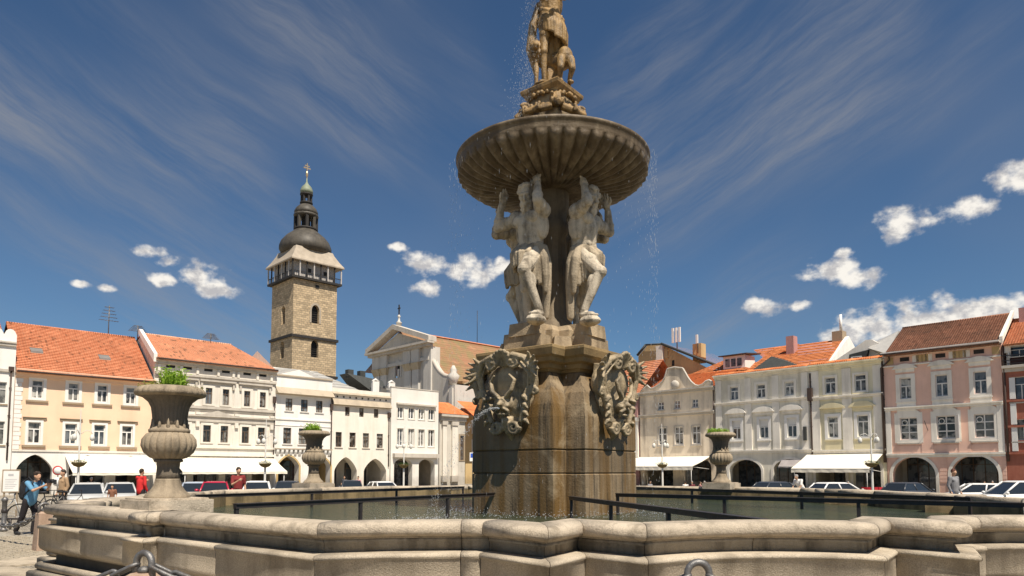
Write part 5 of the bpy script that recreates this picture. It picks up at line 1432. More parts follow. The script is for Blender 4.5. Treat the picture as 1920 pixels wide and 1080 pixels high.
wallp = [(-.34, .30), (-.34, .838), (-.10, .838), (.06, .832), (.085, .815), (.085, .79), (.06, .775), (.06, .54), (.045, .49), (-.02, .44), (-.10, .41), (-.16, .38), (-.17, .30)]
blocks('wall_stone', S_WALL, wallp, 1.6, jitter=.004)
blocks('base_stone', S_FRZ, [(-.34, .0), (-.34, .298), (-.17, .298), (-.16, .27), (-.14, .0)], 1.6)
rp = [(.04 + .055 * math.cos(a), .235 + .055 * math.sin(a)) for a in [2 * PI * q / 10 for q in range(10)]]
blocks('step_moulding', S_WALL, rp, 2.4)
blocks('step_stone', S_WALL, [(-.13, .004), (-.13, .175), (.15, .175), (.18, .15), (.18, .004)], 2.0)
core = MB(); pi_, po_ = offset_path(-.33), offset_path(-.14)
for i in range(NP):
    j = (i + 1) % NP
    a, b, c, d = po_[i], po_[j], pi_[j], pi_[i]
    core.hexa([(a.x, a.y, .0), (b.x, b.y, .0), (c.x, c.y, .0), (d.x, d.y, .0)], [(a.x, a.y, ZR - .03), (b.x, b.y, ZR - .03), (c.x, c.y, ZR - .03), (d.x, d.y, ZR - .03)])
core.build('mortar_core', ASPH, fountain)

# damp, algae-stained lining inside the basin
S_IN = M_('damp_lining_stone', (0.27, 0.20, 0.105), 0.6, 0.3, 1.6, 0.5, 30, (0.055, 0.045, 0.025), 0.9, 2.6, speck=0.25)
li, lj = offset_path(-.352), offset_path(-.30); mb = MB()
for i in range(NP):
    j = (i + 1) % NP; mb.add([(li[i].x, li[i].y, .45), (li[j].x, li[j].y, .45), (li[j].x, li[j].y, ZR - .16), (li[i].x, li[i].y, ZR - .12)], [(0, 1, 2, 3)])
mb.build('basin_lining', S_IN, fountain)
# water in the basin
def water_mat():
    m, q, p = material('basin_water')
    vec = q.n('ShaderNodeNewGeometry').outputs['Position']
    q.put(p.inputs['Base Color'], q.ramp(q.noise(vec, .5, 4), [(.35, (.035, .045, .028)), (.65, (.06, .075, .045))]))
    p.inputs['Roughness'].default_value = .09; p.inputs['IOR'].default_value = 1.33; p.inputs['Specular IOR Level'].default_value = .3
    n1 = q.noise(vec, 3.0, 3, .6, .4); n2 = q.noise(vec, 14, 4, .65)
    b = q.n('ShaderNodeBump'); b.inputs['Strength'].default_value = 1.0; b.inputs['Distance'].default_value = .10
    q.put(b.inputs['Height'], q.m('MULTIPLY_ADD', n2, .45, n1)); q.put(p.inputs['Normal'], b.outputs[0])
    return m
WATER = water_mat()
wp = offset_path(-.34); wb = MB()
wm = fountain.matrix_basis
M4 = Matrix.Translation(CF) @ Matrix.Rotation(PHI, 4, 'Z')
poly = [M4 @ Vector((p.x, p.y, .735)) for p in wp]
tri = tessellate_polygon([[Vector((p.x, p.y, 0)) for p in poly]])
wb.add(poly, [tuple(t) for t in tri])
tag(wb.build('water', WATER), kind='structure')

# pedestal: square with stepped-in corners, set diagonally to the viewer
ped = PI / 4
def plus(a, n): 
    return [(-a, -a + n), (-a + n, -a + n), (-a + n, -a), (a - n, -a), (a - n, -a + n), (a, -a + n), (a, a - n), (a - n, a - n), (a - n, a), (-a + n, a), (-a + n, a - n), (-a, a - n)]
def plus_block(name, mat, layers, n=.46):
    """stack of plan outlines (half size, z)"""
    mb = MB(); vs = []; fs = []
    for a, z in layers: vs += [(x, y, z) for x, y in plus(a, n)]
    for i in range(len(layers) - 1):
        for k in range(12): fs.append((i * 12 + k, i * 12 + (k + 1) % 12, i * 12 + 12 + (k + 1) % 12, i * 12 + 12 + k))
    mb.add(vs, fs)
    for i in (0, len(layers) - 1):
        tri = tessellate_polygon([[Vector((x, y, 0)) for x, y in plus(layers[i][0], n)]]); mb.add([(x, y, layers[i][1]) for x, y in plus(layers[i][0], n)], [tuple(t) for t in tri])
    return mb.build(name, mat, fountain, (0, 0, 0), ped)
zj1, zj2, zcb, zct = zz(888, 13.9), zz(843, 13.9), zz(694, 14.1), zz(645, 13.9)
zneck = zz(735, 14.0)
A_ = 1.503
def chamf(z0, z1, a=A_): return [(a - .02, z0 + .004), (a, z0 + .025), (a, z1 - .025), (a - .02, z1 - .004)]
plus_block('pedestal_core', ASPH, [(A_ - .03, .36), (A_ - .03, zneck - .5)])
plus_block('pedestal_course', S_PED, chamf(.35, zj1))
plus_block('pedestal_course', S_PED, chamf(zj1, zj2, A_ - .004))
plus_block('pedestal_course', S_PED, [(A_ - .02, zj2 + .004), (A_, zj2 + .025), (A_, zneck - .5), (A_ - .03, zneck - .25), (A_ - .10, zneck), (A_ - .26, zneck + .28), (A_ - .32, zcb - .02)])
h = zct - zcb
plus_block('pedestal_cornice', S_CORN, [(A_ - .34, zcb - .01), (A_ - .30, zcb + .1 * h), (A_ - .26, zcb + .12 * h), (A_ - .24, zcb + .3 * h), (A_ - .14, zcb + .36 * h), (A_ - .12, zcb + .52 * h), (A_ - .06, zcb + .60 * h), (A_ - .03, zcb + .80 * h), (A_ - .02, zcb + .86 * h), (A_ - .02, zcb + .97 * h), (A_ - .06, zct)])
# stepped plinth blocks that carry the statues
zp0, zp1 = zct + .006, zz(600, 14.4)
hp = zp1 - zp0
plus_block('plinth_core', S_BASE, [(.78, zp0), (.78, zp0 + .75 * hp), (.70, zp0 + .95 * hp)], .25)
for k in range(4):
    a = ped + k * PI / 2
    ux, uy = Vector((math.cos(a), math.sin(a))), Vector((-math.sin(a), math.cos(a)))
    def hx(c, dx, dy, z0, z1, tp=.96):
        def q(sx, sy, f): p = ux * (c + sx * dx * f) + uy * (sy * dy * f); return (p.x, p.y)
        order = ((-1, -1), (1, -1), (1, 1), (-1, 1))
        return [q(*s, 1) + (z0,) for s in order], [q(*s, tp) + (z1,) for s in order]
    mb = MB(); mb.hexa(*hx(.80, .36, .50, zp0, zp0 + .52 * hp)); mb.build('plinth_block', S_BASE, fountain)
    mb = MB(); mb.hexa(*hx(.84, .34, .36, zp0 + .523 * hp, zp1, .93)); mb.build('plinth_block', S_BASE, fountain)
for k in range(4):
    a = k * PI / 2; r = 1.02
    mb = MB(); mb.hexa([(r * math.cos(a) - .20, r * math.sin(a) - .2, zp0), (r * math.cos(a) + .2, r * math.sin(a) - .2, zp0), (r * math.cos(a) + .2, r * math.sin(a) + .2, zp0), (r * math.cos(a) - .2, r * math.sin(a) + .2, zp0)],
                       [(r * math.cos(a) - .17, r * math.sin(a) - .17, zp0 + .42 * hp), (r * math.cos(a) + .17, r * math.sin(a) - .17, zp0 + .42 * hp), (r * math.cos(a) + .17, r * math.sin(a) + .17, zp0 + .42 * hp), (r * math.cos(a) - .17, r * math.sin(a) + .17, zp0 + .42 * hp)]); mb.build('plinth_block', S_BASE, fountain)

# shaft
zb0 = zz(352, 15.2)                 # where the bowl rests
mb = MB()
def fl(i, a): return 1 - .07 * abs(math.cos(8 * a)) if 2 <= i <= 5 else 1.0
mb.lathe([(.48, zp0 + .2), (.48, zp1 + .10), (.36, zp1 + .25), (.335, zp1 + 1.0), (.325, zp1 + 1.6), (.315, zz(434, 15.1)), (.36, zz(427, 15.1)), (.37, zz(412, 15.1)), (.31, zz(404, 15.1)), (.33, zz(388, 15.1)), (.38, zz(376, 15.1)), (.38, zb0 + .2)], 64, fl)
mb.build('shaft', S_SHAFT, fountain)

# fluted bowl
RB = 2.22; zt = zz(212, 15.56 - RB)
prof = [(.28, zb0 - .02, 0), (.50, zb0 - .01, .2), (.85, zb0 + .02, .5), (1.2, zb0 + .065, .75), (1.52, zb0 + .125, .95), (1.78, zb0 + .20, 1.0), (1.97, zb0 + .29, 1.0), (2.09, zb0 + .39, 1.0), (2.15, zt - .33, .9), (2.165, zt - .27, .5), (2.17, zt - .25, 0),
        (2.175, zt - .235, 0), (2.18, zt - .19, 0), (2.185, zt - .10, 0), (2.20, zt - .09, 0), (RB, zt - .06, 0), (RB, zt - .015, 0), (2.19, zt, 0), (1.98, zt, 0), (1.9, zt - .08, 0), (1.3, zt - .22, 0), (.3, zt - .25, 0)]
NF, SUB = 46, 8
vs = []; fs = []; m = NF * SUB
for r, z, k in prof:
    for j in range(m):
        a = 2 * PI * j / m; q = abs(math.sin(NF * a / 2)) ** .7
        amp = k * min(.11, r * .075)
        vs.append(((r + amp * .5 * (q - .6)) * math.cos(a), (r + amp * .5 * (q - .6)) * math.sin(a), z - amp * (q - .3)))
for i in range(len(prof) - 1):
    for j in range(m): fs.append((i * m + j, i * m + (j + 1) % m, (i + 1) * m + (j + 1) % m, (i + 1) * m + j))
mb = MB(); mb.add(vs, fs, True); mb.build('bowl', S_BOWL, fountain)
mb = MB(); mb.lathe([(.01, zt - .05), (1.95, zt - .05)], 48); mb.build('bowl_water', WATER, fountain)

# block with scrolled feet above the bowl, carrying the top group
zs0, zs1 = zz(213, 15.2), zz(146, 15.0)
def sq(name, mat, layers):
    mb = MB(); vs = []; fs = []
    for a, z in layers: vs += [(-a, -a, z), (a, -a, z), (a, a, z), (-a, a, z)]
    for i in range(len(layers) - 1):
        for k in range(4): fs.append((i * 4 + k, i * 4 + (k + 1) % 4, i * 4 + 4 + (k + 1) % 4, i * 4 + 4 + k))
    fs += [(3, 2, 1, 0), tuple(range(len(vs) - 4, len(vs)))]
    mb.add(vs, fs); return mb.build(name, mat, fountain, (0, 0, 0), ped)
hs_ = zs1 - zs0
sq('top_plinth', S_CART, [(.42, zs0 - .5), (.44, zs0 + .3 * hs_), (.42, zs0 + .62 * hs_), (.46, zs0 + .66 * hs_)])
sq('top_plinth_cornice', S_GOLD, [(.44, zs0 + .66 * hs_), (.47, zs0 + .72 * hs_), (.52, zs0 + .80 * hs_), (.53, zs0 + .9 * hs_), (.50, zs0 + .95 * hs_), (.46, zs0 + .98 * hs_)])
def spiral(c, r0, turns, ax, ay, start=0.0, n=26, shrink=.12):
    c = Vector(c); ax, ay = Vector(ax), Vector(ay); out = []
    for i in range(n):
        t = i / (n - 1); a = start + turns * 2 * PI * t; r = r0 * (1 - (1 - shrink) * t)
        out.append(c + ax * (r * math.cos(a)) + ay * (r * math.sin(a)))
    return out
mb = MB()
for k in range(4):
    a = k * PI / 2
    o = Vector((math.sin(a), -math.cos(a), 0)); up = Vector((0, 0, 1)); sd = Vector((math.cos(a), math.sin(a), 0))
    base = o * .60
    pts = [o * .55 + up * (zs0 + .55 * hs_), o * .68 + up * (zs0 + .38 * hs_), o * .74 + up * (zs0 + .18 * hs_), o * .98 + up * (zs0 + .02 * hs_)]
    mb.tube(pts, [.08, .13, .14, .07], 8)
    for sgn in (-1, 1):
        mb.tube(spiral(o * .72 + sd * .14 * sgn + up * (zs0 + .25 * hs_), .15, 1.5, o, up, .5, 20), .045, 6)
        mb.tube([o * .70 + sd * .12 * sgn + up * (zs0 + .05), o * .62 + sd * .42 * sgn + up * (zs0 + .0), o * .46 + sd * .80 * sgn + up * (zs0 - .03)], [.10, .09, .06], 7)
        for j in range(5):
            mb.ball(o * (.66 - .05 * j) + sd * sgn * (.2 + .14 * j) + up * (zs0 + .06 + .03 * (j % 2)), .075 - .006 * j, 8, 5)
            mb.ball(o * (.60 - .06 * j) + sd * sgn * (.10 + .11 * j) + up * (zs0 + .58 * hs_ + .03 * (j % 2)), .06, 8, 5)
sf = put('scrolled_feet', fuse(mb, 'scrolled_feet', S_GOLD, .017, 1), fountain); sf.scale = (.88, .88, 1.0)

# ---------------------------------------------------------------- carved figures
def hand(mb, wrist, palm_dir, spread, s, up=None, curl=.25):
    """palm, four unequal fingers and a thumb"""
    d = Vector(palm_dir).normalized(); sp = Vector(spread); sp = (sp - d * sp.dot(d)).normalized(); nrm = d.cross(sp).normalized()
    w = Vector(wrist); pc = w + d * .05 * s
    mb.limb(w, pc + d * .03 * s, .028 * s, .036 * s, 8); mb.ball(pc, (.042 * s, .042 * s, .042 * s), 8, 6)
    for i, L in enumerate((.075, .09, .085, .065)):
        b = pc + d * .035 * s + sp * ((i - 1.5) * .021 * s)
        k1 = b + d * L * .55 * s + sp * ((i - 1.5) * .008 * s); k2 = k1 + (d * (1 - curl) + nrm * curl).normalized() * L * .5 * s
        mb.chain([b, k1, k2], [.0125 * s, .0115 * s, .009 * s], 6)
    t0 = pc - sp * .035 * s; t1 = t0 - sp * .03 * s + d * .03 * s; t2 = t1 + d * .035 * s - sp * .005 * s
    mb.chain([t0, t1, t2], [.016 * s, .014 * s, .010 * s], 6)

def torso(mb, J, s, bulk=1.0):
    s0 = s; s = s * bulk
    p, c, n = J['pelvis'], J['chest'], J['neck']
    Rm = J.get('rot', Matrix.Identity(3))
    mb.ball(p, (.165 * s, .115 * s, .12 * s), 12, 8); mb.limb(p, c, .125 * s, .145 * s, 12)
    mb.ball(c + Vector((0, 0, .02)) * s, (.185 * s, .125 * s, .17 * s), 12, 8, Rm)
    for sx in (-1, 1):
        mb.ball(c + Rm @ Vector((.085 * sx, -.085, .07)) * s, (.085 * s, .05 * s, .065 * s), 10, 6)
        mb.ball(c + Rm @ Vector((.13 * sx, .02, -.03)) * s, (.06 * s, .09 * s, .15 * s), 8, 6)
        for k in range(3): mb.ball(p.lerp(c, .35 + .22 * k) + Rm @ Vector((.042 * sx, -.105, 0)) * s, (.045 * s, .024 * s, .042 * s), 8, 5)
    mb.limb(c + Vector((0, 0, .1)) * s, n, .09 * s, .06 * s, 10)
    mb.limb(n, J['head'], .058 * s, .055 * s, 10)
    for sd in 'LR': mb.limb(c + Vector((0, .02, .12)) * s, J['sh' + sd], .08 * s, .07 * s, 10)
def arm(mb, a, b, c, s, with_hand=None, bulk=1.0):
    s = s * bulk
    mb.ball(a, .078 * s, 10, 7); mb.limb(a, b, .060 * s, .047 * s); mb.ball(a.lerp(b, .5), .062 * s, 10, 6)
    mb.limb(b, c, .048 * s, .030 * s); mb.ball(b.lerp(c, .28), .050 * s, 10, 6)
    if with_hand: hand(mb, c, *with_hand)
def leg(mb, h, k, an, toe, s, foot=True, bulk=1.0):
    s = s * bulk
    mb.limb(h, k, .095 * s, .062 * s, 12); mb.ball(h.lerp(k, .4) + Vector((0, -.02, 0)) * s, .085 * s, 10, 7)
    mb.ball(k + Vector((0, -.015, 0)) * s, .062 * s, 10, 6)
    mb.limb(k, an, .058 * s, .037 * s, 12)
    back = (Vector((0, .035, 0)) * s)
    mb.ball(k.lerp(an, .3) + back, (.056 * s, .056 * s, .10 * s), 10, 7)
    if foot:
        f = (toe - an); f.z = 0; f.normalize()
        heel = an + Vector((0, 0, -.05 * s)) - f * .03 * s
        mb.limb(an, heel, .036 * s, .035 * s, 8); mb.limb(heel, toe - f * .05 * s, .038 * s, .036 * s, 8)
        side = Vector((-f.y, f.x, 0))
        for i in range(5): q = toe + side * ((i - 2) * .017 * s) - f * (abs(i - 1) * .008 * s); mb.limb(q - f * .05 * s, q, .016 * s, .013 * s, 6)
def head(mb, c, rot, s, beard=True, curls=True, seed=1):
    rnd = random.Random(seed)
    def P(x, y, z): return c + rot @ Vector((x, y, z)) * s
    mb.ball(P(0, .01, .02), (.078 * s, .095 * s, .105 * s), 12, 9, rot); mb.limb(P(0, -.03, -.04), P(0, -.05, -.085), .058 * s, .035 * s, 8)
    mb.limb(P(0, -.088, .02), P(0, -.108, -.022), .011 * s, .018 * s, 6)
    for sx in (-1, 1):
        mb.limb(P(.018 * sx, -.085, .035), P(.055 * sx, -.07, .032), .014 * s, .010 * s, 6); mb.ball(P(.032 * sx, -.078, .018), .013 * s, 6, 4)
        mb.ball(P(.042 * sx, -.066, -.015), .026 * s, 7, 5); mb.ball(P(.082 * sx, .01, .0), (.012 * s, .022 * s, .032 * s), 6, 5)
    mb.limb(P(-.022, -.092, -.048), P(.022, -.092, -.048), .010 * s, .010 * s, 6)
    if beard:
        for k in range(34):
            a = rnd.uniform(-1.3, 1.3); z = rnd.uniform(-.15, -.05)
            mb.ball(P(math.sin(a) * .062, -.035 - math.cos(a) * .05, z), rnd.uniform(.016, .027) * s, 6, 4)
    if curls:
        for k in range(60):
            a = rnd.uniform(0, 2 * PI); e = rnd.uniform(-.1, 1.4)
            if -math.sin(a) * math.cos(e) > .55 and e < .75: continue
            mb.ball(P(math.cos(a) * math.cos(e) * .085, .012 + math.sin(a) * math.cos(e) * .1, .03 + math.sin(e) * .1), rnd.uniform(.018, .03) * s, 6, 4)

def flip(mb): mb.v = [(-x, y, z) for x, y, z in mb.v]; return mb
V = Vector
AS = 1.68
def atlas_meshes(mirror, seed):
    s = AS
    Rm = Matrix.Rotation(R(-8), 3, 'Y') @ Matrix.Rotation(R(10), 3, 'X')
    J = dict(pelvis=V((0, .02, .98)) * s, chest=V((.03, -.02, 1.30)) * s, neck=V((.045, -.07, 1.50)) * s, head=V((.055, -.12, 1.60)) * s,
             shL=V((.22, -.03, 1.47)) * s, shR=V((-.20, -.02, 1.44)) * s, rot=Rm)
    mb = MB(); torso(mb, J, s, 1.24)
    arm(mb, J['shR'], V((-.44, -.12, 1.36)) * s, V((-.37, -.14, 1.63)) * s, s, (V((.35, .15, 1)), V((0, 1, 0)), s * 1.3), 1.48)
    arm(mb, J['shL'], V((.30, -.24, 1.53)) * s, V((.235, -.15, 1.77)) * s, s, (V((-.35, .35, 1)), V((1, 0, 0)), s * 1.3), 1.48)
    leg(mb, V((.09, 0, .95)) * s, V((.15, -.32, .64)) * s, V((.27, -.17, .16)) * s, V((.30, -.35, .07)) * s, s, True, 1.28)
    leg(mb, V((-.09, .02, .95)) * s, V((-.12, .08, .52)) * s, V((-.12, .12, .10)) * s, V((-.20, -.03, .04)) * s, s, True, 1.28)
    rot = Matrix.Rotation(R(18), 3, 'Z') @ Matrix.Rotation(R(24), 3, 'X')
    head(mb, J['head'] + V((.0, -.02, .06)) * s, rot, s * 1.2, True, True, seed)
    # rocky support under the raised foot
    mb.ball(V((.28, -.25, .0)) * s, (.12 * s, .15 * s, .07 * s), 9, 6); mb.ball(V((-.15, .08, .0)) * s, (.15 * s, .14 * s, .045 * s), 9, 6)
    dr = MB(); rnd = random.Random(seed + 5)
    # gathered cloth round the hips, falling over the thighs
    for k in range(30):
        a = 2 * PI * k / 30 + rnd.uniform(-.06, .06)
        top = V((math.cos(a) * .165, .02 + math.sin(a) * .125, 1.055 + rnd.uniform(-.01, .015) - .03 * math.cos(a)))
        fr = max(0, -math.sin(a))
        low = V((math.cos(a) * (.20 + .02 * math.sin(5 * a)), .02 + math.sin(a) * .16 - fr * .11, .70 + .07 * fr + rnd.uniform(-.05, .04) - (.16 if math.cos(a) > .55 else 0)))
        mid = top.lerp(low, .5) + V((math.cos(a) * .035, math.sin(a) * .035 - fr * .04, 0))
        dr.chain([top * s, mid * s, low * s], [.030 * s, (.036 if k % 2 else .026) * s, (.032 if k % 2 else .020) * s], 7)
    for k in range(26):
        a = 2 * PI * k / 26; b = 2 * PI * (k + 1) / 26
        f = lambda q, dz: V((math.cos(q) * .172, .02 + math.sin(q) * .135, 1.05 + dz - .03 * math.cos(q))) * s
        dr.limb(f(a, 0), f(b, 0), .030 * s, .030 * s, 6); dr.limb(f(a, -.045), f(b, -.045), .026 * s, .026 * s, 6)
    dr.chain([V((.17, -.02, 1.03)) * s, V((.24, -.02, .85)) * s, V((.25, -.0, .62)) * s, V((.23, .02, .42)) * s], [.05 * s, .06 * s, .055 * s, .03 * s], 8)
    dr.chain([V((.20, .04, 1.0)) * s, V((.22, .08, .8)) * s, V((.20, .1, .5)) * s, V((.16, .12, .12)) * s], [.05 * s, .06 * s, .06 * s, .05 * s], 8)
    dr.ball(V((.0, .02, .93)) * s, (.19 * s, .15 * s, .13 * s), 12, 8)
    if mirror: flip(mb); flip(dr)
    return fuse(mb, 'atlas_statue', S_STAT, .0145, 2, .4), fuse(dr, 'loincloth', S_DRAP, .017, 1)
am = [atlas_meshes(False, 3), atlas_meshes(True, 8)]
labs = {0: ('bare-chested stone atlas facing left under the bowl, one leg forward', am[0]),
        1: ('bearded stone atlas facing right under the bowl, elbow raised outward', am[1]),
        2: ('stone atlas behind the shaft on the right, only an elbow showing', am[0]),
        3: ('stone atlas behind the shaft on the left, showing leg and elbow', am[1])}
for k, ang in ((0, -PI / 4), (1, PI / 4), (2, 3 * PI / 4), (3, -3 * PI / 4)):
    lab, (bm_, dm_) = labs[k]
    d = Vector((math.sin(ang + PHI), -math.cos(ang + PHI), 0))
    o = put('atlas_statue', bm_, None, CF + d * .86 + V((0, 0, zp1 - .02)), (0, 0, ang + PHI))
    tag(o, lab, 'statue', 'atlas statues holding up the bowl'); put('loincloth', dm_, o)

# figure with lion on top
s = 1.62
mb = MB(); J = dict(pelvis=V((.02, 0, .98)) * s, chest=V((.0, -.02, 1.30)) * s, neck=V((0, -.02, 1.50)) * s, head=V((-.03, -.06, 1.62)) * s, shL=V((.21, -.02, 1.46)) * s, shR=V((-.21, -.02, 1.46)) * s)
torso(mb, J, s)
leg(mb, V((-.10, 0, .95)) * s, V((-.13, -.05, .52)) * s, V((-.12, -.02, .10)) * s, V((-.20, -.17, .035)) * s, s)
leg(mb, V((.10, 0, .95)) * s, V((.14, .08, .55)) * s, V((.10, .20, .12)) * s, V((.16, .10, .04)) * s, s)
arm(mb, J['shL'], V((.34, -.20, 1.34)) * s, V((.12, -.36, 1.42)) * s, s, (V((-.4, -.4, .3)), V((0, 0, 1)), s), 1.2)
arm(mb, J['shR'], V((-.32, -.20, 1.32)) * s, V((-.10, -.36, 1.38)) * s, s, (V((.4, -.4, .3)), V((0, 0, 1)), s), 1.2)
mb.chain([V((.06, .14, .0)) * s, V((.04, .15, .45)) * s, V((.04, .08, .9)) * s], [.17 * s, .13 * s, .10 * s], 10)
head(mb, J['head'] + V((0, -.02, .06)) * s, Matrix.Rotation(R(20), 3, 'X'), s, True, True, 21)
mb.ball(V((-.05, -.02, .0)) * s, (.27 * s, .24 * s, .05 * s), 12, 6)
sam = put('hero_statue', fuse(mb, 'hero_statue', S_GOLD, .016, 2, .4), None, CF + V((-.02, -.06, zs0 + .98 * hs_ + .02)), (0, 0, PHI + R(6)))
sam.name = 'hero_statue'
sam.scale = (.92, .92, 1.0)
tag(sam, 'ochre stone hero statue with draped hips on top of the fountain', 'statue')
dr = MB(); rnd = random.Random(4)
for k in range(26):
    a = 2 * PI * k / 26; ca, sa = math.cos(a), math.sin(a)
    top = V((.02 + ca * .165, sa * .125, 1.08 + .07 * ca * -1)); low = V((.04 + ca * .20, sa * .17 - .02, .72 - .10 * max(0, ca) + .10 * max(0, -ca) + rnd.uniform(-.03, .03)))
    dr.chain([top * s, (top.lerp(low, .5) + V((ca * .03, sa * .03, 0))) * s, low * s], [.028 * s, .034 * s if k % 2 else .022 * s, .024 * s], 7)
dr.chain([V((-.17, -.05, 1.16)) * s, V((-.02, -.16, 1.06)) * s, V((.16, -.12, .88)) * s, V((.20, -.06, .62)) * s], [.03 * s, .04 * s, .045 * s, .035 * s], 8)
dr.chain([V((.16, 0, 1.1)) * s, V((.22, .0, .85)) * s, V((.20, .05, .5)) * s], [.04 * s, .06 * s, .05 * s], 8)
dr.chain([V((-.17, .1, 1.3)) * s, V((-.27, .10, .95)) * s, V((-.30, .08, .60)) * s, V((-.22, .1, .30)) * s], [.05 * s, .07 * s, .085 * s, .05 * s], 8)
for k in range(7):
    t = k / 6; dr.chain([V((-.16, -.06, 1.17 - .02 * k)) * s, V((.0, -.155 - .01 * (k % 2), 1.10 - .045 * k)) * s, V((.17, -.12, .99 - .055 * k)) * s], [.018 * s, .026 * s, .022 * s], 6)
dr.ball(V((.02, 0, .95)) * s, (.18 * s, .14 * s, .12 * s), 12, 8)
put('drapery', fuse(dr, 'drapery', S_GOLD, .018, 1), sam)
# lion passing behind his legs: mane to the left, haunch and hind legs to the right
lb = MB()
lb.chain([V((-.30, .12, .86)), V((.0, .20, .74)), V((.28, -.02, .74))], [.20, .20, .23], 12)
lb.ball(V((.30, -.12, .76)), (.21, .22, .25), 12, 8)
for sx in (-1, 1):
    k = V((.30 + .12 * sx, -.22, .66)); m = V((.29 + .15 * sx, -.33, .40)); h = V((.28 + .12 * sx, -.20, .20)); f = V((.27 + .11 * sx, -.26, .05))
    lb.chain([k, m, h, f], [.115, .085, .055, .05], 10); lb.limb(f, f + V((-.02, -.14, -.005)), .055, .05)
    lb.chain([V((-.30 + .08 * sx, .10, .74)), V((-.30 + .10 * sx, .02, .40)), V((-.30 + .10 * sx, .04, .06))], [.09, .06, .05], 10); lb.limb(V((-.30 + .10 * sx, .03, .05)), V((-.32 + .10 * sx, -.10, .045)), .06, .05)
lb.ball(V((-.42, .02, 1.0)), (.15, .15, .16), 10, 8); lb.limb(V((-.44, -.08, .97)), V((-.46, -.20, .94)), .09, .075)
for sx in (-1, 1): lb.ball(V((-.42 + .11 * sx, .02, 1.14)), .045, 7, 5)
for k in range(110):
    a = rnd.uniform(0, 2 * PI); e = rnd.uniform(-1.4, 1.3)
    lb.ball(V((-.38 + .22 * math.cos(a) * math.cos(e), .08 + .16 * math.sin(a) * math.cos(e), .92 + .27 * math.sin(e))), rnd.uniform(.035, .062), 6, 4)
lb.tube([V((.40, .06, .80)), V((.50, .12, .60)), V((.47, .06, .36)), V((.54, .0, .24))], [.035, .03, .03, .05], 7)
lio = put('lion_statue', fuse(lb, 'lion_statue', S_GOLD, .017, 1), None, CF + V((0, -.05, zs0 + .98 * hs_ + .01)), (0, 0, PHI + R(4)))
lio.scale = (.92, .92, 1.0)
tag(lio, 'ochre stone lion standing against the leg of the top statue', 'statue')

# ---------------------------------------------------------------- rocaille cartouches with spouting masks
mb = MB(); rnd = random.Random(12)
X, Z = V((1, 0, 0)), V((0, 0, 1))
# tear-shaped shield, broad above and narrow below
mb.ball(V((0, .02, .30)), (.62, .22, .52), 20, 14); mb.ball(V((0, .0, -.15)), (.47, .22, .55), 18, 12); mb.ball(V((0, -.02, -.55)), (.30, .18, .36), 14, 10); mb.box(-.5, .5, 0, .12, -.6, .72)
for sx in (-1, 1):
    edge = [V((.04 * sx, -.16, .80)), V((.26 * sx, -.22, .90)), V((.52 * sx, -.20, .80)), V((.70 * sx, -.15, .52)), V((.66 * sx, -.14, .20)), V((.54 * sx, -.18, -.08)), V((.44 * sx, -.22, -.34)), V((.36 * sx, -.24, -.60))]
    mb.tube(edge, [.05, .075, .085, .08, .065, .06, .06, .05], 8)
    mb.tube([p * .84 + V((0, -.07, .02)) for p in edge[1:6]], .028, 6)
    mb.tube(spiral(V((.22 * sx, -.27, -.70)), .155, 1.8, X * sx, Z * -1, .0, 28), .048, 8)           # lower volute
    mb.tube(spiral(V((.30 * sx, -.24, .74)), .17, 1.7, X * sx, Z, .6, 26), .045, 8)                 # crest volute
    mb.tube(spiral(V((.70 * sx, -.18, .06)), .105, 1.5, X * sx, Z * -1, 2.4, 22), .038, 7)          # side curl
    for k in range(5):                                                                              # leaf wing at the shoulder
        a = R(68 - 26 * k); mb.chain([V((.56 * sx, -.12, .60)), V((.56 * sx, -.18, .60)) + V((math.cos(a) * sx, -.10, math.sin(a))) * .22, V((.56 * sx, -.22, .58)) + V((math.cos(a) * sx, -.2, math.sin(a))) * .36], [.06, .055, .022], 7)
    for k in range(4):                                                                              # acanthus down the flank
        z = -.02 - .17 * k; mb.chain([V((.40 * sx, -.16, z)), V((.50 * sx, -.25, z - .03)), V((.56 * sx, -.24, z - .12))], [.05, .05, .02], 7)
    mb.tube([V((.10 * sx, -.30, -.02)), V((.24 * sx, -.30, .12)), V((.30 * sx, -.26, .34)), V((.18 * sx, -.28, .48))], [.05, .045, .04, .025], 7)
for k in range(9):                                                                                  # shell crest
    a = PI * (k + .5) / 9; mb.limb(V((0, -.14, .66)), V((.24 * math.cos(a), -.26, .72 + .30 * math.sin(a))), .035, .048, 7)
# small open-mouthed spout mask
mb.ball(V((0, -.20, -.18)), (.19, .17, .19), 14, 10); mb.limb(V((0, -.33, -.10)), V((0, -.40, -.18)), .035, .05, 8)
for sx in (-1, 1):
    mb.ball(V((.075 * sx, -.325, -.10)), .032, 7, 5); mb.ball(V((.11 * sx, -.30, -.22)), .06, 8, 6); mb.limb(V((.03 * sx, -.34, -.06)), V((.15 * sx, -.27, -.04)), .03, .025, 7)
    mb.tube([V((.05 * sx, -.36, -.26)), V((.14 * sx, -.32, -.33)), V((.12 * sx, -.28, -.46))], [.032, .04, .022], 7)
mb.limb(V((-.06, -.34, -.40)), V((.06, -.34, -.40)), .035, .035, 7)
mb.chain([V((0, -.20, -.55)), V((0, -.16, -.82)), V((0, -.06, -1.06))], [.12, .085, .02], 8)
cart = fuse(mb, 'cartouche', S_CART, .017, 1)
zca = zz(742, 14.4)
for k in range(4):
    a = -PI / 4 + k * PI / 2
    d = V((math.sin(a), -math.cos(a), 0))
    put('cartouche', cart, fountain, d * (A_ - .04) + V((0, 0, zca)), (R(6), 0, a), (1.04, 1.2, .92))

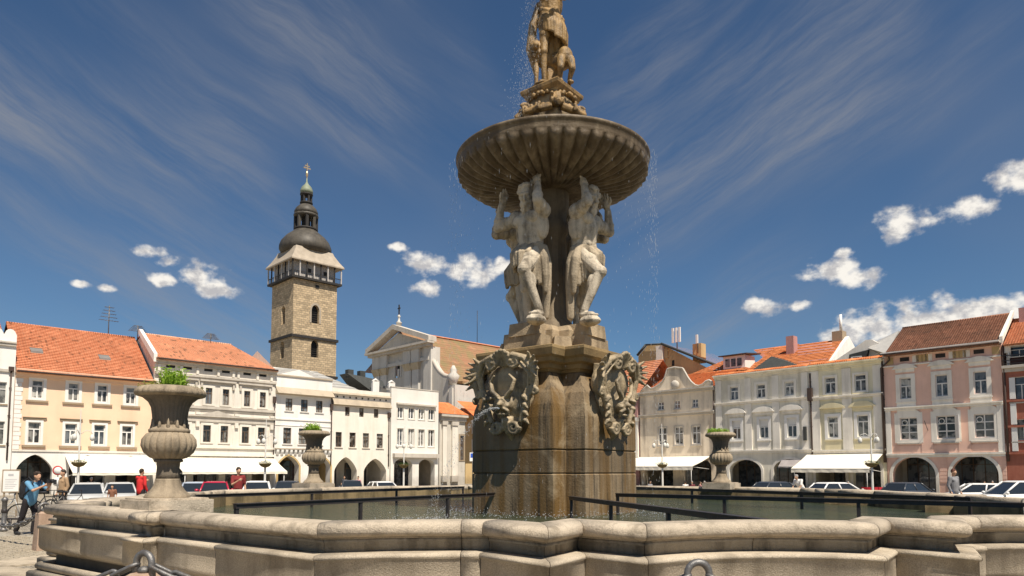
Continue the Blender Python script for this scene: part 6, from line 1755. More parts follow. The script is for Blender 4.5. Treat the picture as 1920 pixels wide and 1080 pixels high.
# ---------------------------------------------------------------- urns on the basin wall
def lathe_flute(prof, n, depth, lo, hi, seg):
    mb = MB(); mb.lathe(prof, seg, lambda i, a: 1 - depth * (1 - abs(math.sin(n * a / 2)) ** .6) if lo <= i <= hi else 1.0); return mb
def urn_meshes():
    P = {}
    mb = lathe_flute([(.30, .0), (.30, .04), (.285, .07), (.23, .12), (.185, .19), (.165, .27), (.16, .29)], 8, .07, 1, 5, 64); P['foot'] = (mb.meshn('foot', S_URN), )
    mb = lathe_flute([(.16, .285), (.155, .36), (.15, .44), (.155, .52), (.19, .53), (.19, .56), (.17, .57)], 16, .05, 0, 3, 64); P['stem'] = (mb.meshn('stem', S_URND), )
    mb = lathe_flute([(.15, .56), (.24, .585), (.325, .66), (.365, .76), (.355, .85), (.30, .925), (.25, .95)], 20, .10, 1, 5, 160); P['gadrooned_belly'] = (mb.meshn('gadrooned_belly', S_URN), )
    mb = MB(); mb.lathe([(.26, .94), (.272, .955), (.272, .985), (.255, 1.0), (.22, 1.03), (.2, 1.06)], 48)
    for k in range(12):
        a = 2 * PI * k / 12; c, q = math.cos(a), math.sin(a)
        mb.tube([(c * .225, q * .225, .98), (c * .222, q * .222, 1.06), (c * .232, q * .232, 1.14)], [.036, .022, .003], 6)
    P['leaf_collar'] = (mb.meshn('leaf_collar', S_URN), )
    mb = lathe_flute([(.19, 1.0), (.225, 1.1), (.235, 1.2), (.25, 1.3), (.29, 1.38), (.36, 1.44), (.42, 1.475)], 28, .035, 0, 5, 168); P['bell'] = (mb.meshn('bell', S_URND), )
    mb = lathe_flute([(.40, 1.455), (.455, 1.47), (.475, 1.50), (.465, 1.54), (.42, 1.585), (.36, 1.60), (.33, 1.585), (.30, 1.50), (.02, 1.49)], 28, .035, 1, 4, 168); P['gadrooned_lip'] = (mb.meshn('gadrooned_lip', S_URN), )
    mb = MB(); mb.box(-.45, .45, -.45, .45, -.19, -.003); mb.box(-.40, .40, -.40, .40, -.0025, .02); P['plinth'] = (mb.meshn('plinth', S_RIM), )
    return P
UM = urn_meshes()
SOIL = M_('soil', (0.06, 0.045, 0.03), .95, .3, 20)
urn_spots = [((-4.66, 9.42), .95, 'large fluted stone urn on the near left corner of the basin, bushy green plant'),
             ((-6.05, 21.2), 1.0, 'stone urn on the far left side of the basin, before white house'),
             ((6.62, 22.0), 1.0, 'stone urn on the far right side of the basin, before grey green house'),
             ((8.25, 9.75), 1.0, 'stone urn on the near right corner of the basin')]
def leafy(name, label, loc, spec, mats, cat='plant', group=None):
    """tuft of blades and leaves; spec list of (n, cx, cy, spread, height, lean, width, mat)"""
    r = empty(name, loc, 0, label, cat, group); rnd = random.Random(hash(label) % 1000 if False else len(label))
    for pi, (n, cx_, cy_, spr, hh, lean, wd, mt, pname) in enumerate(spec):
        mb = MB()
        for i in range(n):
            a = rnd.uniform(0, 2 * PI); q = spr * math.sqrt(rnd.random()); bx, by = cx_ + q * math.cos(a), cy_ + q * math.sin(a)
            h = hh * rnd.uniform(.55, 1.1); la = rnd.uniform(0, 2 * PI); ln = lean * rnd.uniform(.2, 1.0) * h
            dx_, dy_ = math.cos(la) * ln, math.sin(la) * ln
            w = wd * rnd.uniform(.6, 1.2); px, py = -math.sin(la + rnd.uniform(-1, 1)) * w, math.cos(la) * w
            p0 = (bx, by, 0); p1 = (bx + dx_ * .4, by + dy_ * .4, h * .62); p2 = (bx + dx_, by + dy_, h * (1 - .25 * lean))
            mb.add([(p0[0] - px * .6, p0[1] - py * .6, 0), (p0[0] + px * .6, p0[1] + py * .6, 0), (p1[0] + px, p1[1] + py, p1[2]), (p1[0] - px, p1[1] - py, p1[2]), p2], [(0, 1, 2, 3), (3, 2, 4)])
            for j in range(3):
                t = rnd.uniform(.35, 1.0); q = (bx + dx_ * t, by + dy_ * t, h * t * .95); ll = w * rnd.uniform(4, 8); an = rnd.uniform(0, 2 * PI); ux, uy = math.cos(an) * ll, math.sin(an) * ll
                mb.add([q, (q[0] + ux * .5 - uy * .2, q[1] + uy * .5 + ux * .2, q[2] + ll * .35), (q[0] + ux, q[1] + uy, q[2] + ll * .2), (q[0] + ux * .5 + uy * .2, q[1] + uy * .5 - ux * .2, q[2] + ll * .1)], [(0, 1, 2, 3)])
        mb.build(pname, mt, r)
    return r
def leaf_mat(name, c1, c2):
    m, q, p = material(name)
    v = q.n('ShaderNodeNewGeometry').outputs['Position']
    q.put(p.inputs['Base Color'], q.ramp(q.noise(v, 9, 4), [(.35, c1), (.65, c2)])); p.inputs['Roughness'].default_value = .5
    p.inputs['Transmission Weight'].default_value = 0.0
    try: p.inputs['Subsurface Weight'].default_value = 0.0
    except Exception: pass
    tr = q.n('ShaderNodeBsdfTranslucent'); q.put(tr.inputs[0], q.ramp(q.noise(v, 9, 4), [(.35, tuple(x * 1.6 for x in c1)), (.65, tuple(x * 1.6 for x in c2))]))
    mx = q.n('ShaderNodeMixShader'); mx.inputs[0].default_value = .35
    q.t.links.new(p.outputs[0], mx.inputs[1]); q.t.links.new(tr.outputs[0], mx.inputs[2])
    out = [n for n in q.t.nodes if n.type == 'OUTPUT_MATERIAL'][0]; q.t.links.new(mx.outputs[0], out.inputs[0])
    return m
LF_G = leaf_mat('fresh_leaf', (0.19, 0.33, 0.03), (0.33, 0.47, 0.06)); LF_Y = leaf_mat('dry_grass', (0.26, 0.24, 0.05), (0.33, 0.34, 0.09)); LF_D = leaf_mat('dark_leaf', (0.045, 0.085, 0.015), (0.09, 0.15, 0.03))
for k, ((x, y), sc, lab) in enumerate(urn_spots):
    r = empty('stone_urn', (x, y, ZR + .12), PHI + PI / 4, lab, 'urn', 'stone urns standing on the basin wall'); r.scale = (sc, sc, sc)
    for nm, (me,) in UM.items(): put(nm, me, r)
    zt_ = ZR + .12 + 1.47 * sc
    if k == 0: leafy('urn_plant', 'bushy bright green plant with dry grass in the nearest urn', (x, y, zt_), [(170, .02, .0, .15, .40, .35, .010, LF_G, 'green_shoots'), (170, -.22, .0, .17, .22, .9, .007, LF_Y, 'dry_grass'), (50, .2, .0, .2, .16, .6, .007, LF_Y, 'dry_grass')], None, group='plants growing in the urns')
    elif k == 1: leafy('urn_plant', 'small round green plant in the far left urn', (x, y, zt_), [(150, -.06, 0, .2, .38, .5, .014, LF_G, 'green_shoots')], None, group='plants growing in the urns')
    elif k == 2: leafy('urn_plant', 'low yellow green grass in the far right urn', (x, y, zt_), [(260, -.1, 0, .3, .26, .5, .012, LF_G, 'green_shoots'), (120, 0, 0, .3, .2, .6, .01, LF_Y, 'dry_grass')], None, group='plants growing in the urns')

# ---------------------------------------------------------------- steel beams across the basin
def beam(p0, p1, label, w=.035, h=.06, legs=(.0, .33, .66, 1.0)):
    p0, p1 = V(p0), V(p1); L = (p1 - p0).length; a = math.atan2(p1.y - p0.y, p1.x - p0.x)
    r = empty('steel_beam', (p0.x, p0.y, 0), a, label, 'beam', 'steel beams spanning the basin')
    mb = MB(); mb.box(0, L, -w, w, p0.z - h, p0.z); mb.box(0, L, -w - .02, w + .02, p0.z + .001, p0.z + .014); mb.build('rail', IRON, r)
    for t in legs:
        lb = MB(); x = .03 + (L - .06) * t; lb.box(x - .025, x + .025, -.025, .025, .70, p0.z - h + .001); lb.build('leg', IRON, r)
def onray(u, v, z):
    q = ray(u, v); t = (z - EYE) / q.z; return (q.x * t, q.y * t, z)
beam(onray(965, 923, 1.17), onray(440, 951.5, 1.13), 'dark steel beam from the left pedestal face to the near left wall')
beam((1.16, 13.75, 1.13), (2.62, 7.25, 1.13), 'dark steel beam from the pedestal corner towards the viewer')
beam((2.15, 14.35, 1.17), (7.5, 9.9, 1.17), 'dark steel beam from the right pedestal face to the right wall')
beam((-6.75, 14.9, 1.12), (-1.6, 23.0, 1.12), 'dark steel beam crossing the far left water behind the pedestal')
beam((3.3, 22.9, 1.13), (8.7, 13.2, 1.13), 'dark steel beam crossing the far right water behind the pedestal')

# ---------------------------------------------------------------- posts with iron hoops and chains around the basin
GRAN = M_('pink_granite', (0.42, 0.30, 0.22), .8, .15, 3, .4, 50, (.22, .13, .08), .5, 4.0, speck=.35)
def chain_post(x, y, rz, label, h=.78):
    r = empty('chain_post', (x, y, 0), rz, label, 'post', 'granite chain posts round the fountain')
    mb = MB(); mb.hexa([(-.15, -.15, 0), (.15, -.15, 0), (.15, .15, 0), (-.15, .15, 0)], [(-.12, -.12, h - .04), (.12, -.12, h - .04), (.12, .12, h - .04), (-.12, .12, h - .04)])
    mb.hexa([(-.12, -.12, h - .04), (.12, -.12, h - .04), (.12, .12, h - .04), (-.12, .12, h - .04)], [(-.07, -.07, h), (.07, -.07, h), (.07, .07, h), (-.07, .07, h)]); mb.build('granite_post', GRAN, r)
    hb = MB(); pts = [(-.10, 0, h - .08)] + [(-.085 * math.cos(a), 0, h + .08 + .085 * math.sin(a)) for a in [PI * q / 10 for q in range(11)]] + [(.10, 0, h - .08)]
    hb.tube(pts, .028, 8); hb.build('iron_hoop', IRONG, r)
    cb = MB(); cb.lathe([(.05, h - .002), (.05, h + .03), (.03, h + .05), (.01, h + .055)], 12); cb.build('cap', IRONG, r)
    return r
link_me = None
def hang_chain(p0, p1, sag, label, n):
    global link_me
    if link_me is None:
        mb = MB(); ring = []
        for i in range(16):
            a = 2 * PI * i / 16; ring.append((.055 * math.cos(a) + (.075 if math.cos(a) > 0 else -.075), .042 * math.sin(a), 0))
        mb.tube(ring + [ring[0]], .018, 8, caps=False); link_me = mb.meshn('link', IRONG)
    p0, p1 = V(p0), V(p1)
    r = empty('iron_chain', p0, 0, label, 'chain', 'iron chains between the posts')
    for i in range(n):
        t = (i + .5) / n; f = lambda q: p0.lerp(p1, q) - V((0, 0, sag * 4 * q * (1 - q)))
        c = f(t); d = (f(min(1, t + .01)) - f(max(0, t - .01))).normalized()
        e = d.to_track_quat('X', 'Z').to_euler(); m = d.to_track_quat('X', 'Z').to_matrix() @ Matrix.Rotation(PI / 2 * (i % 2), 3, 'X')
        o = put('link', link_me, r, c - p0); o.rotation_euler = m.to_euler()
pA, pB, pC = (-3.12, 5.95), (1.42, 5.35), (-9.72, 14.5)
chain_post(*pA, R(-20), 'chain post with iron hoop at the bottom left, cut by the frame')
chain_post(*pB, R(5), 'chain post with iron hoop at the bottom centre, cut by the frame')
chain_post(*pC, R(50), 'rust-stained granite chain post beyond the left corner of the basin', .80)
hp_ = .84
hang_chain((pA[0] + .09, pA[1] - .02, hp_), (pB[0] - .09, pB[1], hp_), .48, 'thick iron chain sagging between the two front posts', 23)
hang_chain((pA[0] - .09, pA[1] + .03, hp_), (-7.2, 6.7, hp_), .48, 'thick iron chain sagging left from the bottom left post', 21)
hang_chain((pB[0] + .09, pB[1], hp_), (5.9, 5.8, hp_), .48, 'thick iron chain sagging right from the bottom centre post', 22)
hang_chain((pC[0] - .03, pC[1] + .1, .86), (-13.6, 17.6, .8), .45, 'rusty iron chain running left from the granite post', 26)

# ---------------------------------------------------------------- falling and spouting water
DROP, qd, pd_ = material('water_drops')
pd_.inputs['Base Color'].default_value = (.9, .93, .95, 1); pd_.inputs['Roughness'].default_value = .08; pd_.inputs['Transmission Weight'].default_value = .65; pd_.inputs['IOR'].default_value = 1.33
def drops(name, label, pts, parent=None):
    mb = MB()
    for (x, y, z, r, st) in pts:
        mb.add([(x - r, y - r, z), (x + r, y - r, z), (x + r, y + r, z), (x - r, y + r, z), (x, y, z + r * st), (x, y, z - r * st)], [(0, 1, 4), (1, 2, 4), (2, 3, 4), (3, 0, 4), (1, 0, 5), (2, 1, 5), (3, 2, 5), (0, 3, 5)])
    o = put(name, mb.mesh(name, DROP)); return tag(o, label, 'water', None, 'stuff')
rnd = random.Random(31)
pts = []
for i in range(1500):
    a = rnd.choice([rnd.gauss(2.9, .22), rnd.gauss(-.05, .3), rnd.uniform(0, 2 * PI)]); r = RB + rnd.uniform(.0, .16)
    z = zt - .1 - (rnd.random() ** 1.6) * (zt - .9)
    pts.append((CF.x + r * math.cos(a), CF.y + r * math.sin(a), z, rnd.uniform(.0012, .0028), rnd.uniform(6, 26)))
drops('falling_drops', 'fine water drops falling from the rim of the upper bowl', pts)
pts = []
for i in range(7000):
    t = rnd.random(); z = zt + .05 + (5.0) * t
    x0 = -.62 + .30 * t; w = .05 + .22 * (1 - t)
    q = rnd.gauss(0, w)
    pts.append((CF.x + x0 + q, CF.y - .1 + rnd.gauss(0, .15), z, rnd.uniform(.0012, .0042), rnd.uniform(1.5, 7)))
drops('lion_jet_spray', 'white spray falling beside the top statue', pts)
pts = []
d0 = V((math.sin(-PI / 4 + PHI), -math.cos(-PI / 4 + PHI), 0)); st = CF + d0 * (A_ + .42) + V((0, 0, zca - .30))
for i in range(900):
    t = rnd.random() ** 1.5; p = st + d0 * (1.9 * t) + V((0, 0, .12 * t - 2.1 * t * t))
    w = .006 + .05 * t; pts.append((p.x + rnd.gauss(0, w), p.y + rnd.gauss(0, w), p.z + rnd.gauss(0, w), rnd.uniform(.0025, .006), rnd.uniform(1, 3)))
drops('mask_jet_spray', 'thin water jet spouting from the left mask', pts)
pts = []
for i in range(1400):
    a = rnd.uniform(0, 2 * PI); r = rnd.gauss(2.3, .35); pts.append((CF.x + r * math.cos(a), CF.y + r * math.sin(a), .745 + abs(rnd.gauss(0, .06)), rnd.uniform(.004, .009), 1.4))
for i in range(260):
    p = st + d0 * 1.95; pts.append((p.x + rnd.gauss(0, .35), p.y + rnd.gauss(0, .35), .745 + abs(rnd.gauss(0, .05)), rnd.uniform(.005, .011), 1.2))
drops('basin_splashes', 'small splashes on the water round the pedestal', pts)
# ------------------------------------------------------------------ street furniture, vehicles and people
def gpos(u, Y):
    x = (u - 960) / FPX * Y * math.cos(PITCH); return V((x, Y, gz_at(x, Y)))
# --- lamp posts with flower baskets
LAMPG = M_('lamp_glass', (0.66, 0.64, 0.58), .35, .04, 3); LAMPW = M_('lamp_grey_paint', (0.62, 0.60, 0.55), .5, .08, 3)
def lamp(u, Y, label, basket=True, H=6.0):
    r = empty('street_lamp', gpos(u, Y), R(20), label, 'street lamp', 'pale street lamps round the square')
    mb = MB(); mb.lathe([(.16, 0), (.16, .5), (.11, .6), (.08, .8), (.075, 2.6), (.055, 2.7), (.05, H - .8), (.03, H - .7), (.025, H), (.004, H + .15)], 12); mb.build('pole', LAMPW, r)
    for k in range(3):
        a = 2 * PI * k / 3 + .3; c, s_ = math.cos(a), math.sin(a); zl = H - 1.6
        ab = MB(); ab.tube([(0, 0, zl + .1), (c * .35, s_ * .35, zl + .38), (c * .62, s_ * .62, zl + .30), (c * .68, s_ * .68, zl + .12)], .025, 6); arm_ = ab.build('lamp_arm', LAMPW, r)
        gb_ = MB(); gb_.lathe([(.04, zl + .12), (.11, zl + .04), (.15, zl - .10), (.12, zl - .24), (.04, zl - .30)], 12, c=(c * .68, s_ * .68)); gb_.build('lamp_shade', LAMPG, arm_)
    if basket:
        bb = MB(); bb.lathe([(.06, 2.42), (.28, 2.5), (.42, 2.66), (.44, 2.72), (.3, 2.74)], 14); b = bb.build('flower_basket', M_MOSS, r)
        fb = MB(); rn = random.Random(u)
        for i in range(170):
            a = rn.uniform(0, 2 * PI); q = .48 * math.sqrt(rn.random()); z = 2.74 + .16 * (1 - q / .5) + rn.uniform(-.1, .07); c = (q * math.cos(a), q * math.sin(a), z); l = rn.uniform(.05, .09)
            t1, t2 = rn.uniform(0, 6.3), rn.uniform(-.6, .9); dx_, dy_, dz_ = math.cos(t1) * l, math.sin(t1) * l, math.sin(t2) * l
            fb.add([c, (c[0] + dx_ - dy_ * .4, c[1] + dy_ + dx_ * .4, c[2] + dz_), (c[0] + dx_ * 1.7, c[1] + dy_ * 1.7, c[2] + dz_ * .7), (c[0] + dx_ + dy_ * .4, c[1] + dy_ - dx_ * .4, c[2] + dz_)], [(0, 1, 2, 3)])
        fb.build('foliage', LF_D, b)
M_MOSS = M_('basket_moss', (0.16, 0.12, 0.05), .9, .3, 9)
lamp(147, 44, 'street lamp with flower basket in front of the peach house awning')
lamp(497, 50, 'street lamp with flower basket in front of the ornate pale grey house')
lamp(757, 60, 'street lamp in front of the plain ivory house')
lamp(1242, 58, 'street lamp with flower basket in front of the beige gabled house')
lamp(1635, 48, 'street lamp with flower basket in front of the pale yellow green house')

# --- cars
TYRE = M_('tyre', (0.02, 0.02, 0.02), .8, .1, 9); RIM = M_('wheel_rim', (0.45, 0.45, 0.46), .3, .1, 9, metal=.7)
CGLASS = M_('car_glass', (0.02, 0.025, 0.03), .05, .1, 4, spec=.8); HEADL = M_('headlight_lens', (0.6, 0.62, 0.62), .1, .05, 9, spec=.8); REDL = M_('tail_light', (0.35, 0.02, 0.02), .2, .05, 9)
BLACKP = M_('black_plastic', (0.025, 0.025, 0.027), .6, .1, 9)
def paint(name, c): 
    m = M_(name, c, .28, .03, 2, spec=.6); return m
PAINTS = dict(silver=paint('silver_paint', (.52, .52, .50)), white=paint('white_car_paint', (.78, .77, .74)), dark=paint('dark_car_paint', (.05, .055, .065)), blue=paint('pale_blue_paint', (.40, .45, .52)), red=paint('red_car_paint', (.45, .02, .05)))
def car(loc, rz, col, label, L=4.1, W_=1.72, H=1.46, estate=False, group='cars parked along the square'):
    """hatchback or van along +x; body, glasshouse, roof, wheels, lights"""
    r = empty('parked_car', loc, rz, label, 'car', group); m = PAINTS[col]
    st = [(-.5, .42, .80, .62, .60), (-.47, .30, .92, .78, .74), (-.36, .22, .96, .86, .80), (0, .20, .94, .86, .82), (.20, .20, .92, .86, .82), (.36, .22, .84, .84, .76), (.46, .28, .74, .76, .66), (.5, .40, .66, .60, .56)]
    vs = []; fs = []; n = 8
    for fx, z0, z1, hw, hw2 in st:
        x = fx * L; w = hw * W_ / 1.72; w2 = hw2 * W_ / 1.72
        vs += [(x, -w * .9, z0), (x, -w, z0 + (z1 - z0) * .35), (x, -w, z0 + (z1 - z0) * .65), (x, -w2, z1), (x, w2, z1), (x, w, z0 + (z1 - z0) * .65), (x, w, z0 + (z1 - z0) * .35), (x, w * .9, z0)]
    for i in range(len(st) - 1):
        for k in range(n): fs.append((i * n + k, i * n + (k + 1) % n, (i + 1) * n + (k + 1) % n, (i + 1) * n + k))
    fs += [tuple(reversed(range(n))), tuple(range((len(st) - 1) * n, len(st) * n))]
    mb = MB(); mb.add(vs, fs, True); mb.build('body', m, r)
    xa, xb, xc, xd = (-.48 if estate else -.46) * L, (-.44 if estate else -.33) * L, .05 * L, .25 * L
    wb_, wt = .78 * W_ / 1.72, .60 * W_ / 1.72; zb = .92
    gb_ = MB(); gb_.hexa([(xa, -wb_, zb - .02), (xd, -wb_, zb - .06), (xd, wb_, zb - .06), (xa, wb_, zb - .02)], [(xb, -wt, H - .06), (xc, -wt, H - .06), (xc, wt, H - .06), (xb, wt, H - .06)]); gl = gb_.build('glasshouse', CGLASS, r)
    rb = MB(); rb.hexa([(xb - .03, -wt - .02, H - .075), (xc + .05, -wt - .02, H - .075), (xc + .05, wt + .02, H - .075), (xb - .03, wt + .02, H - .075)], [(xb + .12, -wt + .14, H), (xc - .16, -wt + .14, H), (xc - .16, wt - .14, H), (xb + .12, wt - .14, H)]); rb.build('roof', m, r)
    for sy in (-1, 1):
        for x0, x1, t in ((xa, xb, .05), (xd, xc, .05), ((xa + xd) / 2, (xb + xc) / 2, .045)):
            pb = MB(); pb.tube([(x0, sy * (wb_ + .005), zb - .05), (x1, sy * (wt + .005), H - .06)], t, 6); pb.build('pillar', m, r)
        mm = MB(); mm.ball((xd - .12, sy * (wb_ + .17), zb + .06), (.08, .11, .08), 8, 6); mm.build('mirror', m, r)
        for x in (-.31 * L, .31 * L):
            wbm = MB(); wbm.lathe([(.20, -.10), (.31, -.10), (.32, -.06), (.32, .06), (.31, .10), (.20, .10)], 18); w = wbm.build('wheel', TYRE, r, (x, sy * (.74 * W_ / 1.72), .32)); w.rotation_euler = (R(90), 0, 0)
            rbm = MB(); rbm.lathe([(.02, -.105), (.2, -.09), (.2, .09), (.02, .105)], 14); rbm.build('rim', RIM, w)
        hb = MB(); hb.ball((.475 * L, sy * .55 * W_ / 1.72, .66), (.10, .16, .075), 9, 6); hb.build('headlight', HEADL, r)
        tb = MB(); tb.ball((-.485 * L, sy * .62 * W_ / 1.72, .80), (.06, .11, .13), 8, 6); tb.build('tail_light', REDL, r)
    bp = MB(); bp.box(.47 * L, .505 * L, -.6, .6, .30, .44); bp.box(-.505 * L, -.47 * L, -.62, .62, .32, .46); bp.build('bumper', BLACKP, r)
    pl = MB(); pl.box(.505 * L, .508 * L, -.26, .26, .40, .51); pl.build('number_plate', WHITE, r)
    return r
def carat(u, Y, rz, col, label, **kw): return car(gpos(u, Y), rz, col, label, **kw)
toward = R(-100)
carat(166, 37, R(-62), 'silver', 'silver hatchback facing the viewer left of the near urn')
carat(226, 38, R(-60), 'silver', 'silver saloon half hidden just left of the near urn')
carat(366, 42, R(-66), 'blue', 'pale blue grey hatchback just right of the near urn')
carat(322, 44, R(-64), 'dark', 'dark car behind the foot of the near urn')
carat(483, 42, R(-72), 'white', 'white car in front of the ornate house, right of the man in dark red')
carat(540, 44, R(-74), 'dark', 'dark car left of the far left urn')
carat(720, 52, R(-60), 'white', 'white car before the right pointed arch of the cream house', H=1.4)
carat(660, 54, R(-75), 'dark', 'dark car before the left pointed arch of the cream house')
carat(1573, 44, R(15), 'white', 'white hatchback behind the rim, below the pale yellow green house', H=1.44)
carat(1462, 46, R(20), 'dark', 'dark hatchback below the right arch of the grey green house')
carat(1705, 45, R(28), 'dark', 'dark car in front of the left arch of the pink house')
carat(1822, 41, R(160), 'white', 'white car between the arches of the pink house')
carat(1902, 36, R(178), 'white', 'white estate car at the right edge of the picture', L=4.6, H=1.60, estate=True)

# --- people
def cmat(name, c): return M_(name, c, .9, .14, 6, .25, 60)
SKIN = M_('skin', (0.52, 0.31, 0.20), .55, .08, 12); HAIR = M_('dark_hair', (0.035, 0.022, 0.015), .6, .2, 20); HAIRG = M_('grey_hair', (0.30, 0.28, 0.26), .6, .2, 20)
CL_ = {}
def cloth(name, c):
    if name not in CL_: CL_[name] = cmat(name, c)
    return CL_[name]
def person(loc, rz, label, J, top, legs_, hair=None, vox=.016, shoes=None, extra=None, bald=False, sleeves=.5, group=None, scale=1.0):
    """one body mesh with clothing and hair as children; J joints for a 1.78 m adult facing -y"""
    s = 1.0
    b = MB(); torso(b, J, .86)
    b.ball(J['head'] + V((0, 0, .0)), (.075, .092, .115), 12, 9); b.limb(J['head'] + V((0, -.03, -.06)), J['head'] + V((0, -.045, -.085)), .055, .035, 8)
    f = J.get('face', V((0, -1, 0))); sd = V((f.y, -f.x, 0))
    hd = J['head']
    b.limb(hd + f * .088 + V((0, 0, .01)), hd + f * .105 + V((0, 0, -.022)), .010, .015, 6)
    for q in (-1, 1): b.ball(hd + sd * (.078 * q), (.018, .022, .03), 6, 5); b.ball(hd + f * .08 + sd * (.03 * q) + V((0, 0, .022)), .012, 6, 4)
    b.limb(hd + f * .086 + sd * .02 + V((0, 0, -.05)), hd + f * .086 - sd * .02 + V((0, 0, -.05)), .009, .009, 6)
    for S_ in 'LR':
        a, e, w = J['sh' + S_], J['el' + S_], J['wr' + S_]
        b.limb(a, e, .048, .040); b.limb(e, w, .040, .027)
        hand(b, w, J.get('hd' + S_, (w - e)), J.get('sp' + S_, V((0, 0, 1))), .95, curl=.5)
        leg(b, J['hip' + S_], J['kn' + S_], J['an' + S_], J['to' + S_], .86)
    root = put('person', fuse(b, 'person', SKIN, vox, 3), None, loc, (0, 0, rz), (scale,) * 3)
    tag(root, label, 'person', group)
    t = MB(); torso(t, dict(J, head=J['neck'] + V((0, 0, .01))), .93)
    t.v = [p for p in t.v]
    for S_ in 'LR':
        a, e, w = J['sh' + S_], J['el' + S_], J['wr' + S_]
        end = a.lerp(e, .8) if sleeves <= .5 else e
        t.limb(a, end, .068, .060); 
        if sleeves > .5: t.limb(e, e.lerp(w, .92), .056, .042)
    t.limb(J['pelvis'] + V((0, 0, -.03)), J['chest'], .158, .15, 14); t.ball(J['pelvis'] + V((0, 0, -.02)), (.172, .128, .07), 14, 7)
    put('shirt', fuse(t, 'shirt', top, vox, 2), root)
    l = MB(); l.ball(J['pelvis'] + V((0, 0, -.06)), (.165, .125, .11), 12, 8)
    for S_ in 'LR':
        l.limb(J['hip' + S_], J['kn' + S_], .098, .075, 12); l.limb(J['kn' + S_], J['an' + S_] + V((0, 0, .02)), .074, .062, 12)
    put('trousers', fuse(l, 'trousers', legs_, vox, 2), root)
    sh = MB()
    for S_ in 'LR':
        an, to = J['an' + S_], J['to' + S_]; sh.limb(V((an.x, an.y, max(an.z - .04, .04) if an.z < .3 else an.z - .04)), V((to.x, to.y, to.z + .01)), .052, .045, 10)
    put('shoes', fuse(sh, 'shoes', shoes or BLACKP, vox, 2), root)
    if not bald:
        hh = MB(); hh.ball(hd - f * .018 + V((0, 0, .035)), (.085, .098, .098), 12, 9)
        for k in range(24):
            a = random.uniform(0, 2 * PI); e = random.uniform(.1, 1.4); p = V((math.cos(a) * math.cos(e) * .08, math.sin(a) * math.cos(e) * .09, .04 + math.sin(e) * .09))
            if p.xy.dot(f.xy) > .05 and p.z < .08: continue
            hh.ball(hd + p - f * .012, .024, 6, 4)
        put('hair', fuse(hh, 'hair', hair or HAIR, vox * .9, 2), root)
    return root
def stand(**kw):
    J = dict(pelvis=V((0, 0, .95)), chest=V((0, -.01, 1.27)), neck=V((0, -.01, 1.46)), head=V((0, -.03, 1.64)), shL=V((.19, 0, 1.43)), shR=V((-.19, 0, 1.43)),
             elL=V((.25, .03, 1.14)), elR=V((-.25, .03, 1.14)), wrL=V((.25, -.08, .90)), wrR=V((-.25, -.08, .90)),
             hipL=V((.09, 0, .92)), hipR=V((-.09, 0, .92)), knL=V((.10, -.02, .50)), knR=V((-.10, -.02, .50)), anL=V((.11, .02, .09)), anR=V((-.11, .02, .09)), toL=V((.14, -.14, .035)), toR=V((-.14, -.14, .035)))
    J.update(kw); return J
def sit(**kw):
    J = stand(pelvis=V((0, 0, .50)), chest=V((0, -.04, .82)), neck=V((0, -.05, 1.01)), head=V((0, -.08, 1.19)), shL=V((.19, -.03, .98)), shR=V((-.19, -.03, .98)), elL=V((.25, -.10, .72)), elR=V((-.25, -.10, .72)),
              wrL=V((.15, -.32, .74)), wrR=V((-.15, -.32, .74)), hipL=V((.09, -.02, .50)), hipR=V((-.09, -.02, .50)), knL=V((.11, -.42, .50)), knR=V((-.11, -.42, .50)), anL=V((.11, -.38, .09)), anR=V((-.11, -.38, .09)), toL=V((.13, -.54, .035)), toR=V((-.13, -.54, .035)))
    J.update(kw); return J

# the photographer with the rucksack, facing right
mp = V((-12.45, 18.0, 0)); mp.z = gz_at(mp.x, mp.y)
Jm = stand(chest=V((0, -.10, 1.25)), neck=V((0, -.17, 1.42)), head=V((.0, -.24, 1.58)), shL=V((.18, -.12, 1.40)), shR=V((-.18, -.12, 1.40)), elL=V((.20, -.38, 1.22)), elR=V((-.20, -.36, 1.20)), wrL=V((.10, -.58, 1.36)), wrR=V((-.06, -.58, 1.33)),
           hipL=V((.09, 0, .92)), hipR=V((-.09, 0, .92)), knL=V((.10, -.10, .51)), knR=V((-.10, .12, .50)), anL=V((.11, -.02, .09)), anR=V((-.11, .32, .10)), toL=V((.13, -.20, .035)), toR=V((-.12, .18, .035)),
           hdL=V((-.3, -.6, .3)), hdR=V((.3, -.6, .3)))
man = person(mp, R(72), 'man in blue T-shirt and dark trousers photographing, carrying a black rucksack', Jm, cloth('blue_tshirt', (.13, .30, .46)), cloth('dark_trousers', (.028, .024, .026)), vox=.014, scale=.95)
rb = MB(); rb.ball(V((0, .14, 1.16)), (.17, .13, .26), 12, 9); rb.ball(V((0, .20, 1.02)), (.14, .10, .15), 12, 8); rb.box(-.14, .14, .02, .16, .95, 1.36)
rk = put('rucksack', fuse(rb, 'rucksack', BLACKP, .014, 3), None, mp, (0, 0, R(72))); tag(rk, 'black rucksack on the back of the man in blue', 'rucksack')
sb = MB()
for q in (-1, 1): sb.tube([(.11 * q, .06, 1.36), (.12 * q, -.10, 1.475), (.12 * q, -.245, 1.36), (.15 * q, -.20, 1.18), (.16 * q, .02, 1.02)], .020, 6)
sb.build('strap', BLACKP, rk)
cb = MB(); cb.box(-.075, .075, -.72, -.65, 1.33, 1.43); cb.lathe([(.001, 0), (.035, 0), (.035, .06), (.028, .07)], 12, c=(0, 0)); cb.v[8:] = [(x, -.72 - z, 1.375 + y) for x, y, z in cb.v[8:]]
co = cb.build('compact_camera', BLACKP, None, mp, R(72)); tag(co, 'small dark camera held up by the man in blue', 'camera')

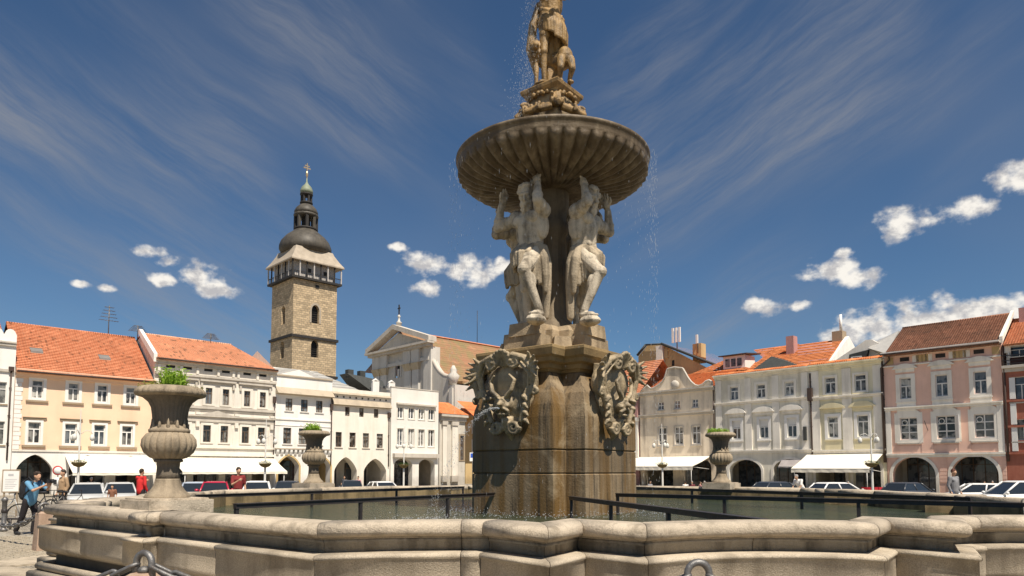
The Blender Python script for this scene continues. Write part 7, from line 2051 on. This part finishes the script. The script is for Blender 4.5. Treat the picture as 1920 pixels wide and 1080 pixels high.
def pm(u, Y, z=None): return gpos(u, Y)
person(pm(265, 27), R(160), 'man in bright red hooded top behind the near urn', stand(elL=V((.24, -.12, 1.16)), wrL=V((.12, -.28, 1.28))), cloth('red_top', (.55, .03, .03)), cloth('dark_trousers', (.028, .024, .026)), vox=.02, sleeves=1.0)
person(pm(447, 24.8), R(40), 'dark haired person in dark red and white top behind the basin', stand(elR=V((-.26, -.16, 1.16)), wrR=V((-.10, -.34, 1.30))), cloth('dark_red_top', (.20, .03, .03)), cloth('dark_trousers', (.028, .024, .026)), vox=.02)
person(pm(1787, 26.5), R(20), 'long haired person in grey top before the pink arches', stand(), cloth('grey_top', (.20, .20, .21)), cloth('blue_jeans', (.06, .09, .16)), vox=.02, hair=M_('brown_hair', (.10, .035, .02), .5, .2, 20), sleeves=1.0)
person(pm(1500, 34), R(-60), 'person in white shirt behind the rim below the grey green house', stand(pelvis=V((0, .1, .93)), chest=V((0, -.12, 1.20)), neck=V((0, -.22, 1.35)), head=V((0, -.3, 1.48)), shL=V((.19, -.15, 1.33)), shR=V((-.19, -.15, 1.33)), elL=V((.22, -.25, 1.05)), elR=V((-.22, -.25, 1.05)), wrL=V((.15, -.4, .9)), wrR=V((-.15, -.4, .9))), cloth('white_shirt', (.75, .72, .68)), cloth('blue_jeans', (.06, .09, .16)), vox=.022, hair=HAIRG)
person(pm(172, 46), R(30), 'grey haired person under the awning of the peach house', stand(), cloth('dark_coat', (.05, .05, .055)), cloth('dark_trousers', (.028, .024, .026)), vox=.026, hair=HAIRG)
person(pm(212, 30), R(10), 'child in brown top between the two silver cars', stand(), cloth('brown_top', (.22, .10, .06)), cloth('dark_trousers', (.028, .024, .026)), vox=.026, scale=.68)
person(pm(120, 26), R(-30), 'person in tan jacket beside the bicycles on the left', stand(), cloth('tan_jacket', (.36, .24, .14)), cloth('dark_trousers', (.028, .024, .026)), vox=.024, sleeves=1.0)
person(pm(646, 60), R(10), 'person in dark clothes in the left pointed arch', stand(), cloth('dark_coat', (.05, .05, .055)), cloth('dark_trousers', (.028, .024, .026)), vox=.03)
person(pm(672, 56), R(-20), 'person in pink top between the pointed arches', stand(), cloth('pink_top', (.60, .28, .30)), cloth('dark_trousers', (.028, .024, .026)), vox=.03)
seats = [(1285, 60, 'white_shirt', (.75, .72, .68), 'seated guest in white shirt under the beige house awning'), (1298, 61, 'maroon_top', (.16, .04, .05), 'seated guest in maroon under the beige house awning'), (1311, 59, 'rose_top', (.5, .25, .24), 'seated guest in rose top under the beige house awning'), (1322, 60, 'blue_shirt', (.05, .12, .35), 'seated guest in blue shirt at the right end of the beige house terrace'),
         (1218, 62, 'grey_top', (.2, .2, .21), 'seated guest in grey at the left end of the beige house terrace'), (1590, 58, 'dark_coat', (.05, .05, .055), 'seated guest in dark coat under the yellow green house awning'), (1845, 60, 'dark_coat', (.05, .05, .055), 'guest in dark coat inside the right pink arch'), (1860, 61, 'grey_top', (.2, .2, .21), 'guest in grey inside the right pink arch')]
chair_proto = None
CH = M_('chair_wicker', (.20, .12, .07), .8, .2, 20); CHR = M_('red_chair', (.42, .02, .03), .6, .1, 9)
def chair(loc, rz, label, mat, group):
    r = empty('terrace_chair', loc, rz, label, 'chair', group)
    mb = MB(); mb.box(-.22, .22, -.22, .22, .43, .47); mb.build('seat', mat, r)
    mb = MB(); mb.box(-.22, .22, .20, .24, .49, .9); mb.build('backrest', mat, r)
    for sx in (-1, 1):
        for sy in (-1, 1):
            mb = MB(); mb.tube([(.2 * sx, .2 * sy, 0), (.19 * sx, .19 * sy, .43)], .018, 6); mb.build('leg', mat, r)
    return r
for i, (u, Y, cn, cc, lab) in enumerate(seats):
    p = pm(u, Y); rz = R(-45 + 70 * ((i * 37) % 5 - 2)) if i < 5 else R(-40)
    person(p, rz, lab, sit(), cloth(cn, cc), cloth('dark_trousers', (.028, .024, .026)), vox=.032, hair=(HAIR, HAIRG)[i % 2])
    chair(p + V((math.sin(rz) * -.02, .0, 0)), rz, 'wicker chair of the ' + lab.replace('seated ', '').replace(' at the right end of', ' right on').replace(' at the left end of', ' left on'), CH, 'chairs on the cafe terraces')
for k, u in enumerate((1618, 1628, 1646, 1655)):
    chair(pm(u, 55), R(-45 + 20 * k), ('leftmost', 'second', 'third', 'rightmost')[k] + ' red chair under the pale yellow green house awning', CHR, 'red chairs on the cafe terrace')

# --- red folded parasol cover seen over the rim
CRED = M_('red_canvas', (.45, .02, .06), .85, .12, 3)
def canopy(u, Y, w, h, z, mat, label):
    r = empty('parasol', gpos(u, Y), R(30), label, 'parasol'); g0 = gpos(u, Y).z
    mb = MB(); mb.lathe([(w, z - g0 - h), (w * .96, z - g0 - h + .05), (w * .6, z - g0 - h * .35), (w * .2, z - g0 - .05), (.03, z - g0)], 8, smooth=False); mb.build('canopy', mat, r)
    mb = MB(); mb.tube([(0, 0, 0), (0, 0, z - g0 - .03)], .03, 8); mb.build('pole', WHITE, r)
carat(404, 41, R(-68), 'red', 'red car between the near urn and the man in dark red')

# --- notice board, traffic signs
nb = empty('notice_board', gpos(22, 28), R(20), 'white notice board on legs at the left edge before the arch', 'sign')
mb = MB(); mb.box(-.27, .27, -.03, .03, .72 + .3, 1.55 + .3); mb.build('board', WHITE, nb)
mb = MB(); mb.box(-.30, .30, -.04, .04, 1.855, 1.9); mb.box(-.30, .30, -.04, .04, .97, 1.018); mb.box(-.305, -.272, -.041, .041, 1.0, 1.88); mb.box(.272, .305, -.041, .041, 1.0, 1.88); mb.build('frame', SILLB, nb)
for x in (-.22, .22): mb = MB(); mb.box(x - .03, x + .03, -.02, .02, 0, .97); mb.build('leg', SILLB, nb)
mb = MB(); mb.box(-.10, .08, -.036, -.031, 1.64, 1.73)
for k in range(6): mb.box(-.2, .2 - .05 * (k % 3), -.036, -.031, 1.5 - k * .07, 1.515 - k * .07)
mb.build('print', M_('faded_print', (.5, .5, .5), .8), nb)
def sign(u, Y, z, label, kind):
    p = gpos(u, Y); r = empty('traffic_sign', p, R(15), label, 'sign', 'traffic signs by the peach house'); zz_ = z - p.z
    mb = MB(); mb.tube([(0, .03, 0), (0, .03, zz_ + .3)], .03, 8); mb.build('pole', IRONG, r)
    RED = MATS.get('sign_red') or M_('sign_red', (.55, .06, .05), .5)
    d = MB(); d.lathe([(.001, 0), (.30, 0), (.30, .015), (.001, .015)], 24); o = d.build('disc', WHITE, r, (0, 0, zz_)); o.rotation_euler = (R(90), 0, 0)
    d = MB(); d.lathe([(.225, .016), (.30, .016), (.30, .024), (.225, .024)], 24, caps=False); e = d.build('ring', RED, o)
    if kind == 2:
        d = MB(); d.lathe([(.001, 0), (.28, 0), (.28, .015), (.001, .015)], 24); o = d.build('disc', WHITE, r, (0, 0, zz_ - .72)); o.rotation_euler = (R(90), 0, 0)
        d = MB(); d.box(-.2, -.03, -.15, .15, .016, .022); d.box(.06, .2, -.12, .12, .016, .022); d.build('symbol', BLACKP, o)
sign(108.5, 44, FL.Z(108.5, 882, -30), 'round red-rimmed no entry sign beside the peach arch', 2)
bs = empty('street_sign', gpos(886, 80), R(20), 'small blue and white sign before the ochre house', 'sign')
mb = MB(); mb.box(-.35, .35, -.02, .02, 3.3, 4.3); mb.build('plate', WHITE, bs); mb = MB(); mb.box(-.26, .26, -.03, -.021, 3.7, 4.2); mb.build('symbol', M_('sign_blue', (.04, .10, .45), .5), bs); mb = MB(); mb.tube([(0, .04, 0), (0, .04, 4.3)], .04, 6); mb.build('pole', IRONG, bs)

# --- bicycles
def bicycle(loc, rz, label, mat):
    r = empty('bicycle', loc, rz, label, 'bicycle', 'bicycles parked on the square')
    for x in (-.52, .52):
        tb = MB(); ring = [(x + .33 * math.cos(2 * PI * i / 22), 0, .34 + .33 * math.sin(2 * PI * i / 22)) for i in range(23)]; tb.tube(ring, .022, 6, caps=False); w = tb.build('wheel', TYRE, r)
        sp = MB()
        for i in range(12): a = 2 * PI * i / 12; sp.tube([(x, 0, .34), (x + .32 * math.cos(a), 0, .34 + .32 * math.sin(a))], .004, 4)
        sp.build('spokes', RIM, w)
    f = MB(); bb_, hd_, st_ = (-.05, 0, .30), (.38, 0, .82), (-.20, 0, .80)
    for a, b in ((bb_, hd_), (bb_, st_), (st_, hd_), (bb_, (-.52, 0, .34)), (st_, (-.52, 0, .34)), (hd_, (.52, 0, .34)), (hd_, (.36, 0, .98)), (st_, (-.22, 0, .92))): f.tube([a, b], .017, 6)
    f.build('frame', mat, r)
    hb = MB(); hb.tube([(.30, -.28, 1.0), (.37, -.12, 1.0), (.37, .12, 1.0), (.30, .28, 1.0)], .014, 6); hb.build('handlebar', BLACKP, r)
    sd_ = MB(); sd_.ball((-.24, 0, .95), (.14, .08, .04), 10, 6); sd_.build('saddle', BLACKP, r)
    cr = MB(); cr.lathe([(.09, -.01), (.09, .01)], 14); c = cr.build('chainring', IRONG, r, bb_); c.rotation_euler = (R(90), 0, 0)
def bat(u, Y, rz, label, mat): bicycle(gpos(u, Y), rz, label, mat)
BGREY = paint('grey_cycle_paint', (.35, .35, .34))
bat(2, 20.5, R(20), 'grey bicycle cut by the left edge of the picture', BGREY)
bat(98, 23.5, R(10), 'dark bicycle behind the man with the rucksack', BLACKP)
bat(117, 24.5, R(160), 'dark bicycle just left of the basin corner', BLACKP)
bat(132, 25, R(30), 'bicycle beside the silver hatchback', IRONG)
# low railing behind the bicycles
rl_ = empty('cycle_rack', gpos(10, 19.6), R(8), 'low dark metal cycle rack at the left edge', 'rack')
mb = MB(); mb.tube([(-1.2, 0, .30), (1.6, 0, .30)], .03, 8); mb.build('rail', IRON, rl_)
for x in (-1.1, .2, 1.5): mb = MB(); mb.tube([(x, 0, 0), (x, 0, .30)], .03, 8); mb.build('post', IRON, rl_)
bo = empty('bollard', gpos(12, 19.0), 0, 'grey metal bollard at the left edge beside the bicycle', 'bollard')
mb = MB(); mb.lathe([(.09, 0), (.09, .06), (.06, .08), (.06, .80), (.08, .82), (.08, .88), (.03, .93), (.005, .94)], 14); mb.build('shaft', IRONG, bo)
mb = MB(); mb.lathe([(.065, .5), (.075, .52), (.075, .58), (.065, .6)], 14); mb.build('collar', IRON, bo)

# --- stone paving around the fountain: setts near the viewer and a slab kerb
SETT = M_('granite_sett', (.36, .31, .235), .85, .22, 6, .5, 40, (.2, .17, .12), .5, objvar=0, speck=.35)
sb = MB(); rn = random.Random(5)
ca, sa_ = math.cos(R(46)), math.sin(R(46))
for i in range(-90, 90):
    for j in range(-90, 90):
        lx, ly = i * .125 + (.06 if j % 2 else 0), j * .125
        x, y = -11.0 + lx * ca - ly * sa_, 12.5 + lx * sa_ + ly * ca
        if not (8.0 < y < 17.5 and -1.02 * y < x < -.50 * y): continue
        q = V((x - CF.x, y - CF.y)); q = V((q.x * math.cos(-PHI) - q.y * math.sin(-PHI), q.x * math.sin(-PHI) + q.y * math.cos(-PHI)))
        if max(abs(q.x), abs(q.y)) < 10.2 and (abs(q.x) + abs(q.y)) < 14.1: continue
        w = .054 + rn.uniform(-.004, .003); h = .012 + rn.uniform(-.006, .006); a = R(46) + rn.uniform(-.06, .06); c, s_ = math.cos(a), math.sin(a); tx, ty = rn.uniform(-.004, .004), rn.uniform(-.004, .004)
        b_ = [(x + (p * c - r_ * s_) * w, y + (p * s_ + r_ * c) * w) for p, r_ in ((-1, -1), (1, -1), (1, 1), (-1, 1))]
        t_ = [(x + (p * c - r_ * s_) * w * .86, y + (p * s_ + r_ * c) * w * .86, h + p * tx + r_ * ty) for p, r_ in ((-1, -1), (1, -1), (1, 1), (-1, 1))]
        n0 = len(sb.v); sb.v += [(p[0], p[1], -.02) for p in b_] + t_; 
        for f in ((4, 5, 6, 7), (0, 1, 5, 4), (1, 2, 6, 5), (2, 3, 7, 6), (3, 0, 4, 7)): sb.f.append([n0 + k for k in f]); sb.sm.append(False)
st_ = put('paving_setts', sb.mesh('paving_setts', SETT), ground); st_['kind'] = 'stuff'
po1, po2 = offset_path(.46), offset_path(1.25)
for i in range(NP):
    A, B = po1[i], po1[(i + 1) % NP]; C_, D_ = po2[(i + 1) % NP], po2[i]
    n = max(1, round((D_ - C_).length / 1.1))
    for k in range(n):
        t0, t1 = k / n + .006, (k + 1) / n - .006
        q = [A.lerp(B, t0), D_.lerp(C_, t0), D_.lerp(C_, t1), A.lerp(B, t1)]; dz = random.uniform(.018, .03)
        if (q[1] - q[2]).length < .05 or (q[0] - q[3]).length < .02: continue
        mb = MB(); bq = [M4 @ V((p.x, p.y, -.03)) for p in q]; tq = [M4 @ V((p.x, p.y, dz)) for p in q]; mb.hexa(bq, tq); mb.build('paving_slab', S_WALL, ground)
